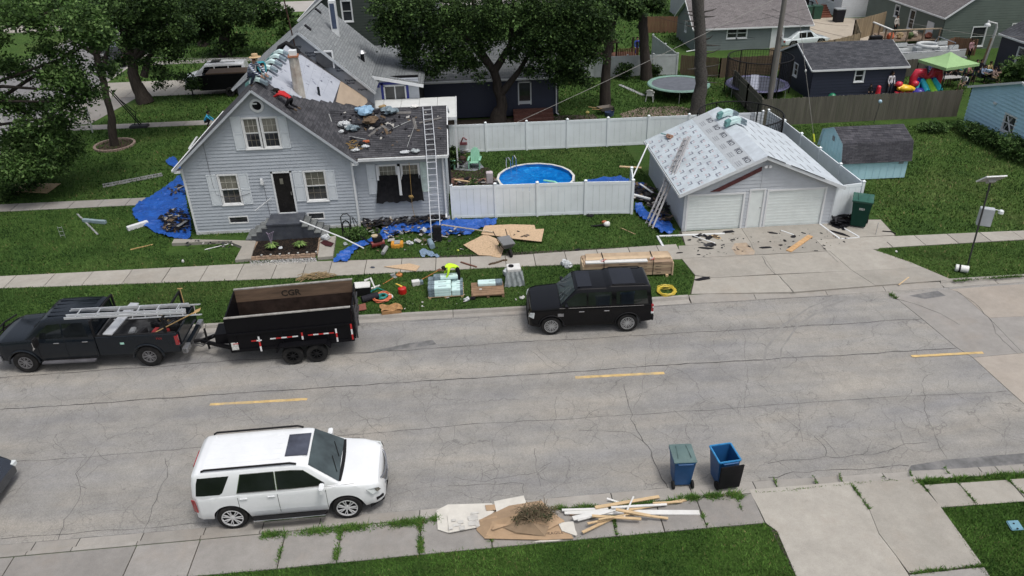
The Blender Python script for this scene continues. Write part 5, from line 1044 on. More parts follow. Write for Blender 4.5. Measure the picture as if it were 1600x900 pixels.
for s in(-1,1):
 sidepane(lr,ys,[(-hwb-.80,1.17),(-.98,1.17),(-.98,1.66),(-hwb-.78,1.68)],s);sidepane(lr,ys,[(-.80,1.17),(.05,1.17),(.05,1.66),(-.80,1.66)],s);sidepane(lr,ys,[(.11,1.17),(1.0,1.17),(1.0,1.22),(.48,1.65),(.11,1.66)],s)
 b=MB();b.box(-hwb-1.03,s*.93-.05,.80,-hwb-.93,s*.93+.03,1.15);t_=b.build('tail_light',LAMPR,lr,bevel=.01);b=MB();b.box(-hwb-1.035,s*.93-.04,.78,-hwb-.92,s*.93+.036,.86);b.lathe((-hwb-1.0,s*.965,1.05),[(.03,0),(.03,.004*s),(0,.004*s)],'y',8);b.build('reversing_lens',LAMPW,t_)
 b=MB();b.prism([(hwb+.62,s*.925,.98),(hwb+.80,s*.86,.96),(hwb+.86,s*.78,.76),(hwb+.66,s*.925,.74)],(0,0,0),(.03,s*.02,0));b.build('headlight',LAMPW,lr,bevel=.01)
 b=MB();b.box(hwb-.46,s*.955-.01,.80,hwb-.24,s*.955+.012,.92);b.build('side_vent',M('grey_vent',(.30,.30,.31),.4,metal=.5),lr)
 b=MB();b.tube([(-hwb-.7,s*.66,1.84),(-hwb-.6,s*.665,1.885),(-.9,s*.665,1.89),(-.78,s*.66,1.85)],.018,6);b.build('roof_rail',BLK,lr)
 for w_ in(-hwb,hwb):
  b=MB();P=[(w_+math.cos(a)*.47,s*(.962),.385+math.sin(a)*.47)for a in[PI*k/12 for k in range(13)]];b.tube(P,.025,5);b.build('arch_trim',BLK,lr)
for x in(-.86,.08,hwb-.5):vline(lr,yz,x,.45,1.13)
handle(lr,yz,-.62,.98,mt=CHR);handle(lr,yz,.30,.98,mt=CHR);mirror(lr,.86,.93,1.22,BP,(.12,.24,.2));hline(lr,yz,-hwb-.6,hwb-.3,1.12,.016,mt=CHR)
b=MB();b.box(-.1,-.6,1.805,.42,.6,1.83);b.build('glass_roof',glassmat('roof_glass',(.004,.004,.007),.05),lr);b=MB();b.box(-1.7,-.6,1.865,-.85,.6,1.885);b.build('glass_roof',glassmat('roof_glass',(.004,.004,.007),.05),lr)
b=MB();b.box(hwb+.82,-.5,.72,hwb+.89,.5,.92);b.build('grille',M('black_mesh',(.03,.03,.03),.4,40,.8),lr);b=MB();b.prism([(hwb+.4,-.93,.34),(hwb+.9,-.7,.34),(hwb+.93,0,.34),(hwb+.9,.7,.34),(hwb+.4,.93,.34)],(0,0,0),(0,0,.2));b.build('front_bumper',BLK,lr,bevel=.02)
b=MB();b.box(-hwb-1.08,-.88,.42,-hwb-.98,.88,.66);b.build('rear_bumper',BLK,lr,bevel=.02)
for x in(-hwb,hwb):
 for s in(-1,1):wheel(lr,x,s*.83,.385,.26,s,ALU,10,.67)
squeeze(lr,hwb+.42,.84,-1);squeeze(lr,hwb+.42,.88,1)
# ---- dark crew-cab pickup (faces -X)
GP=paint('dark_slate_paint',(.008,.011,.015),.09,0,.2,.28)
mid,d,wb=place((48.5,580),(240,570));nrm=Vector((d.y,-d.x,0));c=mid+nrm*.90;hwb=wb/2
pk_=thing('pickup_truck','dark grey crew cab pickup truck loaded with aluminium ladders','pickup truck',(c.x,c.y,RZ),math.atan2(d.y,d.x))
sp=dict(x0=-.45,x1=hwb+1.0,R=.43,wheels=(hwb,),zbot=.48,paint=GP,side=[(0,.97),(.2,1.0),(.6,1.0),(.85,.985),(1,.94)],hw=[(-.45,.98),(hwb,1.0),(hwb+.6,.99),(hwb+.85,.93),(hwb+1.0,.82)],zt=[(-.45,1.32),(hwb-.55,1.34),(hwb-.3,1.33),(hwb+.6,1.28),(hwb+.86,1.22),(hwb+.97,1.0),(hwb+1.0,.8)],zb=[(-.45,.55),(hwb,.5),(hwb+1,.55)],crown=.06)
yz=body(pk_,sp)
sp.update(cx0=-.43,cx1=hwb-.22,belt=1.3,roof=[(-.43,1.95),(-.30,1.99),(.4,2.02),(hwb-1.05,2.0),(hwb-.88,1.96),(hwb-.22,1.35)],cb=[(-.45,.95),(hwb-.2,.93)],cr=[(-.45,.80),(hwb-.2,.77)],rcrown=.03)
ys,tp=cabin(pk_,sp);screen(pk_,sp,ys,tp,hwb-.84,hwb-.26)
b=MB()
for k in range(5):y=-.52+k*.26;b.bar((-.25,y,2.025),(hwb-1.05,y,2.04),.07,.02)
b.build('roof_ribs',GP,pk_)
for s in(-1,1):
 sidepane(pk_,ys,[(-.26,1.36),(.56,1.36),(.56,1.86),(-.16,1.86)],s);sidepane(pk_,ys,[(.62,1.36),(1.55,1.33),(1.55,1.42),(1.06,1.84),(.62,1.86)],s)
 b=MB();b.bar((-.3,s*1.02,.42),(hwb-.62,s*1.02,.42),.16,.05);b.build('running_board',M('scuffed_grey',(.09,.09,.10),.5,4,.4),pk_)
 b=MB();b.prism([(hwb+.68,s*.97,1.12),(hwb+.9,s*.9,1.1),(hwb+.95,s*.88,.82),(hwb+.75,s*.97,.82)],(0,0,0),(.03,s*.02,0));b.build('headlight',M('smoked_lens',(.16,.16,.17),.15,coat=1),pk_)
 P=[(w_+math.cos(a)*.52,s*1.005,.43+math.sin(a)*.52)for w_ in(hwb,)for a in[PI*k/12 for k in range(13)]];b=MB();b.tube(P,.04,6);b.build('arch_flare',GP,pk_)
 b=MB();b.prism([(hwb-.62,s*1.003,1.16),(hwb-.52,s*1.003,1.2),(hwb-.42,s*1.003,.92),(hwb-.5,s*1.003,.98)],(0,0,0),(0,s*.012,0));b.build('side_vent',CHR,pk_)
 b=MB();b.cbox((hwb-.72,s*1.17,1.36),(.12,.24,.34));b.cbox((hwb-.72,s*1.03,1.33),(.06,.14,.06));b.build('mirror',BLK,pk_,bevel=.03)
 b=MB();b.box(hwb-.66,s*1.17-.09,1.24,hwb-.64,s*1.17+.09,1.40);b.build('mirror_glass',CHR,pk_)
for x in(-.42,.58,hwb-.62):vline(pk_,yz,x,.6,1.3)
handle(pk_,yz,-.12,1.18,mt=CHR);handle(pk_,yz,.86,1.18,mt=CHR)
b=MB();b.grid(lambda u,v:(hwb+.98+.04*(1-(u*2-1)**2),(u*2-1)*.70,.78+.40*v),8,4);b.build('grille',M('black_grille',(.02,.02,.02),.4,30,.8),pk_)
b=MB();b.prism([(hwb+.75,-1.0,.5),(hwb+1.12,-.85,.5),(hwb+1.16,0,.5),(hwb+1.12,.85,.5),(hwb+.75,1.0,.5)],(0,0,0),(0,0,.25));b.build('front_bumper',M('worn_chrome',(.4,.41,.43),.3,4,.2,metal=.8),pk_,bevel=.02)
b=MB()
for y in(-.35,.35):b.tube([(hwb+1.15,y,.6),(hwb+1.25,y,1.0),(hwb+1.12,y,1.32)],.03,6)
for z,x in((.75,hwb+1.22),(1.05,hwb+1.25),(1.32,hwb+1.12)):b.tube([(x-.15,-.95,z-.03),(x,-.4,z),(x,.4,z),(x-.15,.95,z-.03)],.03,6)
b.build('bull_bar',BLK,pk_)
# bed
bx0,bx1=-hwb-1.13,-.50;BED=M('scratched_bed',(.05,.052,.056),.6,5,.4,dirt=.5,dirtc=(.02,.02,.02))
def bedside(s):
 b=MB();xs=[bx0+(bx1-bx0)*i/40 for i in range(41)];V=[]
 for x in xs:
  zb=.58;dd=(.43*1.2)**2-(x+hwb)**2
  if dd>0:zb=max(zb,.42+math.sqrt(dd))
  zb=min(zb,1.12);V+=[(x,s*1.0,zb),(x,s*1.0,1.22),(x,s*.985,1.31),(x,s*.955,1.335),(x,s*.89,1.335),(x,s*.875,1.30),(x,s*.875,zb)]
 F=[(i*7+k,(i+1)*7+k,(i+1)*7+(k+1)%7,i*7+(k+1)%7)for i in range(40)for k in range(7)]+[tuple(range(7)),tuple(280+k for k in range(7))[::-1]]
 b.add(V,F);b.build('bed_side',GP,pk_,smooth=30);b=MB();P=[(-hwb+math.cos(a)*.52,s*1.005,.43+math.sin(a)*.52)for a in[PI*k/12 for k in range(13)]];b.tube(P,.04,6);b.build('arch_flare',GP,pk_)
 b=MB();b.bar((bx0+.05,s*.915,1.345),(bx1-.02,s*.915,1.345),.10,.015);b.build('bed_rail_cap',BLK,pk_)
for s in(-1,1):bedside(s)
b=MB();b.box(bx0,-.88,.80,bx1,.88,.85);b.box(bx1-.06,-.88,.85,bx1,.88,1.33)
for s in(-1,1):b.box(-hwb-.5,s*.88-(.22 if s>0 else 0),.85,-hwb+.5,s*.88+(.22 if s<0 else 0),1.05)
b.build('bed_floor',BED,pk_);b=MB();b.box(bx0-.06,-.86,.78,bx0,.86,1.33);b.build('tailgate',GP,pk_,bevel=.012)
b=MB();b.box(bx0-.22,-.98,.50,bx0-.06,.98,.68);b.build('rear_bumper',GP,pk_,bevel=.02)
for s in(-1,1):b=MB();b.box(bx0-.24,s*.78-.2,.49,bx0-.05,s*.78+.2,.69);b.build('bumper_end',M('worn_chrome',(0,0,0)),pk_,bevel=.02)
for s in(-1,1):b=MB();b.box(bx0-.03,s*.97-.05,.86,bx0+.10,s*.97+.04,1.24);b.build('tail_light',LAMPR,pk_,bevel=.01)
o=text_mesh('badge','FX4',.12,M('dull_red_badge',(.16,.012,.014),.5),pk_,Matrix.Translation((bx0+.62,1.003,1.16))@Matrix.Rotation(PI,4,'Z')@Matrix.Rotation(PI/2,4,'X'),.001,.004)
b=MB();b.box(-hwb+.72,1.0,1.0,-hwb+.86,1.006,1.08);b.build('fuel_sticker',M('mint_sticker',(.35,.6,.5),.5),pk_)
b=MB();b.box(-hwb-.9,-.5,.45,hwb+.6,.5,.62);b.build('chassis',DKPL,pk_)
for x in(-hwb,hwb):
 for s in(-1,1):wheel(pk_,x,s*.86,.43,.30,s,M('grey_machined',(.24,.24,.25),.4,metal=.6),8,.56)
# rack in the bed with ladders, plank and tools resting on it
rk=thing('ladder_rack','black steel rack posts standing in the pickup bed','rack',(c.x,c.y,RZ),math.atan2(d.y,d.x))
for x in(bx1+.02,bx0+.35):
 for s in(-1,1):b=MB();b.bar((x,s*.93,1.33),(x,s*.93,1.92),.06,.06);b.build('post',BLK,rk)
 b=MB();b.bar((x,-.95,1.94),(x,.95,1.94),.06,.06);b.build('crossbar',BLK,rk)
def ladder(name,label,cat,L,w,n,p,rot,group=None,rail=.035,dep=.08,mt=ALU,parent=None,quat=None):
 t=thing(name,label,cat,p,0,group)
 if quat is not None:t.rotation_mode='QUATERNION';t.rotation_quaternion=quat
 else:t.rotation_euler=rot
 for s in(-1,1):b=MB();b.box(0,s*w/2-rail/2,-dep/2,L,s*w/2+rail/2,dep/2);b.build('rail',mt,t)
 b=MB();b.tube([(0,-w/2,0),(0,w/2,0)],.017,6);me=None
 for i in range(n):
  x=(i+.5)*L/n
  if me is None:o=b.build('rung',mt,t);me=o.data;o.location=(x,0,0)
  else:o=D.objects.new('rung',me);COL.objects.link(o);o.parent=t;o.location=(x,0,0)
 return t
def lquat(a,b,side):
 x=(Vector(b)-Vector(a)).normalized();y=Vector(side);y=(y-x*y.dot(x)).normalized();z=x.cross(y);return Matrix(((x.x,y.x,z.x),(x.y,y.y,z.y),(x.z,y.z,z.z))).to_quaternion()
TW=rk.matrix_basis
def tw(x,y,z):return TW@Vector((x,y,z))
ah=math.atan2(d.y,d.x)
A,B=tw(bx0-.45,.55,2.04),tw(.42,.55,2.04)
ladder('extension_ladder','aluminium extension ladder lying flat on the pickup rack','ladder',(B-A).length,.46,6,A,None,quat=lquat(A,B,tw(0,1,0)-tw(0,0,0)),mt=M('bright_aluminium',(.62,.64,.66),.35,4,.1,metal=.5))
ladder('extension_ladder','second aluminium ladder section stacked on the pickup rack ladder','ladder',(B-A).length*.98,.38,6,A+Vector((0,0,.09)),None,quat=lquat(A,B,tw(0,1,0)-tw(0,0,0)),mt=M('bright_aluminium',(0,0,0)))
A,B=tw(bx0-.62,-.1,1.62),tw(bx1-.2,-.25,1.50)
ladder('step_ladder','folded ladder standing out past the pickup tailgate','ladder',(B-A).length,.38,7,A,None,quat=lquat(A,B,(0,.3,1)),mt=M('bright_aluminium',(0,0,0)))
A,B=tw(-.95,.98,1.42),tw(-1.25,-.9,1.55)
b=MB();b.bar(A,B,.34,.05);o=b.build('aluminium_plank',M('bright_aluminium',(0,0,0)),None,bevel=.006);tag(o,'wide aluminium work plank laid across the pickup bed','plank')
tb=thing('tool_pile','dark heap of hoses, red tools and bags in the pickup bed','tools',(c.x,c.y,RZ),ah);rnd=random.Random(4)
TM_=[M('tool_black',(.02,.02,.022),.6),M('tool_red',(.25,.02,.02),.5),M('tool_grey',(.2,.21,.22),.5),M('tool_tan',(.35,.25,.12),.6)]
for k in range(16):
 b=MB();x,y=bx0+.3+rnd.random()*1.6,-.65+rnd.random()*1.2;b.xf((x,y,.98+rnd.random()*.12),rnd.random()*6);b.box(-.25*rnd.random()-.12,-.1,-.12,.22,.1,.1);b.build(['tool_case','bag','tool'][k%3],TM_[[0,1,0,2,0,0,3,0][k%8]],tb,bevel=.03)
b=MB()
for k in range(4):b.tube([(bx0+.7+.34*math.cos(a),-.1+.3*math.sin(a),1.22+.03*k+.05*math.sin(2*a+k))for a in[2*PI*i/16 for i in range(17)]],.022,5)
b.build('hose_coil',TM_[0],tb)
b=MB();b.xf(tw(bx0-.1,.5,1.5),ah);b.tube([(-.5,0,.35),(.9,.2,-.25)],.02,6);b.add([(-.75,-.1,.48),(-.5,-.12,.38),(-.5,.12,.36),(-.75,.1,.46)],[(0,1,2,3)]);o=b.build('shovel',M('tan_handle',(.42,.28,.12),.7));tag(o,'wooden handled shovel sticking out over the pickup tailgate','shovel')
b=MB();b.xf(tw(bx0+.25,-.85,1.35),ah);b.tube([(0,0,0),(0,0,.75)],.018,6);b.tube([(-.09,0,.75),(.09,0,.75)],.02,6);o=b.build('shovel',M('tan_handle',(0,0,0)));tag(o,'upright shovel handle standing at the rear of the pickup bed','shovel')
# ---- black dump trailer
a,b2=at(500,559,RZ),at(460,563,RZ);d=(b2-a).normalized();mid=(a+b2)/2;ah=math.atan2(d.y,d.x);nrm=Vector((d.y,-d.x,0))
TB=paint('trailer_black',(.0045,.0045,.006),.4,0,0,.15);cT=mid+nrm*.98
tr=thing('dump_trailer','black tandem axle dump trailer with wooden side boards behind the pickup','trailer',(cT.x,cT.y,RZ),ah);TRW=Matrix.Translation((cT.x,cT.y,RZ))@Matrix.Rotation(ah,4,'Z');inv=TRW.inverted()
fx=(inv@atY(240+112,500,24)).x
X0,X1=-1.78,2.5;YW=1.0;z0,z1,z2=.78,1.34,2.0
WDB=M('board_brown',(.13,.085,.055),.9,3,.35,stretch=(.3,2,2),dirt=.6,dirtc=(.05,.038,.03));RUS=M('rusty_floor',(.035,.024,.020),.85,2.5,.45,dirt=.6,dirtc=(.015,.014,.013))
for s in(-1,1):
 b=MB();b.box(X0,s*YW-.025,z0-.12,X1,s*YW+.025,z1);b.build('side_panel',TB,tr)
 b=MB();b.box(X0+.02,s*(YW-.002)-.02,z1+.004,X1-.01,s*(YW-.002)+.02,z2);w_=b.build('side_board',[TB if s>0 else WDB],tr)
 b=MB();b.box(X0+.03,s*(YW-.045)-.008,z0+.72,X1-.02,s*(YW-.045)+.008,z2-.01);b.build('inner_board',WDB,tr);b=MB();b.box(X0+.03,s*(YW-.045)-.012,z0+.01,X1-.02,s*(YW-.045)+.012,z0+.71);b.build('inner_board',RUS,tr)
 b=MB();b.box(X0,s*YW-.05,z2,X1,s*YW+.04,z2+.035);b.build('top_rail',M('rail_edge',(.30,.29,.27),.6,dirt=.6,dirtc=(.1,.07,.05)),tr)
 for k in range(6):x=X0+.15+k*.78;b=MB();b.box(x-.03,s*(YW+.025)-.02,z0-.1,x+.03,s*(YW+.025)+.03,z1);b.build('stake',TB,tr)
 b=MB();b.bar((X0,s*(YW+.03),z1+.01),(X1,s*(YW+.03),z1+.01),.07,.07);b.bar((X0,s*(YW+.03),z0-.1),(X1,s*(YW+.03),z0-.1),.07,.1);b.build('rail',TB,tr)
 b=MB();b.box(-.86,s*(YW+.30)-.0,.79,.86,s*(YW+.30)+.0+.001,.83);b.prism([(-.95,s*(YW+.02),.62),(-.8,s*(YW+.02),.82),(.8,s*(YW+.02),.82),(.95,s*(YW+.02),.62),(.9,s*(YW+.02),.60),(.77,s*(YW+.02),.78),(-.77,s*(YW+.02),.78),(-.9,s*(YW+.02),.60)],(0,0,0),(0,s*.30,0));b.build('fender',TB,tr)
b=MB();b.box(X1-.02,-YW,z0-.1,X1+.03,YW,z2-.05);b.build('front_panel',TB,tr);b=MB();b.box(X0,-YW,z0-.08,X1,YW,z0);b.build('floor',RUS,tr)
for s in(-1,1):b=MB();b.box(X0-.06,s*.52-.49,z0-.08,X0-.01,s*.52+.49,z2-.15);b.build('rear_gate',TB,tr)
b=MB();b.tube([(X0-.1,0,.6),(X0-.1,0,z2)],.03,6);b.tube([(X0-.1,.9,.65),(X0-.1,.9,z2)],.03,6)
for z in(.9,1.2,1.5):b.box(X0-.12,-.9,z-.03,X0-.07,.9,z+.03)
b.build('gate_latch',M('greasy_steel',(.08,.08,.085),.5,metal=.5),tr)
for s in(-1,1):b=MB();b.bar((X1,s*.75,.62),(X1+1.25,0,.58),.08,.13);b.build('tongue_arm',TB,tr)
b=MB();b.box(X1+.08,-.4,.62,X1+.65,.4,1.02,0,.02);b.build('battery_box',TB,tr);b=MB();b.box(X1+1.15,-.05,.56,X1+1.5,.05,.66);b.tube([(X1+1.0,.12,.3),(X1+1.0,.12,1.15)],.04,8);b.build('coupler_jack',BLK,tr)
b=MB();b.tube([(X1+.9,.2,.7),(X1+1.2,.15,.45),(X1+1.5,.1,.5)],.02,5);b.tube([(X1+.8,-.2,.7),(X1+1.2,-.1,.35),(X1+1.6,0,.55)],.02,5);b.build('safety_chains',M('greasy_steel',(0,0,0)),tr)
b=MB();b.box(X0,-.5,.45,X1,-.4,.66);b.box(X0,.4,.45,X1,.5,.66);b.build('chassis',DKPL,tr)
RR,WW=M('reflector_red',(.45,.02,.02),.3),M('reflector_white',(.7,.7,.7),.3);tp_=MB()
def tape(x,z,L,vert=False,first=0):
 n=max(2,int(L/.17))
 for k in range(n):
  b=MB();y=YW+.065
  if vert:b.box(x-.03,y,z-L*(k+1)/n,x+.03,y+.004,z-L*k/n)
  else:b.box(x-L*(k+1)/n,y,z-.025,x-L*k/n,y+.004,z+.025)
  b.build('reflector',RR if(k+first)%2 else WW,tr)
tape(1.75,1.04,.36,False,1);tape(1.48,1.2,.62,True);tape(1.1,1.06,.95);tape(-.0,1.2,.3,True,1);tape(-.2,1.06,.9,False,1);tape(-1.18,1.22,.55,True);tape(-1.72,1.36,.66,True,1)
b=MB();b.box(X1-.28,YW+.03,.72,X1-.05,YW+.06,1.02);b.build('warning_label',M('label_white',(.55,.55,.52),.5,30,.5),tr);b=MB();b.box(X1-.3,YW+.058,.97,X1-.12,YW+.064,1.0);b.box(X1-.3,YW+.058,.68,X1-.1,YW+.064,.72);b.build('label_red',RR,tr)
o=text_mesh('board_stencil','CGR',.34,M('charred_ink',(.03,.025,.02),.9),tr,Matrix.Translation((.5,-YW+.055,z2-.3))@Matrix.Rotation(PI,4,'Z')@Matrix.Rotation(PI/2,4,'X'),.001,.01)
for x in(-.42,.42):
 for s in(-1,1):wheel(tr,x,s*(YW+.15),.37,.24,s,BLK,8,.58,False)
# ---- background and edge vehicles
def simple_car(name,label,cat,loc,rz,pnt,L=4.7,H=1.7,W=1.85,box=True,hood=.9,wheels=True,group=None,glass=CARG):
 t=thing(name,label,cat,loc,rz,group);h=L*.30;R=.34
 sp=dict(x0=-L/2,x1=L/2,R=R,wheels=(-h,h),zbot=.28,paint=pnt,hw=[(-L/2,W*.40),(-L/2+.15,W*.48),(0,W/2),(L/2-.5,W*.49),(L/2-.1,W*.42),(L/2,W*.34)],zt=[(-L/2,.8),(-L/2+.08,H*.55),(0,H*.56),(L/2-hood,H*.56),(L/2-.25,H*.47),(L/2,H*.38)],zb=[(-L/2,.3),(L/2,.3)])
 yz=body(t,sp);bk=-L/2+(.12 if box else .7)
 sp.update(cx0=bk,cx1=L/2-hood,belt=H*.55,roof=[(bk,H*.58),(bk+(.12 if box else .7),H*.95),(0,H),(L/2-hood-.85,H*.96),(L/2-hood,H*.57)],cb=[(-9,W*.46),(9,W*.45)],cr=[(-9,W*.39),(9,W*.38)])
 ys,tp=cabin(t,sp);screen(t,sp,ys,tp,L/2-hood-.8,L/2-hood-.05,wip=False)
 xa,xb=bk+(.25 if box else .7),L/2-hood-.5
 for s in(-1,1):
  n=3 if box else 2
  for k in range(n):p,q=xa+(xb-xa)*k/n+.04,xa+(xb-xa)*(k+1)/n-.04;sidepane(t,ys,[(p,H*.58),(q,H*.58),(q-.05*(k==n-1)*6,H*.88),(p,H*.88)],s)
  b=MB();b.box(-L/2-.01,s*W*.42-.08,H*.4,-L/2+.08,s*W*.42+.06,H*.5);b.build('tail_light',LAMPR,t);b=MB();b.box(L/2-.12,s*W*.38-.12,H*.34,L/2+.0,s*W*.38+.06,H*.42);b.build('headlight',LAMPW,t)
  for x in(-h,h):wheel(t,x,s*(W/2-.12),R,.22,s,ALU,6,.62,False)
 return t,ys,tp
q=at(345,118,.9);sv=simple_car('suv','white SUV with roof rails on the west driveway behind the black trailer','car',(at(380,118).x-1.2,61.6,.03),rad(184),paint('far_white_paint',(.62,.64,.66),.2),4.9,1.75)
for s in(-1,1):b=MB();b.tube([(-1.6,s*.66,1.80),(.6,s*.66,1.82)],.03,6);b.build('roof_rail',CHR,sv[0])
b=MB();b.box(-.4,-.4,1.785,.3,.4,1.80);b.build('sunroof',PANE,sv[0])
dt=thing('dump_trailer','small black dump trailer loaded with plywood on the west driveway','trailer',(-17.6,58.9,.03),rad(182))
b=MB();b.box(-2.1,-.9,.55,2.0,.9,.62);b.build('floor',TB,dt)
for s in(-1,1):b=MB();b.box(-2.1,s*.9-.03,.5,2.0,s*.9+.03,1.6);b.build('side_panel',TB,dt)
b=MB();b.box(1.97,-.9,.5,2.03,.9,1.35);b.build('front_panel',TB,dt);b=MB();b.box(-1.6,-.7,1.6,1.5,.75,1.68);b.build('plywood_load',M('brown_load',(.12,.08,.05),.8),dt)
for s in(-1,1):b=MB();b.bar((2.0,s*.6,.55),(3.3,0,.5),.08,.12);b.build('tongue_arm',TB,dt)
b=MB();b.tube([(2.9,.1,0),(2.9,.1,1.1)],.05,8);b.box(2.75,-.05,0,3.05,.25,.03);b.build('jack',BLK,dt)
for s in(-1,1):
 for x in(-.9,-.1):wheel(dt,x,s*1.02,.34,.2,s,BLK,6,.55,False)
simple_car('van','dark red van parked beside the tan drive by the utility pole','van',(29.3,71.2,.02),rad(258),paint('maroon_paint',(.10,.012,.018),.2),4.8,1.9)
simple_car('car','white car parked behind the tan cedar fence','car',(29.2,66.6,.02),rad(12),paint('silver_white_paint',(.60,.66,.67),.2),4.5,1.4,box=False,hood=1.1)
simple_car('pickup_truck','dark vehicle parked under the trees on the side street','car',(-29.9,71.5,RZ),rad(88),paint('street_black',(.015,.017,.018),.25),5.2,1.8)
simple_car('car','white car far along the side street beyond the trees','car',(-30,88,RZ),rad(92),paint('street_white',(.5,.52,.55),.25),4.6,1.5,box=False)
simple_car('car','dark blue car just entering at the left edge, near kerb','car',(at(0,775,RZ).x-2.05,at(0,785,RZ).y+.35,RZ),rad(-1),paint('edge_blue',(.012,.016,.024),.15),4.6,1.45,box=False)
# ================================================================ VEGETATION
def leafmat(name,c,tr=.25):
 n=newmat(name);k=n.ramp(n.noise(1.6,4),[(.3,tuple(x*.7 for x in c)),(.7,tuple(x*1.3 for x in c))]);n.col(k);n.rough(.75);n.p.inputs['Specular IOR Level'].default_value=.25
 t=n.n.new('ShaderNodeBsdfTranslucent');n.l.new(k,t.inputs[0]);m=n.n.new('ShaderNodeMixShader');m.inputs[0].default_value=tr
 n.l.new(n.p.outputs[0],m.inputs[1]);n.l.new(t.outputs[0],m.inputs[2]);n.l.new(m.outputs[0],n.out.inputs[0]);return n.m
LEAF=[leafmat('leaf_mid',(.035,.070,.016)),leafmat('leaf_light',(.085,.15,.042)),leafmat('leaf_dark',(.016,.036,.010))]
LEAFB=[leafmat('leaf_bright_mid',(.062,.125,.028)),leafmat('leaf_bright',(.135,.22,.07)),leafmat('leaf_bright_dark',(.028,.06,.016))]
BARK=M('bark',(.045,.038,.033),.95,3,.35,stretch=(3,3,.6),bump=.8,bd=.04);BARKG=M('grey_bark',(.075,.068,.062),.95,5,.5,stretch=(2,2,2),bump=.9,bd=.04)
def leaves(name,blobs,ncl,per,size,mats,parent,clr=.35,droop=.25,seed=1,p=(.42,.28,.30),origin=(0,0,0)):
 r=np.random.RandomState(seed);B=np.array([list(b[0])+list(b[1])for b in blobs]);vol=B[:,3]*B[:,4]*B[:,5];vol=vol**.55
 k=r.choice(len(B),ncl,p=vol/vol.sum());d=r.normal(0,1,(ncl,3));d/=np.linalg.norm(d,axis=1)[:,None];rad_=r.uniform(.35,1,ncl)**.5
 C_=B[k,:3]+d*B[k,3:]*rad_[:,None];cm=r.choice(3,ncl,p=p)
 n=ncl*per;cc=np.repeat(C_,per,0);dd=r.normal(0,1,(n,3))*clr*.55;dd[:,2]*=.6;P=cc+dd;P[:,2]-=np.hypot(dd[:,0],dd[:,1])*droop
 nr=r.normal(0,1,(n,3));nr[:,2]+=1.1;nr/=np.linalg.norm(nr,axis=1)[:,None];u=r.normal(0,1,(n,3));u-=nr*(u*nr).sum(1)[:,None];u/=np.linalg.norm(u,axis=1)[:,None];v=np.cross(nr,u)
 s=size*r.uniform(.6,1.4,n)[:,None];V=np.stack([P-u*s,P+v*s*.55-nr*s*.12,P+u*s,P-v*s*.55-nr*s*.12],1)-np.array(origin)
 mi=np.where(r.uniform(0,1,n)<.75,np.repeat(cm,per),r.choice(3,n,p=p))
 o=raw(name,V.reshape(-1,3),np.arange(4*n).reshape(n,4),mats,mi,parent);return o
def tree(name,label,base,trunk,limbs,blobs,ncl,per,size,cat='tree',mats=None,bark=None,seed=1,clr=.45,group=None,r0=.4,r1=.18,p=(.42,.28,.30)):
 base=Vector(base);t=thing(name,label,cat,base,0,group);b=MB();T=[Vector(q)-base for q in trunk];n=len(T);rs=[r0*1.35]+[r0+(r1-r0)*i/(n-1)for i in range(1,n)]
 rr=random.Random(seed);P=[];R_=[]
 for i in range(n-1):
  for k in range(4):f=k/4;P.append(T[i].lerp(T[i+1],f)+(Vector((rr.uniform(-.05,.05),rr.uniform(-.05,.05),0))if i+k else Vector((0,0,0))));R_.append((rs[i]*(1-f)+rs[i+1]*f)*rr.uniform(.94,1.06))
 P.append(T[-1]);R_.append(rs[-1]);b.tube(P,R_,12);b.build('trunk',bark or BARK,t,smooth=60)
 for lm in limbs:
  L=[Vector(q)-base for q in lm];b=MB();m=len(L);b.tube(L,[r1*.9*(1-.75*i/(m-1))+.01 for i in range(m)],8);b.build('limb',bark or BARK,t,smooth=60)
 if blobs:leaves('crown',blobs,ncl,per,size,mats or LEAF,t,clr,seed=seed,origin=base,p=p)
 return t
def pxblobs(lst,Y,dep=1.0,sy=1.0):
 o=[]
 for q in lst:
  yy=Y+(q[3]if len(q)>3 else 0);c=atY(q[0],q[1],yy);e=atY(q[0]+q[2],q[1],yy);r=(e-c).length;o.append((c,(r,r*dep,r*.85*sy)))
 return o
def limb_to(start,c,sag=.3):
 s,c=Vector(start),Vector(c);m=s.lerp(c,.5)+Vector((U(-.4,.4),U(-.4,.4),U(.1,.6)));return[s,m,c]
# big maple hanging in from the left edge
tb_=Vector((-27.2,38.6,0));bl=pxblobs([(8,12,30),(50,8,30),(95,14,28),(135,22,30),(160,40,22),(150,60,20),(120,55,24),(80,38,16),(5,50,18),(5,100,16),(30,108,12),(75,78,16),(105,88,22),(95,112,20),(128,110,16),(150,120,12),(130,140,18),(152,142,10),(112,150,14),(70,112,13),(60,128,9),(12,145,18),(38,132,8),(8,170,12),(60,165,14),(88,180,14),(28,182,9),(70,205,20),(100,205,14),(30,215,22),(8,225,20),(55,238,24),(90,238,18),(112,242,9),(20,258,22),(50,268,14),(8,290,18),(82,262,10),(38,292,9),(18,320,12),(8,345,14),(25,160,14),(110,130,16),(60,178,12),(100,190,16),(130,168,10),(40,225,18),(75,222,16),(110,222,12),(30,245,20),(70,252,14),(105,250,9),(45,275,14),(15,305,16),(35,315,9),(10,375,14),(30,365,9),(0,395,12),(30,338,7),(45,350,5)],40.2,1.5)
bl=[(c+Vector((0,random.Random(i).uniform(-1.6,1.6),0)),r)for i,(c,r)in enumerate(bl)]
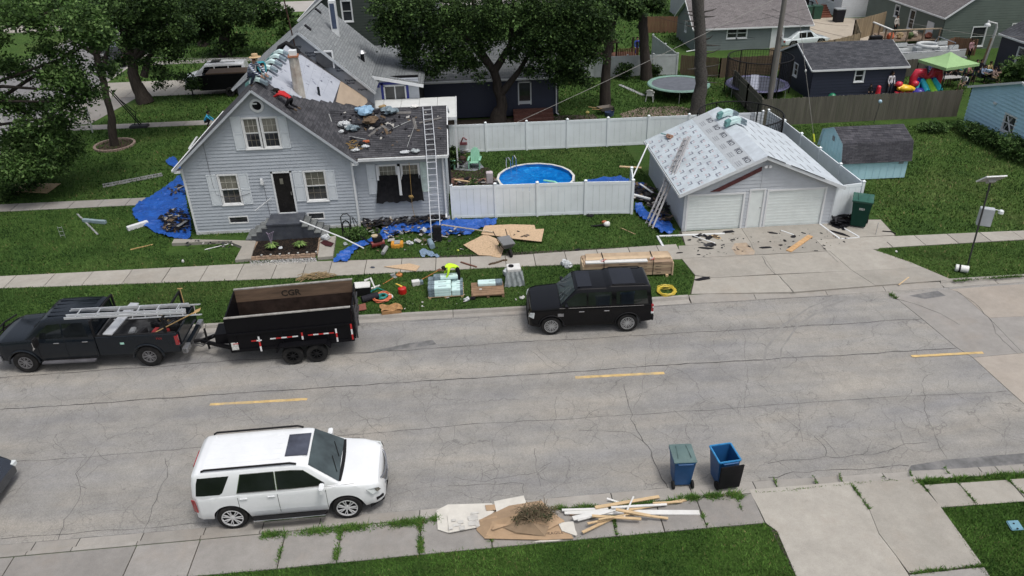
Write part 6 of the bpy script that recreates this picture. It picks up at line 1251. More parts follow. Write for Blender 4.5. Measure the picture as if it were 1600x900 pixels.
tree('maple_tree','large bright maple whose branches hang over the left edge',tb_,[tb_,tb_+Vector((.2,.3,3)),tb_+Vector((.6,.6,6)),tb_+Vector((.4,.8,9.5))],[limb_to(tb_+Vector((.4,.4,3.5+i%5*1.2)),bl[k][0])for i,k in enumerate((5,12,16,20,27,30,35,39,2,9,25,18))],bl,2000,20,.095,mats=LEAFB,seed=3,clr=.48,r0=.45,r1=.13)
t1=Vector((-22.15,47.7,0));f1=atY(150,85,47.9);bl=pxblobs([(175,20,30),(215,10,34),(235,45,28),(205,60,16),(262,75,22),(250,110,12),(190,90,9),(160,100,12),(280,40,20),(245,0,30),(150,20,26),(120,0,28),(75,0,30),(228,95,8)],48.6,1.6)
tree('shade_tree','leaning tree on the west lawn inside a brick ring',t1,[t1,atY(172,170,47.7),f1,atY(135,40,48)],[[f1,atY(125,70,47.8),atY(110,40,48)],[atY(160,110,47.8),atY(168,80,48.2),atY(172,55,48.6)],[f1,atY(190,40,49),atY(230,20,49.5)]],bl,1000,22,.095,seed=4,r0=.21,r1=.17,p=(.40,.18,.42))
t2=Vector((-23.5,57.2,0));f2=atY(205,95,57.2);bl=pxblobs([(205,5,32),(260,12,34),(300,22,30),(335,12,30),(285,52,18),(240,60,18),(320,50,14),(375,20,20),(225,35,20),(300,128,8),(285,118,6),(250,130,5)],57.5,1.5)
tree('shade_tree','thick trunked tree beside the west driveway',t2,[t2,atY(212,130,57.2),f2,atY(190,20,57.3)],[[f2,atY(225,60,57.5),atY(250,20,58)],[f2,atY(180,60,57.2),atY(160,10,57.4)],[atY(225,120,57.2),atY(232,90,57.4),atY(245,70,58)],[f2,atY(262,52,58),atY(290,48,58)]],bl,1300,22,.10,seed=5,r0=.45,r1=.3,p=(.36,.10,.54))
t3=at(352,88)+Vector((0,0,0));Y3=t3.y;bl=pxblobs([(330,5,26),(365,12,24),(395,8,26),(425,12,18),(345,40,14),(318,35,14),(350,70,12),(372,62,10),(330,88,10),(410,28,14),(445,18,10)],Y3,1.5)
tree('shade_tree','dark tree behind the parked white SUV',t3,[t3,atY(350,45,Y3),atY(345,5,Y3)],[[atY(350,45,Y3),atY(335,30,Y3),atY(320,10,Y3)]],bl,500,22,.14,seed=6,r0=.45,r1=.3,p=(.40,.22,.38))
for i,(px,py,lb_)in enumerate(((318,72,'dark trunk left of the tree behind the white SUV'),)):
 q=at(px,py);tree('shade_tree','slim '+lb_,q,[q,atY(px-3,20,q.y),atY(px-6,-30,q.y)],[],pxblobs([(px-10,5,24),(px+14,18,14)],q.y),120,20,.15,seed=7,r0=.4,r1=.3,p=(.35,.15,.5))
tc=Vector((1.8,48.5,0));fk=atY(772,112,48.5)
bl=pxblobs([(600,8,22),(640,12,30),(690,8,34),(745,5,36),(800,5,38),(855,8,38),(905,12,34),(940,25,20),(622,45,20),(660,42,26),(700,48,28),(745,42,20),(845,48,30),(885,50,32),(925,55,20),(640,78,15),(678,82,22),(712,88,18),(862,85,24),(900,88,22),(838,80,16),(606,60,10),(598,38,14),(668,108,8),(750,118,7),(830,108,9),(872,122,9),(914,126,8),(690,104,11),(742,98,9),(880,112,13),(855,110,10),(905,112,10),(636,60,12),(930,84,12),(818,60,18),(760,70,9),(634,95,5),(655,20,26),(612,30,16),(730,75,20),(775,50,18),(800,85,12),(865,25,30),(910,35,24),(950,50,12),(655,95,9),(726,104,10),(676,112,8),(895,118,10),(640,70,14)],47.6,1.3)
tree('maple_tree','great dark maple spreading over the grey shingle roof',tc,[tc,atY(785,165,48.5),fk],[[fk,atY(752,80,48.4),atY(742,30,48.2),atY(735,-30,48)],[fk,atY(798,70,48.5),atY(800,20,48.6),atY(806,-40,48.8)],[atY(780,150,48.4),atY(812,110,48.2),atY(840,60,48)],[fk,atY(730,60,47.5),atY(690,40,47)],[atY(800,60,48.5),atY(840,30,48),atY(890,20,47.5)]],bl,3000,22,.088,seed=8,r0=.46,r1=.27,p=(.38,.24,.38))
for(bx,by),tr_,lb_,r_,sd,bb in(((945,172),[(948,110),(950,60),(956,0),(958,-30)],'dark slim trunk with a forked top behind the white fence',.30,9,[(930,10,18),(965,5,20),(990,12,12),(940,30,10)]),((1010,124),[(1008,80),(1005,40),(1002,0),(1000,-30)],'thick straight trunk beside the blue playset figure',.36,10,[(985,0,18),(1020,2,14)])):
 q=at(bx,by);P=[q]+[atY(x,y,q.y)for x,y in tr_];lim=[[P[2],atY(tr_[1][0]+12,25,q.y+.3),atY(tr_[1][0]+20,-5,q.y+.6)]]if bx<1000 else[]
 tree('tall_tree',lb_,q,P,lim,pxblobs(bb,q.y,1.4),260,20,.13,bark=BARK,seed=sd,r0=r_,r1=r_*.85,p=(.4,.15,.45))
q=Vector((15.2,49.1,0));P=[q,atY(1096,130,49.1),atY(1094,70,49.1),atY(1090,0,49.1),atY(1088,-40,49.1)]
pt=tree('pine_tree','bare grey conifer trunk with stubby dead branches by the trampoline',q,P,[],[],0,0,0,bark=BARKG,seed=12,r0=.40,r1=.36)
for x,y,dx,dy in((1106,70,20,1),(1104,105,22,-2),(1105,118,20,0),(1106,128,16,1),(1083,25,-14,-2),(1083,42,-12,-1),(1082,18,-10,0),(1106,18,14,-2),(1106,26,12,0),(1104,85,22,-4),(1084,107,-10,1),(1106,62,8,-3),(1082,33,-14,0)):
 b=MB();b.tube([atY(x-dx*.4,y,49.0)-q,atY(x+dx*.5,y+dy,48.8)-q,atY(x+dx,y+dy*2-1,48.7)-q],[.06,.035,.012],5);b.build('dead_branch',BARKG,pt)
def bush(label,c,rx,ry,rz,ncl,per,size,mats=LEAF,seed=1,p=(.42,.28,.30),name='bush',cat='bush',stems=4):
 c=Vector(c);t=thing(name,label,cat,c);b=MB();rr=random.Random(seed)
 for k in range(stems):b.tube([(rr.uniform(-.1,.1),rr.uniform(-.1,.1),0),(rr.uniform(-rx,rx)*.5,rr.uniform(-ry,ry)*.5,rz*1.1)],[.025,.01],5)
 b.build('stems',BARK,t)
 B=[((c.x+rr.uniform(-.5,.5)*rx,c.y+rr.uniform(-.5,.5)*ry,rz*rr.uniform(.5,1.2)),(rx*.6,ry*.6,rz*.6))for _ in range(5)]+[((c.x,c.y,rz*.8),(rx*.8,ry*.8,rz*.7))]
 leaves('foliage',B,ncl,per,size,mats,t,.2,seed=seed,origin=c,p=p);return t
bush('big leafy bush at the right edge in front of the navy house',(38.6,50.0,0),2.0,1.8,1.8,300,22,.10,LEAFB,21)
bush('shrub between the two trunks against the off white fence',at(973,124),.8,.6,.8,70,18,.08,LEAF,22);bush('small shrub right of the thick trunk by the off white fence',at(1022,120),.6,.5,.65,50,18,.08,LEAF,23)
bush('dark evergreen bush at the right end of the navy wing',at(885,128),1.2,1.0,2.2,220,22,.10,LEAF,24,(.4,.1,.5));bush('tall bush beside the patio against the white fence',at(710,262),.45,.5,.8,80,18,.07,LEAF,25)
bush('green plant at the inner corner of the house wall',at(560,372),.45,.35,.35,60,18,.05,LEAFB,26);bush('dark plants by the house corner behind the front vinyl fence',at(712,318),.5,1.0,.45,90,18,.06,LEAF,27)
bush('pale flowering plant between the patio and the pool',at(738,300),.25,.25,.5,30,16,.05,LEAFB,28);bush('scrubby plants along the base of the light blue wall',(29.9,41.6,0),.8,2.6,.55,260,20,.07,LEAFB,29);bush('tall weeds beneath the crossed board window',(30.0,38.4,0),.7,1.6,.7,200,20,.07,LEAFB,30)
bush('low shrub at the left end of the light blue wall',(28.4,43.6,0),1.3,.8,.35,120,20,.07,LEAFB,31);bush('dark shrub behind the trunk at the back of the yard',at(915,55),1.8,1.4,2.4,200,20,.14,LEAF,32,(.3,.08,.62));bush('dark hedge clump left of the far lawn beyond the grey garage',(14.5,82,0),3,2,2.0,200,20,.2,LEAF,33)
bush('hedge beyond the grey roof at the top of the lawn',(-14.5,80,0),4.5,1.4,1.2,220,20,.16,LEAFB,34);bush('tuft of weeds growing at the shed corner by the fence',(18.6,44.8,0),.5,.5,.3,40,14,.06,LEAFB,35)
def hosta(label,c,r,h,seed,flowers=False):
 t=thing('hosta',label,'plant',c);rr=random.Random(seed);b=MB()
 for k in range(46):
  a=rr.uniform(0,2*PI);l=r*rr.uniform(.5,1.1);hh=h*rr.uniform(.6,1.1)*(1.2-.5*l/r);ca,sa=math.cos(a),math.sin(a);w=.05
  P=[(0,0,.02),(ca*l*.5-sa*w,sa*l*.5+ca*w,hh),(ca*l*.5+sa*w,sa*l*.5-ca*w,hh),(ca*l,sa*l,hh*.45)];b.add(P,[(0,2,3,1)],0 if rr.random()<.6 else 1)
 b.build('leaves',[leafmat('hosta_green',(.13,.22,.06)),leafmat('hosta_lime',(.22,.32,.10))],t,fixn=False)
 if flowers:
  b=MB()
  for k in range(5):x,y=rr.uniform(-.15,.15),rr.uniform(-.1,.1);b.tube([(0,0,.1),(x,y,.62),(x*1.5,y,.72)],[.006,.006,.02],5)
  b.build('flower_stalks',M('lilac_bloom',(.35,.28,.38),.8),t)
 return t
hosta('lime hosta with flower stalks at the left of the front bed',at(425,386,.2),.36,.26,1,True);hosta('round lime hosta without flowers at the right of the front bed',at(469,384,.2),.36,.26,2)
# ================================================================ YARD AND STREET FURNITURE
# front bed: black mulch behind an edging of tan stones, white gravel strip
bd=thing('flower_bed','black mulch bed edged with tan stones before the dark porch','flower bed',at(445,400));B0=at(445,400)
P=[at(405,380),at(498,374),at(494,400),at(392,405)]
MUL=M('black_mulch',(.018,.015,.013),.95,16,.6,bump=1,bd=.04);b=MB();b.poly([(p.x-B0.x,p.y-B0.y)for p in(P[3],P[2],P[1],P[0])],0,.10);b.build('mulch',MUL,bd)
STO=M('tan_edging_stone',(.28,.20,.14),.9,7,.3,dirt=.4,dirtc=(.16,.12,.10));rr=random.Random(3)
def stones(p0,p1,n,h=.17,w=.13):
 p0,p1=p0-B0,p1-B0;d=(p1-p0)
 for i in range(n):a=p0+d*((i+.5)/n);s=MB();s.cbox((a.x,a.y,h/2-.02+rr.uniform(-.01,.01)),(d.length/n-.015 if abs(d.x)>abs(d.y)else w,w if abs(d.x)>abs(d.y)else d.length/n-.015,h),math.atan2(d.y,d.x)if abs(d.x)>abs(d.y)else 0);s.build('stone',STO,bd,bevel=.018)
stones(P[3]+Vector((0,-.04,0)),P[2]+Vector((0,-.04,0)),13);stones(P[3]+Vector((0,-.12,0)),P[2]+Vector((0,-.12,0)),12,.10);stones(P[2]+Vector((.07,0,0)),P[1]+Vector((.07,0,0)),5,.13,.09);stones(P[3]+Vector((-.07,0,0)),P[0]+Vector((-.07,0,0)),5,.13,.09)
for k in range(7):p=at(409+k*14.2,400-k*.9,.16)-B0;s=MB();s.lathe((p.x,p.y,.1),[(.02,0),(.02,.08),(.05,.10),(.05,.12),(0,.13)],'z',8);s.build('solar_light',M('dull_silver',(.4,.4,.38),.4),bd)
def pebbles(name,poly_,n,s0,s1,mats,z=.0,parent=None):
 X=[p[0]for p in poly_];Y=[p[1]for p in poly_];x=NR.uniform(min(X),max(X),n*2);y=NR.uniform(min(Y),max(Y),n*2);k=inpoly(x,y,poly_);x,y=x[k][:n],y[k][:n];n=len(x);s=NR.uniform(s0,s1,n);V=np.zeros((n,5,3))
 for j in range(4):a=NR.uniform(0,1.4,n)+j*PI/2;V[:,j]=np.stack([x+np.cos(a)*s,y+np.sin(a)*s*.8,np.full(n,z)],1)
 V[:,4]=np.stack([x,y,z+s*NR.uniform(.5,1,n)],1);F=[]
 base=np.arange(n)*5;F=np.concatenate([np.stack([base+j,base+(j+1)%4,base+4],1)for j in range(4)]);mi=np.tile(NR.randint(0,len(mats),n),4);return raw(name,V.reshape(-1,3),F,mats,mi,parent,'stuff')
GV=[M('gravel_white',(.42,.42,.41),.9),M('gravel_grey',(.22,.22,.22),.9),M('gravel_dark',(.08,.08,.08),.9)]
pebbles('white_gravel',[tuple(at(x,y)[:2])for x,y in((390,408),(494,403),(495,411),(391,417))],1500,.02,.045,GV,.01)
pebbles('mulch_chips',[tuple((p)[:2])for p in P],1600,.02,.05,[M('chip_black',(.012,.01,.009),.9),M('chip_brown',(.035,.024,.018),.9)],.10)
# side paths by the porch with a low step
def blk(name,pxs,z0,z1,mt,parent=None,label=None,cat=None):
 Q=pts2(pxs,z1);A=sum(Q[i].x*Q[(i+1)%len(Q)].y-Q[(i+1)%len(Q)].x*Q[i].y for i in range(len(Q)));Q=Q if A>0 else Q[::-1]
 b=MB();b.poly([(p.x,p.y)for p in Q],z0,z1);o=b.build(name,mt,parent,bevel=.006);o['kind']='structure' if not cat else None
 if not cat:return o
 del o['kind'];return tag(o,label,cat)
blk('porch_path',[(400,376),(392,404),(367,406),(378,385),(356,376),(268,380),(272,373)],-.02,.15,CONC);blk('porch_path',[(501,372),(525,368),(520,400),(496,402)],-.02,.15,CONC)
# brick ring round the leaning tree
br=thing('tree_ring','ring of pale bricks round the leaning tree','brick edging',t1);BRM=M('pale_ring_brick',(.24,.18,.15),.9,6,.3);me=None
for k in range(26):
 a=2*PI*k/26
 if me is None:b=MB();b.cbox((0,0,.06),(.14,.26,.14));o=b.build('brick',BRM,br,bevel=.01);me=o.data
 else:o=D.objects.new('brick',me);COL.objects.link(o);o.parent=br
 o.location=(1.15*math.cos(a),1.15*math.sin(a),0);o.rotation_euler=(0,0,a)
lv=MB();lv.lathe((t1.x,t1.y,.012),[(0,.03),(1.05,.0)],'z',20);lv.build('ring_mulch',M('ring_soil',(.05,.035,.028),.95,8,.5))['kind']='stuff'
# pool
zr_=1.12;L_,R_2,K_=at(777.5,274,zr_),at(897.5,279,zr_),at(832,255.5,zr_);pr_=(R_2.x-L_.x)/2+.02;pc_=Vector(((L_.x+R_2.x)/2,K_.y-pr_,0));pool=thing('swimming_pool','round above ground pool with bright blue water and white rim','pool',pc_)
b=MB();b.lathe((0,0,0),[(pr_,0),(pr_,zr_)],'z',40,cap=False);b.build('pool_wall',M('pool_wall_blue',(.25,.34,.42),.5),pool)
b=MB();b.lathe((0,0,0),[(pr_-.02,.1),(pr_-.02,zr_-.02)],'z',40,cap=False);b.lathe((0,0,.1),[(0,0),(pr_-.02,0)],'z',40,cap=False);b.build('liner',M('pool_liner',(.02,.22,.55),.4,2,.3),pool)
WTR=newmat('pool_water');k_=WTR.ramp(WTR.noise(1.6,7,None,.7,1.2),[(.32,(.0,.085,.33)),(.55,(.005,.17,.52)),(.74,(.03,.36,.74))]);WTR.col(k_);WTR.rough(.08);WTR.bump(WTR.noise(5,5,None,.6,.6),.5,.05)
b=MB();b.lathe((0,0,zr_-.17),[(0,0),(pr_-.03,0)],'z',40,cap=False);b.build('water',WTR.m,pool)
for k in range(18):
 a0,a1=2*PI*(k+.02)/18,2*PI*(k+.98)/18;b=MB();b.bar((math.cos(a0)*pr_,math.sin(a0)*pr_,zr_),(math.cos(a1)*pr_,math.sin(a1)*pr_,zr_),.11,.035);b.build('rim_section',M('pool_rim',(.62,.62,.58),.5,5,.1,dirt=.4,dirtc=(.35,.33,.3)),pool)
 b=MB();b.cbox((math.cos(a0)*(pr_+.03),math.sin(a0)*(pr_+.03),zr_/2),(.07,.1,zr_),a0);b.build('upright',M('pool_post',(.5,.52,.55),.5),pool)
ld=MB()
for s in(-1,1):a=rad(128);bx,by=math.cos(a)*(pr_+.05)+s*.22*math.sin(a),math.sin(a)*(pr_+.05)-s*.22*math.cos(a);ld.tube([(bx*1.0,by*1.0,.5),(bx*1.01,by*1.01,zr_+.3),(bx*1.0,by*1.0,zr_+.55),(bx*.93,by*.93,zr_+.62),(bx*.86,by*.86,zr_+.5),(bx*.84,by*.84,zr_-.3)],.025,6)
ld.build('ladder_rail',CHR,pool);b=MB();b.tube([(.4,-.1,zr_-.16),(.9,-.5,zr_-.1),(1.25,-1.1,zr_-.12)],.05,6);o=b.build('pool_noodle',M('mint_foam',(.30,.75,.50),.6));o.location=pc_;tag(o,'mint green foam noodle floating in the blue pool','pool noodle')
b=MB();b.cbox(at(765,277,.6),(.35,.35,.6));o=b.build('skimmer_box',M('pinkish_plastic',(.50,.45,.47),.6),bevel=.03);tag(o,'pale pump box standing against the left side of the pool','pump')
# patio pavers beside the pool
pv=sheet('patio_bed',[tuple(at(x,y)[:2])for x,y in((704,262),(764,262),(790,300),(704,300))],.012,M('patio_soil',(.04,.03,.026),.95,5,.5));PVM=[M('red_paver',(.16,.085,.065),.9,5,.3),M('buff_paver',(.25,.19,.16),.9,5,.3)];rr=random.Random(8)
for i in range(7):
 for j in range(6):
  x,y=1.55-i*.42,36.4+j*.5+i*.06
  if not inpoly(np.array([x]),np.array([y]),[tuple(at(a,c)[:2])for a,c in((704,266),(752,262),(785,290),(704,296))])[0]:continue
  s=MB();s.cbox((x,y,.035),(.36,.40,.05),.35+rr.uniform(-.08,.08));s.build('paver',PVM[rr.random()<.4],pv)
gp_=sheet('grey_pad',[tuple(at(x,y)[:2])for x,y in((712,254),(748,252),(756,262),(742,268),(710,266))],.03,M('grey_pad_stone',(.20,.21,.24),.8,8,.3))
def adirondack(label,c,rz):
 t=thing('adirondack_chair',label,'chair',c,rz,'mint garden chairs on the patio');m=M('mint_plastic',(.24,.50,.36),.5,4,.1)
 for k in range(5):x=-.2+k*.1;b=MB();h=.62+.14*(1-((k-2)/2)**2);b.prism([(x-.042,.22,.28),(x+.042,.22,.28),(x+.05,.48,.28+h),(x-.05,.48,.28+h)],(0,0,0),(0,.025,0));b.build('back_slat',m,t)
 b=MB();b.prism([(-.25,-.3,.36),(.25,-.3,.36),(.25,.25,.27),(-.25,.25,.27)],(0,0,0),(0,0,.03));b.build('seat',m,t)
 for s in(-1,1):
  b=MB();b.box(s*.32-.06,-.36,.54,s*.32+.06,.32,.57);b.build('armrest',m,t,bevel=.01);b=MB();b.box(s*.30-.025,-.32,0,s*.30+.025,-.24,.54);b.build('leg',m,t);b=MB();b.bar((s*.27,.45,0),(s*.27,-.28,.36),.04,.08);b.build('leg',m,t)
 b=MB();b.box(-.3,.36,.56,.3,.39,.62);b.build('back_brace',m,t);return t
adirondack('mint garden chair facing the street, nearer the pool',at(742,262),rad(-8));adirondack('mint garden chair seen from the side, beside the black downspout',at(705,262),rad(75))
b=MB();b.lathe((0,0,0),[(.22,0),(.25,.3),(.2,.34),(.06,.4),(0,.4)],'z',12);o=b.build('fire_pit',M('rusty_pit',(.05,.03,.025),.8),loc=at(722,254));tag(o,'small dark brown fire pit between the mint chairs','fire pit')
b=MB();c=atY(724,221,43.4);b.box(c.x-.22,43.32,c.z-.2,c.x+.22,43.44,c.z-.05);b.tube([(c.x-.15,43.35,c.z-.05),(c.x,43.35,c.z+.25),(c.x+.2,43.35,c.z+.1)],.05,6);o=b.build('wall_ornament',M('maroon_ornament',(.16,.05,.06),.7,8,.5));tag(o,'maroon wagon ornament hung on the white back fence','ornament')
# trampolines
def ring(mb,c,r,z,t=.03,n=32,m=0):mb.tube([(c[0]+r*math.cos(2*PI*k/n),c[1]+r*math.sin(2*PI*k/n),z)for k in range(n+1)],t,6,m)
def trampoline(label,c,r,z,pad,net=0.0,mat_c=(.10,.11,.13)):
 t=thing('trampoline',label,'trampoline',c);b=MB();b.lathe((0,0,z),[(0,0),(r*.88,0)],'z',36,cap=False);b.build('mat',M('trampoline_mat'+str(mat_c[0]),mat_c,.7,3,.2),t)
 b=MB();b.lathe((0,0,z+.02),[(r*.87,0),(r*.89,.03),(r*1.0,.03),(r*1.02,-.04)],'z',36,cap=False);b.build('edge_pad',pad,t)
 for k in range(6):
  a=2*PI*(k+.3)/6;b=MB();b.tube([(r*.97*math.cos(a),r*.97*math.sin(a),z),(r*.97*math.cos(a),r*.97*math.sin(a),0)],.022,6);b.build('leg',M('galvanised',(0,0,0)),t)
  if net:b=MB();b.tube([(r*1.03*math.cos(a+.5),r*1.03*math.sin(a+.5),.1),(r*1.03*math.cos(a+.5),r*1.03*math.sin(a+.5),z+net)],.035,6);b.build('net_pole',BLK,t)
 if net:
  b=MB();ring(b,(0,0),r*1.02,z+net,.035);b.build('net_hoop',BLK,t);b=MB();n=72
  for k in range(n):a=2*PI*k/n;b.tube([(r*math.cos(a),r*math.sin(a),z),(r*math.cos(a),r*math.sin(a),z+net)],.011,3,cap=False)
  for k in range(9):ring(b,(0,0),r,z+net*(k+.5)/9,.005,30)
  b.build('net',M('black_net',(.01,.01,.011),.8),t)['kind']='stuff'
 return t
q=at(1058,131,.85);trampoline('round trampoline with mint edge pad beside the bare conifer trunk',(q.x+.1,q.y,0),2.15,.85,M('mint_pad',(.16,.28,.23),.6,3,.2))
q=at(1183,131,.7);trampoline('netted trampoline with purple pad and slide behind the utility pole',(q.x,q.y,0),2.15,.7,M('lilac_pad',(.09,.09,.17),.6,2,.4),1.9,(.045,.05,.07))
q=at(1157,180,2.2);trampoline('black netted trampoline hidden behind the felted garage roof',(q.x,q.y,0),2.3,.7,BLK,1.6,(.03,.03,.032))
b=MB();p,q=at(1178,140,.72),at(1180,118,.72);b.bar(p,q+Vector((0,0,.05)),.55,.04);o=b.build('slide_board',M('pale_board',(.28,.30,.36),.6));tag(o,'pale blue board lying on the purple netted trampoline','board')
# white plastic chair, plank, garden odds
t=thing('plastic_chair','white plastic garden chair left of the round trampoline','chair',at(1015,158),rad(160));m=M('white_plastic',(.60,.60,.57),.5,4,.08)
b=MB();b.box(-.24,-.22,.40,.24,.22,.44);b.build('seat',m,t,bevel=.01);b=MB();b.tube([(-.27,-.2,.62),(-.27,.15,.64),(-.2,.26,.80),(0,.3,.86),(.2,.26,.80),(.27,.15,.64),(.27,-.2,.62)],.03,6);b.box(-.2,.22,.44,.2,.26,.82);b.build('backrest',m,t)
for x in(-1,1):
 for y in(-1,1):b=MB();b.tube([(x*.21,y*.19,.6 if y<0 else .42),(x*.26,y*.24,0)],.025,6);b.build('leg',m,t)
def plank(label,p,q,w=.14,h=.04,mt=None,z=.03,name='plank',cat='plank',group=None):
 p,q=Vector(p),Vector(q);b=MB();b.bar(p+Vector((0,0,z)),q+Vector((0,0,z)),w,h);o=b.build(name,mt,bevel=.004,seg=1);return tag(o,label,cat,group)
PINE=M('fresh_pine',(.52,.38,.22),.75,4,.15,stretch=(1,3,3),dirt=.25,dirtc=(.36,.25,.13));WHB=M('white_trim_board',(.62,.62,.60),.6,4,.08,dirt=.3,dirtc=(.4,.36,.3));GRB=M('grey_board',(.26,.27,.27),.8,4,.2)
plank('grey board lying on the grass left of the white plastic chair',at(968,133),at(1006,150),.3,.05,GRB)
wb_=thing('wheelbarrow','old wheelbarrow with upright shovel at the base of the slim trunk','wheelbarrow',at(945,178),.3);b=MB();b.add([(-.5,-.3,.5),(.5,-.3,.5),(.5,.3,.5),(-.5,.3,.5),(-.3,-.2,.25),(.35,-.2,.25),(.35,.2,.25),(-.3,.2,.25)],[(4,5,6,7),(0,1,5,4),(1,2,6,5),(2,3,7,6),(3,0,4,7)]);b.build('tray',M('buff_tray',(.16,.14,.12),.8),wb_)
b=MB();b.tube([(.5,0,.2),(.5,0,.2)],.1,6);b.lathe((.55,0,.18),[(.18,-.04),(.18,.04)],'y',12);b.build('wheel',TYRE,wb_);b=MB();b.tube([(-1.1,-.28,.55),(.5,-.1,.2)],.02,5);b.tube([(-1.1,.28,.55),(.5,.1,.2)],.02,5);b.build('handles',M('tan_handle',(0,0,0)),wb_)
b=MB();b.lathe((0,0,0),[(.28,0),(.32,.28),(.3,.28),(.26,.05),(0,.05)],'z',14);o=b.build('bucket',M('navy_tub',(.04,.06,.12),.5),loc=at(952,181));tag(o,'dark blue tub beside the old wheelbarrow','tub')
b=MB();b.lathe((0,0,0),[(.1,0),(.14,.12),(.06,.2),(0,.22)],'z',8);o=b.build('watering_can',M('dull_yellow',(.45,.38,.12),.6),loc=at(918,178));tag(o,'small yellow can on the dark soil beyond the fence','can')
bk=thing('wooden_shelf','brown wooden shelf unit standing by the navy wall','shelf',at(752,180),rad(-4));m=M('orange_brown_wood',(.17,.10,.04),.8,4,.3)
for k,z in enumerate((.02,.42,.82,1.2)):b=MB();b.box(-.85,-.2,z,.85,.2,z+.04);b.build('shelf',m,bk)
for s in(-1,1):b=MB();b.box(s*.87-.02,-.2,0,s*.87+.02,.2,1.24);b.build('side_panel',m,bk)
b=MB();b.box(-.85,.18,0,.85,.2,1.24);b.build('back_panel',M('dark_back',(.03,.02,.012),.9),bk)
for k in range(4):b=MB();b.box(-.7+k*.38,-.1,.46,-.62+k*.38,-.06,.8);b.build('jar',M('grey_jar',(.28,.28,.27),.4),bk)
# utility pole, guy wire, wires
up=Vector((19.42,47.6,0));ut=thing('utility_pole','tall grey wooden utility pole behind the white fence corner','pole',up);b=MB();b.tube([(0,0,0),(.0,0,5),(.05,0,11)],[.17,.155,.13],10);b.build('pole',M('weathered_pole',(.16,.15,.135),.9,3,.3,stretch=(4,4,.3),dirt=.4,dirtc=(.08,.07,.06)),ut,smooth=60)
b=MB();b.tube([(.18,-.05,1.8),(.18,-.05,5.2)],.03,5);b.lathe((.1,-.2,5.0),[(.05,0),(.06,.08),(0,.1)],'z',8);b.build('conduit',M('grey_conduit',(.3,.3,.3),.5),ut)
WIRE=M('pale_wire',(.26,.25,.23),.6);WIRD=M('dark_wire',(.05,.05,.05),.6)
def wire(label,a,c,r=.012,sag=.0,mt=None):a,c=Vector(a),Vector(c);b=MB();b.tube([a.lerp(c,k/12)-Vector((0,0,sag*4*(k/12)*(1-k/12)))for k in range(13)],r,5);o=b.build('overhead_wire',mt or WIRE);tag(o,label,'wire')
wire('pale service wire sloping down from the pole to the white fence',atY(1215,-4,47.6),atY(808,191,43.3),.014,.1)
gy=thing('guy_wire','steel guy wire with white insulator and yellow guard at the pole','guy wire',at(1273,226));g0_=at(1273,226);gt=atY(1244,-10,44.6);b=MB();b.tube([(0,0,0),gt-g0_],.012,5);b.build('cable',WIRE,gy);b=MB();v=(gt-g0_);b.tube([v*.02,v*.075],.05,6);b.build('yellow_guard',M('guard_yellow',(.55,.60,.05),.5),gy);b=MB();w=atY(1255,97,g0_.y+(gt.y-g0_.y)*.45)-g0_;b.blob(v*.50,(.06,.06,.09),seed=1,rough=.02);b.build('insulator',WHB,gy,smooth=True)
for i,(a,c,Ya,Yb)in enumerate((((930,-6),(1180,60),60,47.6),((1100,45),(1330,-8),55,70),((1205,14),(1330,40),47.6,75),((1190,20),(1400,70),47.6,66))):wire(['thin wire crossing the grey garage roof from upper left','thin wire rising over the grey garage roof to the right','thin wire running right past the white house','thin wire running over the tan drive and fence'][i],atY(*a,Ya),atY(*c,Yb),.010,.3,WIRD)
wire('long pale wire crossing the green house to the lamp post',atY(1420,35,60),atY(1610,58,54),.012,.25)
for i,(a,c,Y)in enumerate((((0,52),(160,40),50),((235,90),(430,88),62),((60,95),(105,150),40),((150,40),(260,28),58))):wire('thin wire seen through the leaves, '+['over the far bright lawn','above the west driveway','hanging near the maple branch','between the two dark trunks'][i],atY(*a,Y),atY(*c,Y),.012,.1)
lp=thing('street_lamp','pale curved street lamp by the navy house','street lamp',(39.4,56.7,0));ph=atY(1559,38,56.7);la=atY(1545,36,56.7);b=MB();b.tube([(0,0,0),(ph.x-39.4,0,ph.z-.3),(ph.x-39.5,0,ph.z+.05),(la.x-39.35,0,ph.z+.2),(la.x-39.45,0,la.z)],[.11,.09,.08,.06,.05],8);b.build('post',M('pale_steel',(.42,.43,.42),.5,3,.1),lp);b=MB();b.lathe((la.x-39.45,0,la.z-.2),[(.22,0),(.2,.12),(.06,.22),(.05,.4)],'z',12);b.build('lamp_head',M('lamp_white',(.6,.62,.62),.4),lp)
# solar powered beacon
s0=at(1512,414);sz=atY(1548,284,s0.y).z;so_=thing('solar_sign_pole','leaning dark post with solar panel and grey control box','beacon post',s0);dx=atY(1548,284,s0.y).x-s0.x;DP=M('dark_post',(.05,.052,.05),.6,4,.2)
b=MB();b.tube([(0,0,0),(dx,0,sz)],.035,8);b.build('post',DP,so_);b=MB();b.cbox((dx,0,sz+.12),(.80,.62,.04),0,rad(-38));b.cbox((dx,.0,sz+.02),(.3,.2,.12),0,rad(-38));b.build('solar_panel',[M('panel_back',(.36,.35,.34),.5,3,.15)],so_)
b=MB();R38=Matrix.Rotation(rad(-38),3,'X')
for y in(-.32,.32):c_=Vector((dx,0,sz+.12))+R38@Vector((0,y,.01));b.cbox(c_,(.83,.03,.05),0,rad(-38))
for x in(-.41,.41):c_=Vector((dx,0,sz+.12))+R38@Vector((x,0,.01));b.cbox(c_,(.03,.64,.05),0,rad(-38))
b.build('panel_frame',TRIM,so_);zb_=atY(1540,340,s0.y).z;xb_=atY(1542,340,s0.y).x-s0.x
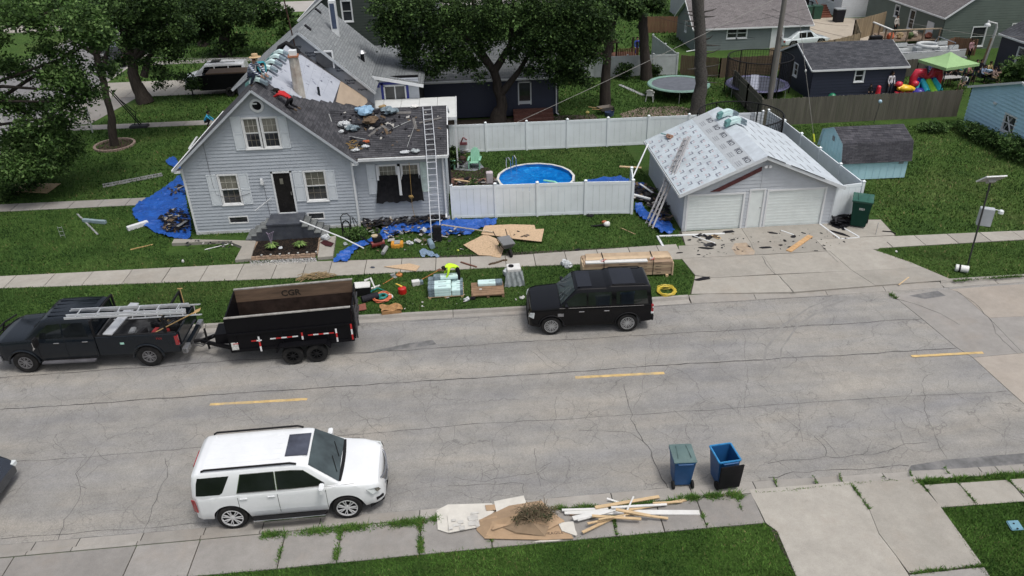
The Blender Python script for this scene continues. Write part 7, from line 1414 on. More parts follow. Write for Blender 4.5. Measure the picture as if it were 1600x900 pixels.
b=MB();b.cbox((xb_,.1,zb_),(.52,.3,.74),rad(-28));b.build('control_box',M('box_grey',(.42,.45,.47),.5,3,.08),so_,bevel=.015);b=MB();lx=atY(1563,330,s0.y);b.tube([(xb_+.2,0,lx.z+.1),(lx.x-s0.x,0,lx.z+.02)],.02,6);b.lathe((lx.x-s0.x+.04,0,lx.z-.1),[(.11,0),(.10,.12),(.04,.16)],'z',10);b.build('lamp',LAMPW,so_)
b=MB();b.tube([(0,0,0),(.42,-.22,.0)],.15,14);o=b.build('barrel',M('white_bucket',(.66,.67,.65),.5,3,.05),smooth=40);o.location=at(1493,418,.15)-Vector((0,0,0));tag(o,'white plastic barrel lying on the grass at the beacon post','barrel');b=MB();b.tube([(.10,-.052,0),(.16,-.084,0)],.158,14);q=b.build('band',BLK,o)
b=MB();b.tube([(0,0,0),(.12,0,1.75)],.04,6);o=b.build('marker_post',M('white_marker',(.55,.56,.55),.6),loc=at(145,208));tag(o,'thin white marker post on the grass left of the brick ring','post')
# portable basketball hoop
bh=thing('basketball_hoop','portable basketball hoop with clear backboard near the driveway','basketball hoop',(-22.35,51.3,0));b=MB();b.box(-.1,-.3,0,1.05,.3,.18);b.build('base',M('hoop_base',(.05,.05,.055),.6),bh,bevel=.04)
for y in(-.12,.12):b=MB();b.tube([(.6,y,.15),(-.75,y,2.55)],.035,6);b.build('strut',BLK,bh)
b=MB();b.tube([(.2,0,.2),(.5,0,1.0),(-.3,0,1.9)],.03,6);b.build('mast',BLK,bh);b=MB();b.cbox((-.95,0,2.7),(.04,1.1,.7),rad(12));b.build('backboard',M('hazy_acrylic',(.20,.20,.20),.2),bh);b=MB();ring(b,(-1.2,0),.22,2.45,.012,14);b.build('hoop',M('hoop_orange',(.4,.1,.03),.5),bh)
sg=thing('speed_sign','small black and white sign seen through the leaves at the left','sign',at(18,245));zz=atY(16,190,at(18,245).y).z;b=MB();b.tube([(0,0,0),(0,0,zz+.35)],.025,6);b.build('post',DP,sg);b=MB();b.box(-.34,-.05,zz-.32,.34,-.03,zz+.36);b.build('plate',WHB,sg)
o=text_mesh('lettering','20',.34,M('sign_ink',(.02,.02,.025),.6),sg,Matrix.Translation((0,-.053,zz-.12))@Matrix.Rotation(PI/2,4,'X'),.001,.012);o=text_mesh('lettering','SPEED',.16,M('sign_ink',(0,0,0)),sg,Matrix.Translation((0,-.053,zz+.2))@Matrix.Rotation(PI/2,4,'X'),.001,.005)
# ================================================================ PEOPLE
SKIN=M('skin',(.33,.19,.13),.6,8,.1);SKIND=M('skin_dark',(.16,.09,.06),.6,8,.1);HAIR=M('dark_hair',(.012,.010,.009),.7,20,.4);SHOE=M('work_boots',(.09,.06,.035),.8,10,.3)
def cloth(name,c,stripes=None):
 if name in _MC:return _MC[name]
 if not stripes:return M(name,c,.85,9,.15,bump=.4,bd=.02)
 n=newmat(name);w=n.n.new('ShaderNodeTexWave');w.bands_direction='Z';w.inputs['Scale'].default_value=5.5;w.inputs['Distortion'].default_value=.6;n.l.new(n.tc.outputs['Object'],w.inputs[0])
 n.col(n.ramp(w.outputs[0],[(.42,c),(.55,stripes)]));n.rough(.85);_MC[name]=n.m;return n.m
POSE=dict(stand=dict(pel=(0,0,.86),sp=(0,.01,1.02),ch=(0,0,1.22),nk=(0,.01,1.38),hd=(0,.04,1.50),tp=(0,.03,1.58),sh=(.17,0,1.30),el=(.22,.0,1.04),wr=(.20,.12,.84),hp=(.09,0,.82),kn=(.10,.03,.46),an=(.10,-.02,.08),to=(.12,.13,.04)),bend=dict(pel=(0,0,.80),sp=(0,.12,.93),ch=(0,.32,.98),nk=(0,.46,.92),hd=(0,.55,.84),tp=(0,.61,.78),sh=(.17,.36,.94),el=(.19,.42,.68),wr=(.12,.52,.46),hp=(.09,-.02,.78),kn=(.12,-.03,.44),an=(.13,-.02,.08),to=(.15,.13,.04)),crouch=dict(pel=(0,-.08,.36),sp=(0,.02,.52),ch=(0,.14,.70),nk=(0,.22,.84),hd=(0,.30,.94),tp=(0,.32,1.02),sh=(.17,.16,.76),el=(.22,.34,.56),wr=(.14,.52,.42),hp=(.09,-.06,.36),kn=(.17,.30,.44),an=(.14,.04,.09),to=(.15,.18,.04)),reach=dict(pel=(0,0,.42),sp=(0,.16,.52),ch=(0,.36,.60),nk=(0,.50,.62),hd=(0,.60,.60),tp=(0,.68,.62),sh=(.17,.40,.58),el=(.20,.60,.42),wr=(.15,.82,.34),hp=(.09,-.03,.40),kn=(.15,.10,.12),an=(.12,-.28,.08),to=(.12,-.42,.04)),sit=dict(pel=(0,0,.48),sp=(0,.0,.66),ch=(0,.02,.86),nk=(0,.04,1.02),hd=(0,.08,1.13),tp=(0,.07,1.22),sh=(.17,.02,.94),el=(.22,.10,.70),wr=(.12,.30,.62),hp=(.09,.03,.46),kn=(.12,.42,.46),an=(.12,.40,.08),to=(.12,.55,.04)))
def person(label,loc,rz,pose,shirt,pants,skin=SKIN,hair=HAIR,hat=None,sleeve=True,k=1.0,shoes=SHOE,short=False,tilt=0.0,z0=None):
 q=POSE[pose];J={};E_=[]
 for n in('pel','sp','ch','nk','hd','tp'):J[n]=q[n]
 for s,sn in((-1,'L'),(1,'R')):
  for n in('sh','el','wr','hp','kn','an','to'):x,y,z=q[n];J[n+sn]=(x*s,y,z)
  w,e=Vector(J['wr'+sn]),Vector(J['el'+sn]);J['ha'+sn]=tuple(w+(w-e).normalized()*.07)
 Rd=dict(pel=.13,sp=.118,ch=.135,nk=.052,hd=.088,tp=.075,sh=.066,el=.045,wr=.032,ha=.036,hp=.085,kn=.058,an=.042,to=.04)
 B=[('pel','sp',1),('sp','ch',1),('ch','nk',1),('nk','hd',0),('hd','tp',0)]
 for s in 'LR':B+=[('ch','sh'+s,1),('sh'+s,'el'+s,1),('el'+s,'wr'+s,1 if sleeve else 0),('wr'+s,'ha'+s,0),('pel','hp'+s,2),('hp'+s,'kn'+s,2),('kn'+s,'an'+s,0 if short else 2),('an'+s,'to'+s,3)]
 names=list(J);me=D.meshes.new('p');me.from_pydata([J[n]for n in names],[(names.index(a),names.index(b))for a,b,_ in B],[]);o=D.objects.new('p',me);COL.objects.link(o)
 sk=o.modifiers.new('s','SKIN');sk.use_smooth_shade=True;sk.branch_smoothing=.6
 for i,n in enumerate(names):r=Rd[n]if n in Rd else Rd[n[:-1]];me.skin_vertices[0].data[i].radius=(r,r*(.78 if n in('pel','sp','ch')else 1));me.skin_vertices[0].data[i].use_root=(n=='pel')
 o.modifiers.new('u','SUBSURF').levels=1;bpy.context.view_layer.update()
 em=D.meshes.new_from_object(o.evaluated_get(bpy.context.evaluated_depsgraph_get()));D.objects.remove(o);D.meshes.remove(me)
 b=MB();segs=[(Vector(J[a]),Vector(J[c]),m)for a,c,m in B];b.v=[tuple(v.co)for v in em.vertices]
 for p in em.polygons:
  c=p.center;best=min(segs,key=lambda g:(c-(g[0]+(g[1]-g[0])*max(0,min(1,(c-g[0]).dot(g[1]-g[0])/max(1e-9,(g[1]-g[0]).length_squared))))).length);b.f.append(tuple(p.vertices));b.m.append(best[2])
 D.meshes.remove(em);hd=Vector(J['hd']);fd=(hd-Vector(J['nk']));fwd=Vector((0,1,0))if abs(fd.normalized().y)<.7 else Vector((0,.3,-1)).normalized()
 b.blob(tuple(hd+fwd*.095),(.014,.02,.02),0,1,.1,5,3)
 for s in(-1,1):b.blob(tuple(hd+Vector((s*.088,0,0))),(.012,.02,.03),0,2,.1,5,3);b.blob(tuple(hd+fwd*.086+Vector((s*.03,0,.015))),(.010,.008,.007),4,2,.1,5,3)
 b.blob(tuple(hd+fwd*.086+Vector((0,0,-.038))),(.022,.008,.006),5,2,.1,5,3)
 for sn in 'LR':
  w,h_=Vector(J['wr'+sn]),Vector(J['ha'+sn]);d=(h_-w).normalized();sx=d.cross(Vector((0,0,1)));
  if sx.length<.1:sx=Vector((1,0,0))
  sx.normalize();up=sx.cross(d)
  for j,(off,ln)in enumerate(((-.026,.062),(-.009,.074),(.009,.07),(.026,.054))):p=h_+d*.015+sx*off;b.tube([p,p+d*ln*.55,p+d*ln*.85-up*ln*.3],[.010,.009,.007],5)
  p=w+d*.03+sx*.03;b.tube([p,p+(d+sx)*.028,p+d*.055+sx*.03],[.012,.010,.008],5)
 t=b.build('person',[skin,shirt,pants,shoes,HAIR,M('lips',(.22,.09,.07),.6)],None,smooth=60);tag(t,label,'person')
 t.location=loc;t.rotation_euler=(tilt,0,rz);t.scale=(k,k,k)
 h=MB();h.blob(tuple(hd+Vector((0,-.018,.03))),(.103,.108,.10),0,3,.06,10,6);h.v=[v if(v[1]<hd.y+.05 or v[2]>hd.z+.04)else(v[0]*.9,min(v[1],hd.y+.06),max(v[2],hd.z+.05))for v in h.v]
 h.build('hair',hair,t,smooth=60)
 if hat:
  h=MB();c=hd+(Vector(J['tp'])-hd)*.7
  if hat[0]=='brim':h.lathe(tuple(c),[(.20,0),(.11,.02),(.10,.10),(.0,.12)],'z',14)
  else:h.lathe(tuple(c),[(.11,-.02),(.108,.05),(.06,.09),(0,.095)],'z',14);h.cbox(tuple(c+Vector((0,.13,-.01))),(.14,.12,.012))
  h.build('hat',hat[1],t,smooth=50)
 return t
DEN=cloth('navy_jeans',(.025,.035,.065));BLKP=cloth('black_trousers',(.012,.012,.014));KH=cloth('khaki',(.20,.15,.09))
PLp=(rX,33.6,rZ)
def LS(px,py):return onplane(px,py,PLp,nL,.02)
def RS(px,py):return onplane(px,py,PLp,nR,.02)
person('roofer in striped shirt and tan hat stepping on the roof ridge',(rX-.22,34.9,rZ-.2),rad(-115),'crouch',cloth('navy_stripes',(.55,.58,.62),(.03,.05,.14)),DEN,hat=('brim',M('straw',(.45,.32,.18),.8)),k=1.32)
person('roofer in teal shirt bending over the ridge bundles',RS(412,128)+Vector((-.15,.35,.0)),rad(-150),'bend',cloth('teal_shirt',(.02,.22,.27)),BLKP,k=.9)
person('roofer in red shirt kneeling at the gable edge',RS(454,170),rad(62),'reach',cloth('red_shirt',(.42,.012,.015)),BLKP,hat=('cap',M('black_cap',(.012,.012,.012),.8)),k=1.12,tilt=rad(6))
person('roofer in bright blue shirt working low on the left slope',LS(322,200)+Vector((.05,0,.05)),rad(-80),'crouch',cloth('blue_shirt',(.03,.30,.50)),BLKP,k=.95)
person('worker in fluorescent yellow shirt bending over the shingle bundles',at(716,446),rad(105),'bend',cloth('hivis',(.55,.85,.03)),BLKP,sleeve=True,k=1.05)
person('man in white shirt standing against the navy garage',at(1387,151),rad(190),'stand',cloth('white_shirt',(.62,.60,.64)),cloth('dark_jeans',(.03,.04,.07)),SKIND,k=1.08)
person('small child in dark clothes beside the red punching bag',at(1357,154),rad(180),'stand',cloth('dark_top',(.02,.02,.02)),BLKP,k=.62,short=True)
person('person in blue robe at the wooden playset',at(994,92)+Vector((0,0,.1)),rad(200),'stand',cloth('royal_blue',(.02,.04,.30)),cloth('royal_blue',(0,0,0)),SKIN,k=1.05)
dk=atY(1404,52,64.6);person('person in white standing on the wooden deck',(36.6,65.2,.9),rad(200),'stand',cloth('cream_shirt',(.50,.47,.42)),BLKP,SKIN,k=1.0)
person('woman in pink shirt standing beyond the green canopy',at(1512,93),rad(200),'stand',cloth('pink_shirt',(.45,.26,.28)),BLKP,SKIN,k=1.0)
crowd=[((1461,131),'stand',(.015,.018,.028),'standing guest in dark printed shirt under the canopy edge',175),((1478,126),'sit',(.02,.02,.022),'seated guest in black behind the guest in the dark print',150),((1497,122),'sit',(.05,.16,.17),'seated guest in teal under the green canopy',200),((1509,126),'sit',(.45,.22,.20),'seated guest in coral beside the tent post',220),((1519,128),'stand',(.012,.012,.014),'guest in black with long hair right of the canopy',160),((1503,141),'sit',(.50,.50,.52),'seated guest in white shirt nearest the light blue roof',120),((1532,128),'sit',(.25,.32,.45),'seated guest in pale blue beside the tan post',190),((1541,122),'sit',(.42,.33,.15),'seated guest in mustard near the lamp post',200),((1548,131),'sit',(.30,.22,.20),'seated guest in beige at the right table',210),((1556,127),'sit',(.02,.02,.03),'seated guest in navy at the right table end',170),((1449,122),'sit',(.06,.07,.16),'guest in dark blue seated behind the inflatable',200),((1489,133),'sit',(.02,.02,.02),'guest in black bending forward beneath the canopy',100),((1527,119),'sit',(.02,.02,.03),'guest with dark hair at the back of the canopy',180)]
for i,(px,po,c,lb_,rz)in enumerate(crowd):
 p=at(*px);person(lb_,p,rad(rz),po,cloth('guest_cloth_%s'%'abcdefghijklm'[i],c),[BLKP,DEN,KH][i%3],[SKIN,SKIND][i%2],sleeve=(i%2==0),short=(i%3==1),k=1.0)
 if po=='sit':
  t=thing('folding_chair','folding chair of the '+lb_.replace('seated ',''),'chair',p,rad(rz),'folding chairs at the party');m=M('camp_chair',(.03,.04,.05),.7);b=MB();b.box(-.25,-.2,.36,.25,.22,.39);b.build('seat',m,t);b=MB();b.box(-.25,-.24,.40,.25,-.2,.85);b.build('backrest',m,t)
  for x in(-1,1):
   for y in(-1,1):b=MB();b.tube([(x*.22,y*.18,.37),(x*.24,y*.22,0)],.014,5);b.build('leg',CHR,t)
t=thing('folding_table','folding table with trays under the green canopy','table',at(1480,136),.1);b=MB();b.box(-.9,-.35,.68,.9,.35,.72);b.build('tabletop',M('table_white',(.35,.35,.34),.5),t)
for x in(-1,1):
 b=MB();b.tube([(x*.7,-.28,.68),(x*.7,.28,0)],.015,5);b.tube([(x*.7,.28,.68),(x*.7,-.28,0)],.015,5);b.build('leg',CHR,t)
t=thing('folding_table','second folding table right of the tan post','table',at(1550,128),.2);b=MB();b.box(-.9,-.35,.68,.9,.35,.72);b.build('tabletop',M('table_brown',(.16,.11,.08),.6),t);b=MB();b.box(-.6,-.1,.72,-.3,.2,.9);b.build('cooler',M('cooler_blue',(.3,.42,.55),.5),t)
for x in(-1,1):b=MB();b.tube([(x*.7,-.28,.68),(x*.7,.28,0)],.015,5);b.build('leg',CHR,t)
# ================================================================ PARTY YARD, DECK, BOAT
can=thing('canopy_tent','lime green pop up canopy tent on dark legs','canopy',(32.6,50.8,0));LIM=M('lime_fabric',(.26,.42,.19),.75,3,.08,bump=.3,bd=.03);P=[Vector((*at(x,y,2.3)[:2],2.3))-Vector((32.6,50.8,0))for x,y in((1435,93),(1479,106.5),(1531,99),(1484,84))];ap=sum(P,Vector())/4+Vector((0,0,.62))
b=MB()
for i in range(4):
 a,c=P[i],P[(i+1)%4]
 b.grid(lambda u,v,a=a,c=c:(lambda q:(q.x,q.y,q.z-.10*math.sin(PI*v)*(1)-.03*math.sin(PI*u)*(1-v)))(a.lerp(c,u).lerp(ap,v)),6,6)
b.build('canopy',LIM,can,smooth=25);b=MB()
for i in range(4):a,c=P[i],P[(i+1)%4];b.add([a,c,c-Vector((0,0,.18)),a-Vector((0,0,.18))],[(0,1,2,3)])
b.build('valance',LIM,can)
for p in P:b=MB();b.tube([(p.x*.97,p.y*.97,0),(p.x*.97,p.y*.97,2.25)],.03,6);b.build('leg',BLK,can)
b=MB();q=at(1528,118);b.tube([(0,0,0),(.25,0,2.7)],.07,7);o=b.build('leaning_post',M('brown_post',(.14,.10,.06),.8));o.location=q;tag(o,'brown wooden post standing right of the canopy','post')
inf=thing('inflatable_slide','red arched inflatable slide with cyan and lime tubes','inflatable',at(1447,150)+VZ*.25);I0=at(1447,152)
def IM(n,c):return M('vinyl_'+n,c,.3,5,.05,bump=.05)
b=MB()
for s in(-1,1):b.tube([(s*.85,.5,.2),(s*.9,.5,.9),(s*.75,.45,1.3),(s*.35,.4,1.35),(s*.2,.4,1.0)],[.25,.26,.27,.26,.2],10)
b.tube([(-.7,.45,1.2),(0,.45,.95),(.7,.45,1.2)],.2,8);b.build('arch',IM('red',(.55,.03,.06)),inf,smooth=60)
for s in(-1,1):b=MB();b.tube([(s*.45+.15,-.5,.18),(s*.45+.15,-.1,.45),(s*.42+.1,.4,.75)],[.2,.2,.17],10);b.build('slide_bumper',IM('cyan',(.03,.50,.62)),inf,smooth=60)
b=MB();b.tube([(.15,-.6,.08),(.15,0,.38),(.1,.4,.7)],[.26,.26,.24],8);b.build('slide',IM('lime',(.30,.65,.05)),inf,smooth=60);b=MB();b.box(-.8,.3,0,.8,1.0,.9);b.build('base',IM('violet',(.05,.04,.35)),inf,bevel=.1)
i2=thing('inflatable_toy','yellow red and blue inflatable play animal left of the slide','inflatable',at(1412,152));b=MB();b.blob((0,0,.62),(.5,.3,.22),0,4,.08,10,6);b.tube([(-.55,0,.6),(-.2,.1,.72),(.3,.05,.6),(.6,0,.5)],[.12,.17,.2,.16],8);b.build('body',IM('yellow',(.80,.50,.03)),i2,smooth=60)
for x in(-.6,-.25,.25,.6):b=MB();b.tube([(x,0,.0),(x*.9,.05,.4)],[.18,.16],8);b.build('leg',IM('red',(0,0,0)),i2,smooth=60)
for x in(-.45,.7):b=MB();b.blob((x,.15,.88),(.26,.22,.2),0,5,.06,10,6);b.build('bump',IM('red',(0,0,0)),i2,smooth=60)
b=MB();b.blob((1.0,-.1,.3),(.55,.4,.35),0,6,.06,12,6);b.build('pool_base',IM('violet',(0,0,0)),i2,smooth=60);b=MB();b.tube([(.7,0,.2),(.85,.1,.6),(.95,.1,.95)],[.2,.14,.06],8);b.build('horn',IM('teal',(.05,.42,.42)),i2,smooth=60)
b=MB();b.tube([(0,0,.05),(0,0,.75)],[.17,.15],10);b.blob((0,0,.75),(.15,.15,.12),0,1,.02);o=b.build('punching_bag',IM('red',(0,0,0)),smooth=60,loc=at(1370,153));tag(o,'small red inflatable punching bag by the navy garage','toy')
b=MB();b.box(-.7,-.12,0,.7,.12,.1);o=b.build('play_mat',IM('yellow',(0,0,0)),loc=at(1379,155));tag(o,'yellow strip lying on grass beneath the punching bag','mat')
b=MB();b.blob((0,0,.28),(.28,.28,.28),0,2,.01,14,9);o=b.build('exercise_ball',IM('green',(.01,.16,.08)),smooth=80,loc=at(1299,158));tag(o,'dark green exercise ball at the navy garage corner','ball')
dkt=thing('wooden_deck','brown wooden deck with white rail against the green house','deck',(35.2,63.0,0));DW=M('deck_wood',(.18,.13,.09),.85,3,.3)
for k in range(9):b=MB();b.box(.0,k*.36,.82,4.1,k*.36+.34,.88);b.build('deck_board',DW,dkt)
for x in(0,1.35,2.7,4.05):b=MB();b.box(x-.05,-.05,0,x+.05,.05,1.75);b.build('post',DW,dkt)
for y in(1.0,2.1,3.2):b=MB();b.box(-.05,y-.05,0,.05,y+.05,1.75);b.build('post',DW,dkt)
b=MB();b.box(-.08,-.08,1.72,4.15,.08,1.80);b.build('handrail',M('tan_rail',(.32,.25,.17),.8),dkt);b=MB();b.box(-.1,-.05,1.73,.08,3.3,1.81);b.build('handrail',WHB,dkt);rr=random.Random(9)
for k,c in enumerate(((.45,.10,.04),(.30,.22,.12),(.06,.10,.03),(.35,.30,.25),(.16,.05,.03))):b=MB();b.blob((.4+k*.75,.5+rr.random()*.8,1.12),(.3,.25,.28),0,k,.3);o=b.build('deck_clutter',M('deck_thing_%s'%'abcde'[k],c,.8));o.location=dkt.location;tag(o,['orange heap of toys','tan cushion','potted green plant','pale bag','rust brown pot'][k]+' on the wooden deck behind the handrail',['toys','cushion','plant','bag','pot'][k])
b=MB();b.cbox((0,0,.6),(1.0,.55,1.2));b.cbox((0,0,1.28),(1.0,.5,.2));o=b.build('grill',M('grill_black',(.02,.02,.022),.4),bevel=.05,loc=(33.9,63.0,0));tag(o,'black covered grill standing left of the wooden deck','grill')
b=MB();b.blob((0,0,.3),(.4,.3,.32),0,3,.2);o=b.build('bag',M('pale_blue_bag',(.25,.32,.42),.6),loc=(33.0,61.8,0));tag(o,'pale blue bag on the ground beside the black grill','bag')
bt=thing('pontoon_boat','white pontoon boat with seats parked behind the navy garage','boat',(34.6,57.9,0),rad(3));BW=M('boat_white',(.46,.48,.48),.5,3,.1);BG=M('boat_grey',(.27,.29,.30),.5,3,.1)
for s in(-1,1):b=MB();b.tube([(-3.6,s*.8,.55),(-3.2,s*.8,.5),(3.0,s*.8,.5),(3.7,s*.8,.75)],[.1,.3,.3,.06],10);b.build('pontoon',BG,bt,smooth=60)
b=MB();b.box(-3.4,-1.2,.85,3.4,1.2,.95);b.build('deck',BG,bt)
for s in(-1,1):b=MB();b.box(-3.3,s*1.17-.03,.95,3.2,s*1.17+.03,1.42);b.build('side_panel',BW,bt);b=MB();b.tube([(-3.3,s*1.17,1.5),(3.2,s*1.17,1.5)],.03,6);b.build('rail',CHR,bt)
for x,y,l,w in((-2.7,.75,1.0,.7),(-2.5,-.7,1.3,.6),(-.9,.8,1.4,.55),(2.6,.7,1.0,.7),(2.6,-.7,.9,.6)):b=MB();b.box(x-l/2,y-w/2,.95,x+l/2,y+w/2,1.35);b.box(x-l/2,y+w/2-.15,1.35,x+l/2,y+w/2,1.72);b.build('seat',BW,bt,bevel=.08)
b=MB();b.tube([(1.0+.75*math.cos(a),.2+.75*math.sin(a),1.62)for a in[2*PI*k/20 for k in range(17)]],.15,8);b.build('wrap_seat',BW,bt,smooth=60);b=MB();b.box(-.3,-.4,.95,.2,.2,1.6);b.build('console',BG,bt,bevel=.05)
b=MB();b.tube([(2.0,-1.1,1.5),(2.3,-1.1,2.0),(2.3,1.1,2.0),(2.0,1.1,1.5)],.03,6);b.build('hoop_rail',CHR,bt);b=MB();b.box(-3.0,-.8,.15,4.2,-.6,.28);b.box(-3.0,.6,.15,4.2,.8,.28);b.build('boat_trailer',BG,bt)
for s in(-1,1):b=MB();b.lathe((-.8,s*1.0,.32),[(.1,-.1),(.32,-.1),(.32,.1),(.1,.1)],'y',14);b.build('wheel',TYRE,bt)
for k in range(2):
 for j in range(3):pass
ps=thing('playset','dark wooden playset with red brown slats behind the white fence','playset',(11.8,61.0,0));PW=M('playset_wood',(.12,.05,.025),.8,3,.3);DKW=M('playset_dark',(.03,.022,.016),.9)
for x in(-1.6,.0,1.6):
 for y in(-.8,.8):b=MB();b.box(x-.06,y-.06,0,x+.06,y+.06,2.3);b.build('post',DKW,ps)
b=MB();b.box(-1.7,-.9,1.1,1.7,.9,1.18);b.build('platform',PW,ps);b=MB();b.add([(-1.8,-1,2.3),(0.2,-1,2.3),(.2,1,2.3),(-1.8,1,2.3),(-.8,0,3.2)],[(0,1,4),(1,2,4),(2,3,4),(3,0,4)]);b.build('roof',DKW,ps)
for k in range(12):x=.1+k*.14;b=MB();b.box(x,-.92,1.2,x+.09,-.88,1.85);b.build('slat',PW,ps)
for k in range(14):x=-1.6+k*.16;b=MB();b.box(x,-.94,.1,x+.11,-.9,.75);b.build('slat',PW,ps)
b=MB();b.tube([(2.0,-1.2,0),(2.25,-.9,1.0),(2.5,-1.2,0)],.04,6);b.tube([(1.7,-1.3,.95),(2.9,-1.1,.35)],.03,6);o=b.build('sawhorse',PINE);o.location=ps.location;tag(o,'pale wooden sawhorse right of the dark playset','sawhorse')
# bins and stair by the white house, awnings
for i,(px,py,lb_)in enumerate(((1258,30,'left dark green wheelie bin beside the red stairs'),(1274,29,'right dark green wheelie bin touching the red stairs'),(1309,34,'black wheelie bin with grey lid at the white house corner'))):
 c=at(px,py);b=MB();b.box(-.38,-.38,0,.38,.38,1.15,0,-.06);o=b.build('wheelie_bin',[M('far_bin_green',(.02,.07,.045),.5),M('far_bin_black',(.02,.02,.025),.5)][i>1],loc=(c.x,c.y,0));tag(o,lb_,'bin');b=MB();b.box(-.46,-.46,1.15,.46,.46,1.26);b.build('lid',[M('far_bin_green',(0,0,0)),BG][i>1],o,bevel=.03)
st2=thing('red_stairs','red brown wooden stairs leading up the white house','stairs',at(1287,27))
for k in range(6):b=MB();b.box(-.7,-.3+k*.3,.16*k,.7,0+k*.3,.16*k+.16);b.build('step',M('red_stair',(.17,.06,.035),.8),st2)
b=MB();b.tube([(-.7,-.3,.9),(-.7,1.6,1.9)],.04,5);b.build('handrail',M('red_stair',(0,0,0)),st2)
t=thing('patio_set','dark patio table and chairs near the tan drive','patio furniture',at(1250,10));b=MB();b.lathe((0,0,.7),[(.8,0),(.8,.04)],'z',14);b.tube([(0,0,0),(0,0,.7)],.05,6);b.build('table',BLK,t)
for a in range(4):b=MB();b.xf((1.3*math.cos(a*1.57),1.3*math.sin(a*1.57),0),a*1.57);b.box(-.25,-.25,.4,.25,.25,.45);b.box(.2,-.25,.45,.25,.25,.95);b.tube([(0,0,0),(0,0,.4)],.04,5);b.build('chair',BLK,t)
q=at(1238,30);b=MB();b.box(q.x-1.2,q.y-1.0,0,q.x+1.2,q.y+1.0,.35);o=b.build('green_planter',M('planter_green',(.04,.12,.06),.7));tag(o,'dark green planter box left of the green bins','planter')
# ================================================================ WORK SITE: tarps, ladders, materials, debris
from mathutils import noise as mn
TARP=newmat('blue_tarp');k_=TARP.ramp(TARP.noise(1.2,5,None,.7),[(.3,(.008,.055,.26)),(.7,(.015,.10,.42))]);TARP.col(k_);TARP.rough(.42);TARP.bump(TARP.noise(3.5,5,None,.65,.6),.9,.07);TARP=TARP.m
def tarp(label,pxs,step=.10,amp=.10,z=.02,seed=0,lift=None,name='tarp',mt=None,cat='tarp',thick=False):
 P=[tuple(at(x,y,z)[:2])for x,y in pxs];X=[p[0]for p in P];Y=[p[1]for p in P];x0,y0=min(X),min(Y);nx_,ny_=int((max(X)-x0)/step)+2,int((max(Y)-y0)/step)+2;V=[];idx={};F=[]
 cx,cy=sum(X)/len(X),sum(Y)/len(Y)
 gx,gy=np.meshgrid(np.arange(nx_+1)*step+x0,np.arange(ny_+1)*step+y0);ins=inpoly(gx.ravel(),gy.ravel(),P).reshape(gx.shape)
 def vid(i,j):
  if(i,j)in idx:return idx[(i,j)]
  x,y=x0+i*step,y0+j*step;n1=mn.noise(Vector((x*.9+seed*7,y*.9,seed)));n2=abs(mn.noise(Vector((x*2.6+n1*2,y*2.6,seed+3))));n3=mn.noise(Vector((x*6,y*6,seed+8)))
  h=amp*(.25+.9*(1-n2*2.2)**3*.6+.35*max(0,n1)+.18*n3);wob=.04*mn.noise(Vector((x*3,y*3,5+seed)));V.append((x+wob,y+wob,max(z,z+h)));idx[(i,j)]=len(V)-1;return len(V)-1
 for j in range(ny_):
  for i in range(nx_):
   if ins[j,i]and ins[j,i+1]and ins[j+1,i]and ins[j+1,i+1]:F.append((vid(i,j),vid(i+1,j),vid(i+1,j+1),vid(i,j+1)))
   elif ins[j,i]and ins[j,i+1]and ins[j+1,i]:F.append((vid(i,j),vid(i+1,j),vid(i,j+1)))
   elif ins[j+1,i+1]and ins[j,i+1]and ins[j,i]:F.append((vid(i,j),vid(i+1,j),vid(i+1,j+1)))
   elif ins[j+1,i+1]and ins[j+1,i]and ins[j,i]:F.append((vid(i,j),vid(i+1,j+1),vid(i,j+1)))
   elif ins[j+1,i+1]and ins[j+1,i]and ins[j,i+1]:F.append((vid(i+1,j),vid(i+1,j+1),vid(i,j+1)))
 b=MB();b.add(V,F);o=b.build(name,mt or TARP,smooth=50);return tag(o,label,cat)
tarp('large blue tarp spread on the grass left of the house',[(206,330),(214,318),(236,308),(262,290),(282,273),(290,290),(293,320),(300,345),(300,372),(292,376),(262,372),(240,364),(222,352),(208,340)],.09,.16,seed=1)
tarp('corner of blue tarp behind the left edge of the house',[(258,252),(262,246),(276,247),(286,262),(286,272),(272,264),(260,258)],.12,.15,seed=2)
tarp('twisted blue tarp strip running from the walk to the wing',[(518,411),(530,396),(552,384),(575,376),(592,366),(600,354),(622,350),(660,346),(668,352),(640,362),(612,372),(596,378),(575,384),(556,392),(545,411)],.08,.20,seed=3)
tarp('blue tarp bunched between the rubble and the orange tool case',[(598,352),(640,347),(700,348),(712,356),(700,366),(662,368),(640,364),(612,370)],.08,.22,seed=23)
tarp('blue tarp heaped before the front vinyl fence',[(676,352),(700,346),(740,343),(778,343),(776,352),(745,360),(735,369),(700,369),(690,376),(680,366)],.08,.20,seed=4)
tarp('blue tarp bunched against the garage side wall',[(992,318),(1004,322),(1012,335),(1030,328),(1044,346),(1056,362),(1050,368),(1030,366),(1016,352),(1000,342),(990,332)],.08,.24,seed=5)
tarp('blue tarp on the grass behind the pool fence corner',[(905,288),(925,280),(970,276),(985,282),(980,290),(910,294)],.10,.15,seed=6)
tarp('scrap of blue tarp behind the gap by the garage',[(988,288),(1008,286),(1014,300),(1006,312),(990,308)],.10,.15,seed=7)
SC=[M('scrap_black',(.016,.016,.019),.95,12,.4),M('scrap_charcoal',(.04,.04,.045),.95,12,.4),M('scrap_brown',(.11,.075,.045),.9,8,.3),M('scrap_pale',(.34,.33,.31),.8)]
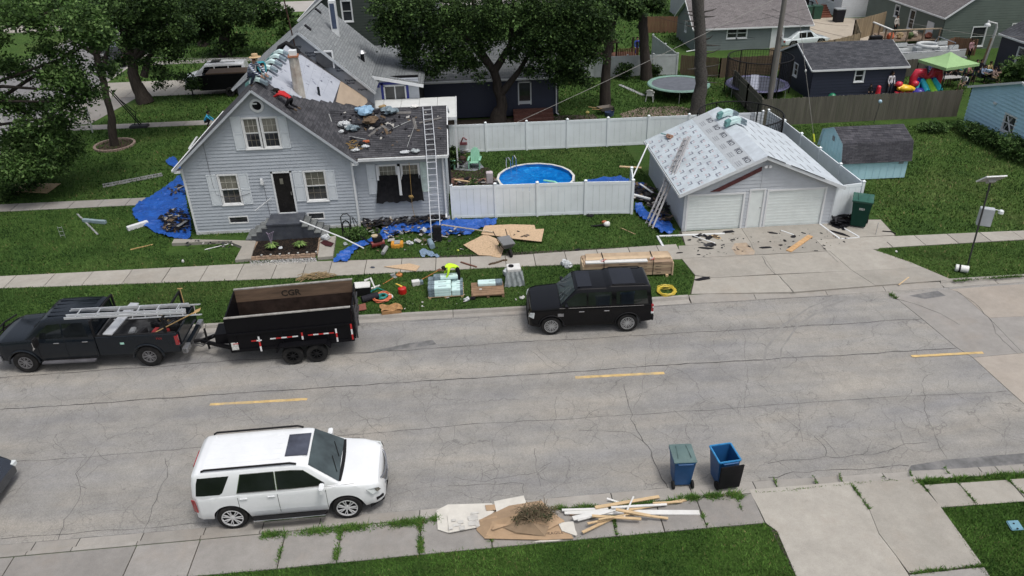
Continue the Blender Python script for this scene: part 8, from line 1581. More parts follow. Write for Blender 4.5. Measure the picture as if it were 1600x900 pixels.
def scraps(name,pxs,n,s0,s1,z=.03,hz=.12,p=(.5,.3,.13,.07),flat=.35):
 P=[tuple(at(x,y,z)[:2])for x,y in pxs];X=[q[0]for q in P];Y=[q[1]for q in P];x=NR.uniform(min(X),max(X),n*3);y=NR.uniform(min(Y),max(Y),n*3);k=inpoly(x,y,P);x,y=x[k][:n],y[k][:n];n=len(x)
 a=NR.uniform(0,2*PI,n);l=NR.uniform(s0,s1,n);w=l*NR.uniform(.25,.8,n);zz=z+NR.uniform(0,hz,n);V=np.zeros((n,4,3));t1_,t2_=NR.normal(0,flat,n),NR.normal(0,flat,n)
 for j,(u,v)in enumerate(((-1,-1),(1,-.8),(.85,1),(-1,.75))):V[:,j]=np.stack([x+u*l*np.cos(a)-v*w*np.sin(a),y+u*l*np.sin(a)+v*w*np.cos(a),np.maximum(zz+u*l*t1_*.5+v*w*t2_*.5,z)],1)
 return raw(name,V.reshape(-1,3),np.arange(4*n).reshape(n,4),SC,NR.choice(4,n,p=p),None,'stuff')
scraps('shingle_rubble',[(565,350),(600,344),(650,342),(700,343),(690,350),(660,354),(610,356),(575,360)],330,.05,.22,.03,.26)
scraps('shingle_rubble',[(250,340),(272,326),(288,330),(296,350),(290,362),(262,364),(250,352)],150,.05,.18,.12,.1);scraps('shingle_rubble',[(262,292),(284,288),(290,300),(276,312),(264,304)],26,.05,.14,.14,.05)
scraps('shingle_rubble',[(990,290),(1030,300),(1046,330),(1050,350),(1030,345),(1010,320),(990,312)],260,.05,.2,.1,.2);scraps('shingle_rubble',[(290,372),(360,376),(372,388),(330,392),(290,386)],26,.03,.1,.16,.03)
scraps('shingle_rubble',[(700,280),(790,280),(800,296),(702,298)],120,.05,.2,.05,.12);scraps('shingle_rubble',[(1296,336),(1324,332),(1332,348),(1318,358),(1300,352)],170,.06,.22,.04,.3,(.7,.28,.02,0));scraps('shingle_rubble',[(700,234),(728,236),(728,262),(704,262)],60,.05,.2,.1,.2)
scraps('litter_bits',[(520,378),(720,372),(860,380),(860,388),(560,396)],60,.02,.06,.05,.02,(.3,.2,.2,.3));scraps('litter_bits',[(1075,368),(1290,356),(1330,372),(1300,392),(1090,402)],90,.02,.07,.035,.01,(.7,.2,.05,.05));scraps('litter_bits',[(560,470),(880,450),(880,466),(560,488)],30,.02,.06,.06,.01,(.05,.05,.3,.6))
scraps('work_litter',[(560,356),(700,350),(725,366),(700,384),(640,380),(570,372)],110,.03,.16,.1,.12,(.35,.2,.2,.25));scraps('driveway_scraps',[(1080,366),(1120,364),(1130,384),(1100,384)],16,.08,.2,.035,.03,(.6,.3,.1,0))
def flake(label,px,py,l,w,rz,z=.034,mt=None,name='torn_shingle',group='torn shingles on the driveway',n=9,seed=None):
 c=at(px,py,z);rr=random.Random(seed or int(px*7+py));b=MB();P=[]
 for k in range(n):a=2*PI*k/n;q=rr.uniform(.6,1.1);P.append((c.x+l*q*math.cos(a)*math.cos(rz)-w*q*math.sin(a)*math.sin(rz),c.y+l*q*math.cos(a)*math.sin(rz)+w*q*math.sin(a)*math.cos(rz)))
 b.poly(P,z,z+.018);o=b.build(name,mt or SC[0]);return tag(o,label,'shingle' if 'shingle' in name else name.split('_')[-1],group)
TL_=iter(['large torn shingle close below the right part of the left garage door','long dark shingle strip beneath the white trim, left drive','jagged shingle strip in the middle slab row','dark triangular shingle at the end of the white trim strip','black and white torn shingle before the right garage door','dark shingle under the lower end of the left white trim','small round shingle scrap left of the middle joint','small dark scrap at the left end of the walk slabs','upright narrow scrap between plank and jagged strip','slim slanted scrap at the top end of the orange plank','small scrap left of the jagged strip near the plank','thin dark sliver right of the orange plank foot','small scrap touching the lower left of the orange plank','small scrap on the joint right of the lumber stack','small scrap just off the grass corner of the drive','tiny scrap above the jagged strip'])
for px,py,l,w,rz in((1138,362,.34,.13,.1),(1104,388,.40,.09,-.35),(1196,387,.34,.08,.05),(1240,370,.20,.12,.7),(1207,364,.24,.08,-.4),(1113,382,.30,.14,-.5),(1145,375,.14,.06,.1),(1062,395,.17,.06,.1),(1226,376,.08,.12,.1),(1255,364,.14,.04,-.8),(1220,383,.1,.05,0),(1275,392,.12,.03,-.2),(1233,386,.12,.04,.3),(1092,398,.09,.04,0),(1077,375,.1,.06,.5),(1185,378,.04,.03,0)):
 flake(next(TL_),px,py,l,w,rz)
flake('dark patch of torn felt at the driveway grass corner',1098,436,.48,.14,.15,group=None);flake('dark shingle on the walk left of the lumber stack',903,390,.14,.12,.2,.04,group=None);flake('small dark shingle hanging over the walk left of the front bed',333,381,.12,.05,0,.17,group=None)
flake('small piece of tan plywood among the driveway scraps',1120,371,.32,.16,-.7,.033,PINE,'plywood_scrap',None);flake('dark felt strip beside the green bin',1312,365,.62,.12,-.9,.034,group=None)
# planks and trims on the ground
pl=thing('scaffold_plank','orange tan plank lying across the driveway','plank',at(1248,383));a,c=at(1232,394)-at(1248,383),at(1266,370)-at(1248,383);b=MB();b.bar(a+VZ*.05,c+VZ*.05,.24,.04);b.build('board',M('orange_plank',(.50,.30,.14),.8,4,.15),pl)
for k in range(8):p=a.lerp(c,(k+.6)/8.2);b=MB();b.bar(p+VZ*.072-(c-a).cross(VZ).normalized()*.11,p+VZ*.072+(c-a).cross(VZ).normalized()*.11,.03,.008);b.build('cleat',M('pale_cleat',(.60,.42,.24),.8),pl)
plank('white gutter piece lying on grass and driveway by the garage corner',at(1030,370),at(1132,366),.10,.06,WHT);plank('short white gutter piece running down to the walk',at(1027,370),at(1036,386),.10,.06,WHT);plank('white trim piece across the shingles left of centre driveway',at(1082,369),at(1117,381),.05,.04,WHT)
plank('white trim strip in front of the right garage door',at(1220,361),at(1240,368),.06,.04,WHT);plank('long white trim leaning from the garage corner on the slab',at(1281,351),at(1312,374),.08,.04,WHT);plank('white gutter length beside the green bin',at(1316,356),at(1342,371),.08,.04,WHT);plank('short white gutter piece meeting the one by the green bin',at(1314,374),at(1343,372),.05,.03,WHT)
plank('thin pine stick on the driveway near the gutter',at(1404,446,.0),at(1420,434),.05,.02,PINE);plank('thin tan stick lying on the grass below the leaf blower',at(970,357),at(993,367),.03,.02,PINE)
plank('white pipe section lying at the lower edge of the big tarp',at(200,361),at(232,351),.22,.2,WHT,.12);plank('blue grey pipe lying on the left lawn',at(131,347),at(166,350),.17,.16,M('blue_grey_pipe',(.22,.29,.32),.5),.1);plank('thin grey strip crossing beneath the blue grey pipe',at(121,335),at(153,367),.09,.03,GRB)
plank('thin metal strip at the edge of the porch path grass',at(320,391),at(357,382),.05,.03,ALU);plank('tan handled tool lying on the left lawn',at(204,391),at(239,383),.05,.04,M('tan_handle',(0,0,0)));plank('wide pale trim lying on the big tarp',at(278,357,.15),at(292,348,.15),.16,.03,GRB,.1)
plank('rusty bar lying on the walk by the wheelbarrow',at(720,411),at(745,419),.07,.05,M('rust_bar',(.12,.05,.03),.8),.05);plank('white pole leaning from the fence corner to the garage eave',atY(988,279,35.4)-VZ*.03,(9.3,37.9,2.0),.06,.05,WHT);plank('grey gutter section lying behind the pool fence gap',at(990,305,.3),at(1016,312,.3),.14,.08,WHT)
plank('pale board lying among plants behind the front fence',at(710,282,.3),at(738,286,.3),.12,.05,PINE,.05);plank('cream board on the pool yard grass by the garage',at(968,261),at(1002,263),.2,.05,PINE);plank('long tan pole resting over the front tarps',at(690,352,.35),at(772,364,.1),.05,.04,M('tan_pole',(.42,.36,.27),.7))
plank('white angled trim behind the fence gap',at(1000,288,.4),at(1020,302,.3),.1,.04,WHT)
def sheetply(label,pxs,z=.03,mt=PINE,name='plywood_sheet',cat='plywood',group=None,th=.02):
 Q=pts2(pxs,z);A=sum(Q[i].x*Q[(i+1)%len(Q)].y-Q[(i+1)%len(Q)].x*Q[i].y for i in range(len(Q)));Q=Q if A>0 else Q[::-1];b=MB();b.poly([(p.x,p.y)for p in Q],z,z+th);o=b.build(name,mt);return tag(o,label,cat,group)
OSB=M('osb_board',(.48,.345,.22),.85,14,.22,dirt=.2,dirtc=(.35,.24,.14))
sheetply('plywood sheet lying on the far left lawn',[(5,299),(28,287),(95,287),(74,302)],.06);sheetply('lowest left plywood sheet of the fan on the front lawn',[(724,383),(758,366),(782,376),(770,400),(748,399)],.05,OSB);sheetply('upper plywood sheet of the fan, behind the wheelbarrow',[(752,366),(757,353),(800,351),(835,352),(838,362),(800,372)],.08,OSB)
sheetply('right hand plywood sheet of the fan on the lawn',[(796,360),(850,358),(846,378),(800,373)],.11,OSB);sheetply('small offcut sticking out beneath the plywood fan',[(760,392),(790,382),(782,403),(768,401)],.035,OSB);sheetply('torn triangular plywood piece on the walk and verge',[(600,417),(640,412),(656,416),(650,424)],.05,OSB)
scraps('fan_scraps',[(800,362),(826,360),(826,370),(804,371)],8,.04,.1,.135,.01,(.7,.3,0,0))
# ladders in place
hl0,hl1=at(682,378),(atY(660.5,168,37.1)+atY(675,168,37.1))/2
Pw=Vector((0,33.8,wzE+.12));top_l=onplane(667.5,169,(0,33.84,wzE),nW,.12);eav=onplane(673.5,240,(0,33.84,wzE),nW,.12)
BRA=M('bright_aluminium',(0,0,0));ladder('extension_ladder','aluminium ladder standing on the lawn against the wing eave','ladder',(eav-hl0).length+.05,.42,14,hl0,None,quat=lquat(hl0,eav,VX),mt=BRA);ladder('roof_ladder','aluminium ladder lying up the dark wing roof','ladder',(top_l-eav).length,.42,9,eav+Vector((0,.06,.03)),None,quat=lquat(eav,top_l,VX),mt=BRA)
b=MB();c=at(683,366,.35);b.box(c.x-.2,c.y-.14,.05,c.x+.2,c.y+.14,.75);o=b.build('roof_jack',SC[0],bevel=.02);tag(o,'black box standing under the foot of the house ladder','box')
ea=Vector((9.28,0,zl));
for(bx,by),(mx,my),(tx,ty),lb_ in(((1008,357),(1051,292),(1076,214),'longer aluminium ladder leaning on the garage roof, right'),((1003,352),(1044,290),(1073,215),'aluminium ladder leaning on the garage roof, left one')):
 A_=at(bx+8,by);T_=onplane(tx,ty,(xl,0,zl),nGL,.9);dd=(T_-A_);ladder('extension_ladder',lb_,'ladder',dd.length,.40,17,A_,None,quat=lquat(A_,T_,(0,1,0)),mt=M('worn_aluminium',(.40,.40,.41),.5,5,.2,metal=.3,dirt=.4,dirtc=(.3,.22,.18)))
ladder('extension_ladder','aluminium ladder lying flat on the left lawn','ladder',(at(254,274)-at(161,292)).length,.34,9,at(161,292)+VZ*.06,None,quat=lquat(at(161,292),at(254,274),VY),mt=M('worn_aluminium',(0,0,0)))
wf=thing('wire_frame','small wire plant frame standing on the left lawn','plant frame',at(99,372));b=MB()
for x in(-.1,.1):b.tube([(x,0,0),(x,0,.62)],.012,5)
for z in(.15,.35,.55):b.tube([(-.1,0,z),(.1,0,z)],.012,5)
b.build('frame',ALU,wf)
# shingle bundles on pallets
TEAL,WRP,GRYW=M('teal_wrap',(.12,.27,.26),.4,4,.1),M('mint_white_wrap',(.56,.72,.71),.35,5,.08),M('dark_wrap',(.16,.21,.24),.45,12,.5);INK=M('wrap_text',(.05,.09,.12),.6)
def bundle(label,c,rz,z,L=.92,W=.32,H=.13,group=None,txt=True,flip=False):
 t=thing('shingle_bundle',label,'shingle bundle',(c.x,c.y,z),rz,group);b=MB();s=-1 if flip else 1
 b.box(-L/2,-W/2,0,L/2,W/2,H);b.build('wrap',WRP,t,bevel=.02);b=MB();x0,x1=(-L/2-.003,-L/2+L*.30)if s>0 else(L/2-L*.30,L/2+.003);b.box(x0,-W/2-.003,-.0,x1,W/2+.003,H+.003);b.build('wrap_end',GRYW,t,bevel=.02)
 b=MB();b.box(-L*.05,-.012,H+.001,L*.30,.018,H+.004);b.build('wrap_print',INK,t);return t
pc0=at(697,464);hd=math.atan2((at(722,464)-at(672,467)).y,(at(722,464)-at(672,467)).x)
pt_=thing('pallet','low wooden pallet beneath the mint shingle bundles','pallet',at(697,456),hd)
for k in range(6):b=MB();b.box(-.72,-.52+k*.19,.07,.72,-.52+k*.19+.12,.09);b.build('slat',PINE,pt_)
for k in range(3):b=MB();b.box(-.70+k*.65,-.52,0,-.60+k*.65,.55,.07);b.build('bearer',PINE,pt_)
cc=at(697,456);ux,uy=Vector((math.cos(hd),math.sin(hd),0)),Vector((-math.sin(hd),math.cos(hd),0));k=0
for lay in range(3):
 for r_ in range(3):
  bundle(['mint wrapped shingle bundle, front row of the pallet','mint wrapped shingle bundle, middle row of the pallet','mint wrapped shingle bundle, back row of the pallet'][r_]+[', bottom layer',', second layer',', top layer'][lay],cc+ux*(-.24)+uy*(-.36+r_*.35),hd,.09+lay*.13)
  if lay<2:bundle(['short right hand bundle, front row of the pallet','short right hand bundle, middle row of the pallet','short right hand bundle, back row of the pallet'][r_]+[', bottom layer',', upper layer'][lay],cc+ux*(.47)+uy*(-.36+r_*.35),hd,.09+lay*.13,.46,.32,.13,flip=True)
bundle('loose mint shingle bundle on top of the stacked pallet',cc+ux*(.02)+uy*(.32),hd+.03,.48,.98)
pp=at(762,456);hd2=hd-.01;pt2=thing('pallet','brown wooden pallet right of the shingle stack','pallet',pp,hd2);BRP=M('brown_pallet',(.22,.14,.085),.9,4,.3)
for k in range(8):b=MB();b.box(-.66,-.5+k*.14,.10,.66,-.5+k*.14+.12,.125);b.build('slat',BRP,pt2)
for k in range(3):b=MB();b.box(-.66+k*.61,-.5,0,-.56+k*.61,.6,.10);b.build('bearer',BRP,pt2)
u2,v2=Vector((math.cos(hd2),math.sin(hd2),0)),Vector((-math.sin(hd2),math.cos(hd2),0));bundle('single mint shingle bundle lying on the brown pallet',pp+u2*.12+v2*.42,hd2,.125,1.0,.36,.13,flip=True);plank('brown board on the front edge of the brown pallet',pp+u2*(-.6)+v2*(-.45),pp+u2*.66+v2*(-.42),.16,.04,BRP,.15)
b=MB();b.cbox((0,0,.01),(.1,.06,.02));o=b.build('paper_scrap',WHB,loc=pp+u2*(-.28)+v2*(-.0)+VZ*.13);tag(o,'small white scrap lying on the brown pallet','scrap')
# lumber stack
la_,lb2=at(911,436),at(1050,431);ld_=(lb2-la_).normalized();lr_=math.atan2(ld_.y,ld_.x);lL=(lb2-la_).length;lc=(la_+lb2)/2+Vector((-ld_.y,ld_.x,0))*.42
lt=thing('lumber_stack','long stack of wrapped tan lumber on the verge behind the black SUV','lumber stack',lc,lr_);LW=[M('lumber_tan',(.40,.30,.20),.8,3,.15),M('lumber_brown',(.30,.215,.145),.8,3,.15),M('lumber_light',(.50,.38,.25),.8,3,.15)]
for s in(-1,0,1):b=MB();b.box(s*lL*.44-.06,-.5,0,s*lL*.44+.06,.5,.09);b.build('bearer',PINE,lt)
me={}
for lay in range(4):
 for r_ in range(3):b=MB();l=lL/2-U(0,.05);b.box(-l,-.42+r_*.28,.09+lay*.15,l,-.42+r_*.28+.27,.09+lay*.15+.14);b.build('board_bundle',LW[(lay+r_)%2],lt,bevel=.008)
for r_,(ya,yb,m_)in enumerate(((-.42,-.2,WHB),(-.19,-.08,LW[2]),(-.07,.06,LW[2]),(.07,.42,LW[0]))):
 b=MB();b.box(-lL/2+.1+r_*.02,ya,.69,lL/2-.06-(r_==0)*1.0,yb,.69+(.05 if r_==0 else .08-.01*r_));b.build('top_board',m_,lt)
for s in(-1,1):b=MB();b.box(s*lL*.5-.03,-.45,.05,s*lL*.5+.03,.45,.62);b.build('end_cleat',LW[2],lt)
for x in(-lL*.27,lL*.28):
 b=MB();b.box(x-.012,-.435,.08,x+.012,-.428,.75);b.box(x-.012,-.43,.745,x+.012,.43,.785);b.build('strap',BLK,lt)
 for j in range(4):b=MB();b.cbox((x+U(-.06,.06)-.02,-.20-.05*j,.785),(.16,.025,.012),.4);b.build('red_tag',M('red_tag',(.55,.08,.08),.5)if j%2 else WHB,lt)
for x in(-1.1,-.3,.5,1.1):
 for z in(.18,.34,.48,.63):b=MB();b.box(x+U(-.1,.1),-.431,z,x+.28,-.426,z+.02);b.build('board_stamp',M('stamp_ink',(.10,.07,.05),.8),lt)
# wrapped appliance box, bags, plastics
PLS=M('crumpled_white_plastic',(.60,.63,.65),.35,8,.15,bump=.9,bd=.05);GRP=M('clear_grey_plastic',(.38,.42,.43),.3,7,.25,bump=.9,bd=.05)
q=at(803,442);t=thing('wrapped_box','tall white box wrapped in clear plastic on the verge','box',q,.05);b=MB();b.box(-.28,-.26,0,.28,.26,.78);b.build('box',WHB,t,bevel=.02);b=MB();b.grid(lambda u,v:((u-.5)*(.68+.16*(1-v)),-.28-.06*(1-v)+.04*math.sin(u*23+v*4),.02+.66*v),14,8);b.grid(lambda u,v:(.30+.07*(1-v)+.02*math.sin(u*17),-.28+u*.58,.02+.64*v),8,8);b.build('plastic_wrap',GRP,t,smooth=50);b=MB();b.lathe((-.1,.02,.78),[(.11,0),(.11,.04),(.06,.05),(0,.03)],'z',12);b.build('tape_roll',BLK,t)
b=MB();b.tube([(0,0,.14),(.42,-.36,.12)],[.15,.11],12);b.blob((.02,.02,.2),(.2,.18,.2),0,3,.2);o=b.build('plastic_roll',PLS,smooth=50,loc=at(793,432));tag(o,'white plastic roll slumped left of the wrapped box','roll')
def bag(label,px,py,r,seed,mt=PLS,z=.0,name='plastic_bag',cat='bag',sq=.6,base=None):
 c=base if base is not None else at(px,py,z);b=MB();rr=random.Random(seed)
 for k in range(4):b.blob((rr.uniform(-.4,.4)*r,rr.uniform(-.4,.4)*r,r*sq*rr.uniform(.5,.8)),(r*rr.uniform(.4,.7),r*rr.uniform(.35,.6),r*sq*rr.uniform(.6,.9)),0,seed*5+k,.35,9,6)
 o=b.build(name,mt,smooth=30,loc=c);return tag(o,label,cat)
bag('crumpled white plastic on the walk left of the lumber stack',885,416,.3,1);bag('small white bag on the verge between the two pallets',729,470,.17,2);bag('dark bundle beside the small white bag',739,468,.14,3,SC[0]);bag('pale grey rock on the verge before the black SUV',816,466,.12,4,M('pale_rock',(.45,.46,.44),.8),name='rock',cat='rock')
bag('white plastic bag at the foot of the right porch steps',510,374,.24,5,z=.15);bag('white scrap on the mulch between the two hostas',438,389,.13,6,z=.1);bag('white plastic heap on the tarp by the house ladder',664,364,.28,7);bag('small white plastic on the grass by the orange tool',640,382,.2,8);bag('another white plastic strip nearer the blue roll',650,378,.14,9);bag('pale blue plastic on the lawn by the tarp strip',539,383,.16,10,GRP);bag('white crumple at the end of the tarp strip',628,366,.16,11)
bag('white paper cup on the front grass left of the bed',287,410,.08,12,WHB,sq=1.1,name='cup',cat='cup');bag('white scrap on the verge right of the driveway',1401,394,.07,13,WHB);bag('yellow scrap on the front lawn right of the jeans',716,392,.07,14,M('lemon',(.55,.6,.1),.6),name='scrap',cat='scrap');bag('white scrap on the verge near the kerb, left of the pallet',659,479,.05,15,WHB);bag('dark cap lying on the walk above the verge',582,419,.13,16,M('navy_cap',(.05,.06,.08),.8),name='cap',cat='cap',sq=.4)
CARD=M('cardboard',(.36,.25,.155),.85,4,.12,dirt=.25,dirtc=(.25,.17,.10));CARD2=M('orange_cardboard',(.34,.19,.08),.85,6,.3)
b=MB();rr=random.Random(2);b.grid(lambda u,v:((u-.5)*.8+.05*math.sin(v*5),(v-.5)*.46+.04*math.sin(u*4),.16+.05*math.sin(u*9+v*7)+.03*math.sin(v*13)),9,7);b.box(-.38,-.22,0,.38,.2,.13);o=b.build('crushed_box',CARD2,loc=at(612,487)+VZ*.03);o.rotation_euler=(0,0,.1);tag(o,'crushed brown cardboard box by the kerb edge','box')
# verge tools
t=thing('cooler','black plastic tote with white lid at the tail of the trailer','tote',at(568,460),.05);b=MB();b.box(-.34,-.2,0,.30,.22,.42,0,-.03);b.build('body',BLK,t,bevel=.03);b=MB();b.box(-.36,-.24,.42,.32,.25,.47);b.build('lid',WHB,t,bevel=.02);b=MB();b.tube([(.1,.25,.5),(.35,.2,.62),(.5,-.1,.3)],[.05,.04,.03],6);b.build('white_handle',WHB,t)
b=MB();b.tube([(0,0,.14),(.62,.3,.14)],.14,12);o=b.build('felt_roll',M('black_roll',(.02,.02,.026),.7),smooth=40,loc=at(566,473));tag(o,'black roll lying on the verge behind the trailer','roll')
def coil(label,px,py,r,rt,mt,turns=4,z=.02,sq=1.0,name='cable_coil',cat='coil',seed=0):
 c=at(px,py,z);b=MB();rr=random.Random(seed);P=[]
 for k in range(turns*16+1):a=2*PI*k/16;q=r*(1+.13*math.sin(k*.7+seed)+.05*math.sin(k*1.9));P.append((c.x+q*math.cos(a),c.y+q*sq*math.sin(a),z+rt+.012*(k/16)+.01*math.sin(k)))
 b.tube(P,rt,5);o=b.build(name,mt,smooth=60);return tag(o,label,cat)
OR_,TL,YLW=M('orange_cable',(.50,.13,.06),.6),M('teal_hose',(.02,.22,.20),.5),M('yellow_hose',(.50,.38,.04),.5)
coil('orange cable coil on the verge beside the tote',597,466,.34,.026,OR_,6);coil('teal hose coiled inside the orange cable',598,464,.17,.03,TL,4);coil('yellow hose coil on the verge behind the black SUV',1041,456,.34,.026,YLW,6);coil('loose yellow loops above the yellow hose coil',1040,449,.3,.012,YLW,2,sq=.7,seed=3)
b=MB();b.tube([at(573,465,.05),at(580,455,.1),at(590,450,.05),at(602,455,.03),at(606,460,.03)],.03,6);o=b.build('hose',TL,smooth=60);tag(o,'teal hose trailing from the black roll','hose')
t=thing('gas_can','red fuel can with yellow spout on the verge','fuel can',at(629,458),.3);b=MB();b.lathe((0,0,0),[(.17,0),(.18,.05),(.17,.24),(.07,.30),(0,.30)],'z',16);b.build('can',M('can_red',(.42,.015,.012),.4),t,smooth=35);b=MB();b.tube([(0,0,.30),(-.1,.05,.38),(-.22,.1,.44)],[.04,.03,.02],7);b.build('spout',M('spout_yellow',(.7,.45,.03),.5),t)
b=MB();b.tube([(0,0,.06),(.1,-.12,.06),(.14,-.2,.05)],[.07,.06,.03],8);o=b.build('bottle',WHB,smooth=50,loc=at(609,463));tag(o,'white plastic jug right of the orange coil','jug')
def tool(label,a,c,hl,mt,head,name='shovel',w=.035):
 A,B=at(*a,.03),at(*c,.03);d=(B-A).normalized();b=MB();b.tube([A,B],w/2,6);b.add([B-d.cross(VZ)*.1,B+d.cross(VZ)*.1,B+d.cross(VZ)*.09+d*hl,B-d.cross(VZ)*.09+d*hl],[(0,1,2,3)],1);o=b.build(name,[mt,head]);return tag(o,label,name.replace('_',' '))
TH=M('orange_handle',(.42,.17,.05),.7);tool('orange handled shovel lying above the tote',(598,444),(615,434),.22,TH,GRB);tool('orange handled tool lying toward the walk',(655,439),(684,423),.2,TH,M('rust_bar',(0,0,0)),'rake');plank('white length of pipe from the tote handle to the shovel',at(580,452),at(594,447),.07,.06,WHB)
b=MB();b.box(-.16,-.12,0,.16,.12,.2);o=b.build('small_box',WHB,bevel=.01,loc=at(650,445));o.rotation_euler=(0,0,.2);tag(o,'white box with dark end on the verge','box');b=MB();b.box(.16,-.1,.02,.3,.1,.16);b.build('dark_end',GRYW,o)
b=MB();b.lathe((0,0,0),[(.13,0),(.14,.08),(.03,.1),(.03,.2),(0,.2)],'z',10);o=b.build('magnet_base',TH,loc=at(624,431));tag(o,'small orange disc tool standing on the verge','tool');b=MB();b.cbox((0,0,.05),(.2,.1,.08),.3);o=b.build('grey_scrap',GRB,loc=at(614,431));tag(o,'grey metal scrap left of the orange disc tool','scrap')
sheetply('red brown brick slab on the verge behind the trailer',[(560,477),(571,474),(573,484),(560,486)],.05,M('brick_slab',(.20,.07,.05),.9),'brick_slab','slab')
b=MB();rr=random.Random(5);c=at(494,434)
for k in range(46):x,y=rr.uniform(-.5,.5),rr.uniform(-.22,.22);a=rr.uniform(-.7,.7);l=rr.uniform(.15,.45);b.tube([(x-l*math.cos(a),y-l*math.sin(a),rr.uniform(.02,.12)),(x,y,rr.uniform(.08,.25)),(x+l*math.cos(a),y+l*math.sin(a)*.6,rr.uniform(.02,.16))],.014,4)
o=b.build('brush_pile',M('dry_twig',(.26,.19,.10),.9),loc=c);tag(o,'pile of dry sticks on the verge edge behind the trailer side','brush pile')
# front lawn machines
t=thing('air_compressor','red and black wheeled compressor on the front lawn','compressor',at(591,388),.4);RB=M('machine_red',(.16,.02,.018),.5);b=MB();b.tube([(-.3,0,.25),(.3,0,.25)],.15,12);b.build('tank',RB,t,smooth=40);b=MB();b.box(-.2,-.16,.38,.22,.16,.62);b.build('motor',BLK,t,bevel=.03);b=MB();b.lathe((-.1,0,.62),[(.14,0),(.15,.06),(.05,.1),(0,.1)],'z',12);b.build('air_filter',M('buff_filter',(.40,.33,.22),.7),t)
for s in(-1,1):b=MB();b.lathe((.2,s*.2,.13),[(.05,-.03),(.13,-.03),(.13,.03),(.05,.03)],'y',12);b.build('wheel',TYRE,t)
b=MB();b.tube([(-.3,-.15,.3),(-.7,-.15,.75),(-.7,.15,.75),(-.3,.15,.3)],.02,6);b.build('handle',BLK,t);b=MB();b.tube([at(604,386,.1)-at(591,388),at(598,396,.1)-at(591,388)],.09,8);o=b.build('tube',GRB);o.location=at(591,388);tag(o,'grey tube lying in front of the compressor','tube')
t=thing('tool_case','open orange and grey tool case on the front lawn','tool case',at(621,385));OY=M('orange_yellow_case',(.60,.28,.04),.5)
for s in(-1,1):b=MB();b.box(s*.2-.07,-.22,0,s*.2+.07,.2,.22);b.build('side',OY,t,bevel=.03)
b=MB();b.box(-.14,-.22,0,.14,-.1,.16);b.build('front',OY,t);b=MB();b.box(-.13,-.1,0,.13,.25,.2);b.build('tray',GRB,t)
b=MB();b.tube([(0,0,.11),(-.14,.62,.11)],.13,14);o=b.build('underlay_roll',M('blue_grey_roll',(.20,.28,.34),.55),smooth=40,loc=at(676,389));tag(o,'blue grey roll lying below the house ladder','roll')
tarp('pair of blue jeans dropped at the lawn edge',[(655,392),(664,390),(678,396),(688,402),(684,404),(672,402),(666,400),(663,404),(657,402)],.04,.14,name='jeans',mt=M('denim_blue',(.16,.23,.32),.85),cat='jeans',seed=9)
t=thing('wheelbarrow','grey tray wheelbarrow tipped on the plywood fan','wheelbarrow',at(791,392),rad(-75));b=MB();b.add([(-.42,-.30,.55),(.5,-.30,.55),(.5,.30,.55),(-.42,.30,.55),(-.22,-.18,.25),(.3,-.18,.25),(.3,.18,.25),(-.22,.18,.25)],[(4,5,6,7),(0,1,5,4),(1,2,6,5),(2,3,7,6),(3,0,4,7),(0,1,2,3)]);b.build('tray',M('barrow_grey',(.17,.175,.18),.5,3,.15),t,bevel=.02)
b=MB();b.lathe((.62,0,.18),[(.06,-.05),(.18,-.05),(.18,.05),(.06,.05)],'y',14);b.build('wheel',TYRE,t)
for s in(-1,1):b=MB();b.tube([(.62,s*.08,.18),(-.2,s*.22,.25),(-.95,s*.3,.6)],.02,6);b.build('handle',BLK,t);b=MB();b.tube([(-.25,s*.22,.26),(-.35,s*.22,0)],.018,6);b.build('leg',BLK,t)
b=MB();rr=random.Random(7)
for k in range(14):x=-.35+k*.055;b.cbox((x,x*.45+rr.uniform(-.03,.03),.05),(.11,.07,.05),rr.uniform(0,3))
o=b.build('shingle_remover',SC[2],loc=at(778,411));tag(o,'black toothed shingle remover lying on the walk','tool')
t=thing('hand_truck','black hose cart leaning on the wall beside the inner corner','hose cart',at(543,372,0),.05);b=MB();b.tube([(-.2,.1,.1),(-.22,.3,.95),(-.1,.34,1.08),(.1,.34,1.08),(.22,.3,.95),(.2,.1,.1)],.025,6);b.tube([(-.2,.2,.5),(.2,.2,.5)],.02,5);b.box(-.2,-.1,.02,.2,.1,.05);b.build('frame',BLK,t)
b=MB();b.tube([(.17*math.cos(a),.15+.02*math.sin(3*a),.5+.33*math.sin(a))for a in[2*PI*k/16 for k in range(33)]],.03,6);b.build('hose',BLK,t);b=MB();b.tube([(.35,.3,.9),(.5,.25,.6),(.55,.2,.1)],.018,5);b.tube([(.3,.3,.95),(.38,.3,.4),(.2,.2,.1)],.018,5);b.build('loose_hose',BLK,t)
b=MB();P=pts2([(500,379),(508,376),(522,380),(518,386),(508,384)],.17);b.add([tuple(p+VZ*(.05*(i%2)))for i,p in enumerate(P)],[tuple(range(5))]);o=b.build('torn_trim',M('maroon_scrap',(.05,.015,.018),.7));tag(o,'dark maroon scrap on the right porch path','scrap')
t=thing('leaf_blower','grey and orange leaf blower lying on the lawn','leaf blower',at(945,354),rad(10));b=MB();b.blob((.1,0,.12),(.17,.15,.13),0,2,.1,10,6);b.build('housing',WHB,t,smooth=50);b=MB();b.blob((.0,.08,.2),(.14,.1,.08),0,3,.15,8,5);b.build('motor_cover',M('dull_orange',(.35,.10,.04),.5),t,smooth=50);b=MB();b.tube([(0,0,.1),(-.3,.05,.07),(-.65,.12,.05)],[.06,.05,.04],8);b.build('nozzle',BLK,t)
bag('dark bag on the grass against the front fence foot',922,338,.22,21,SC[0],sq=.25)
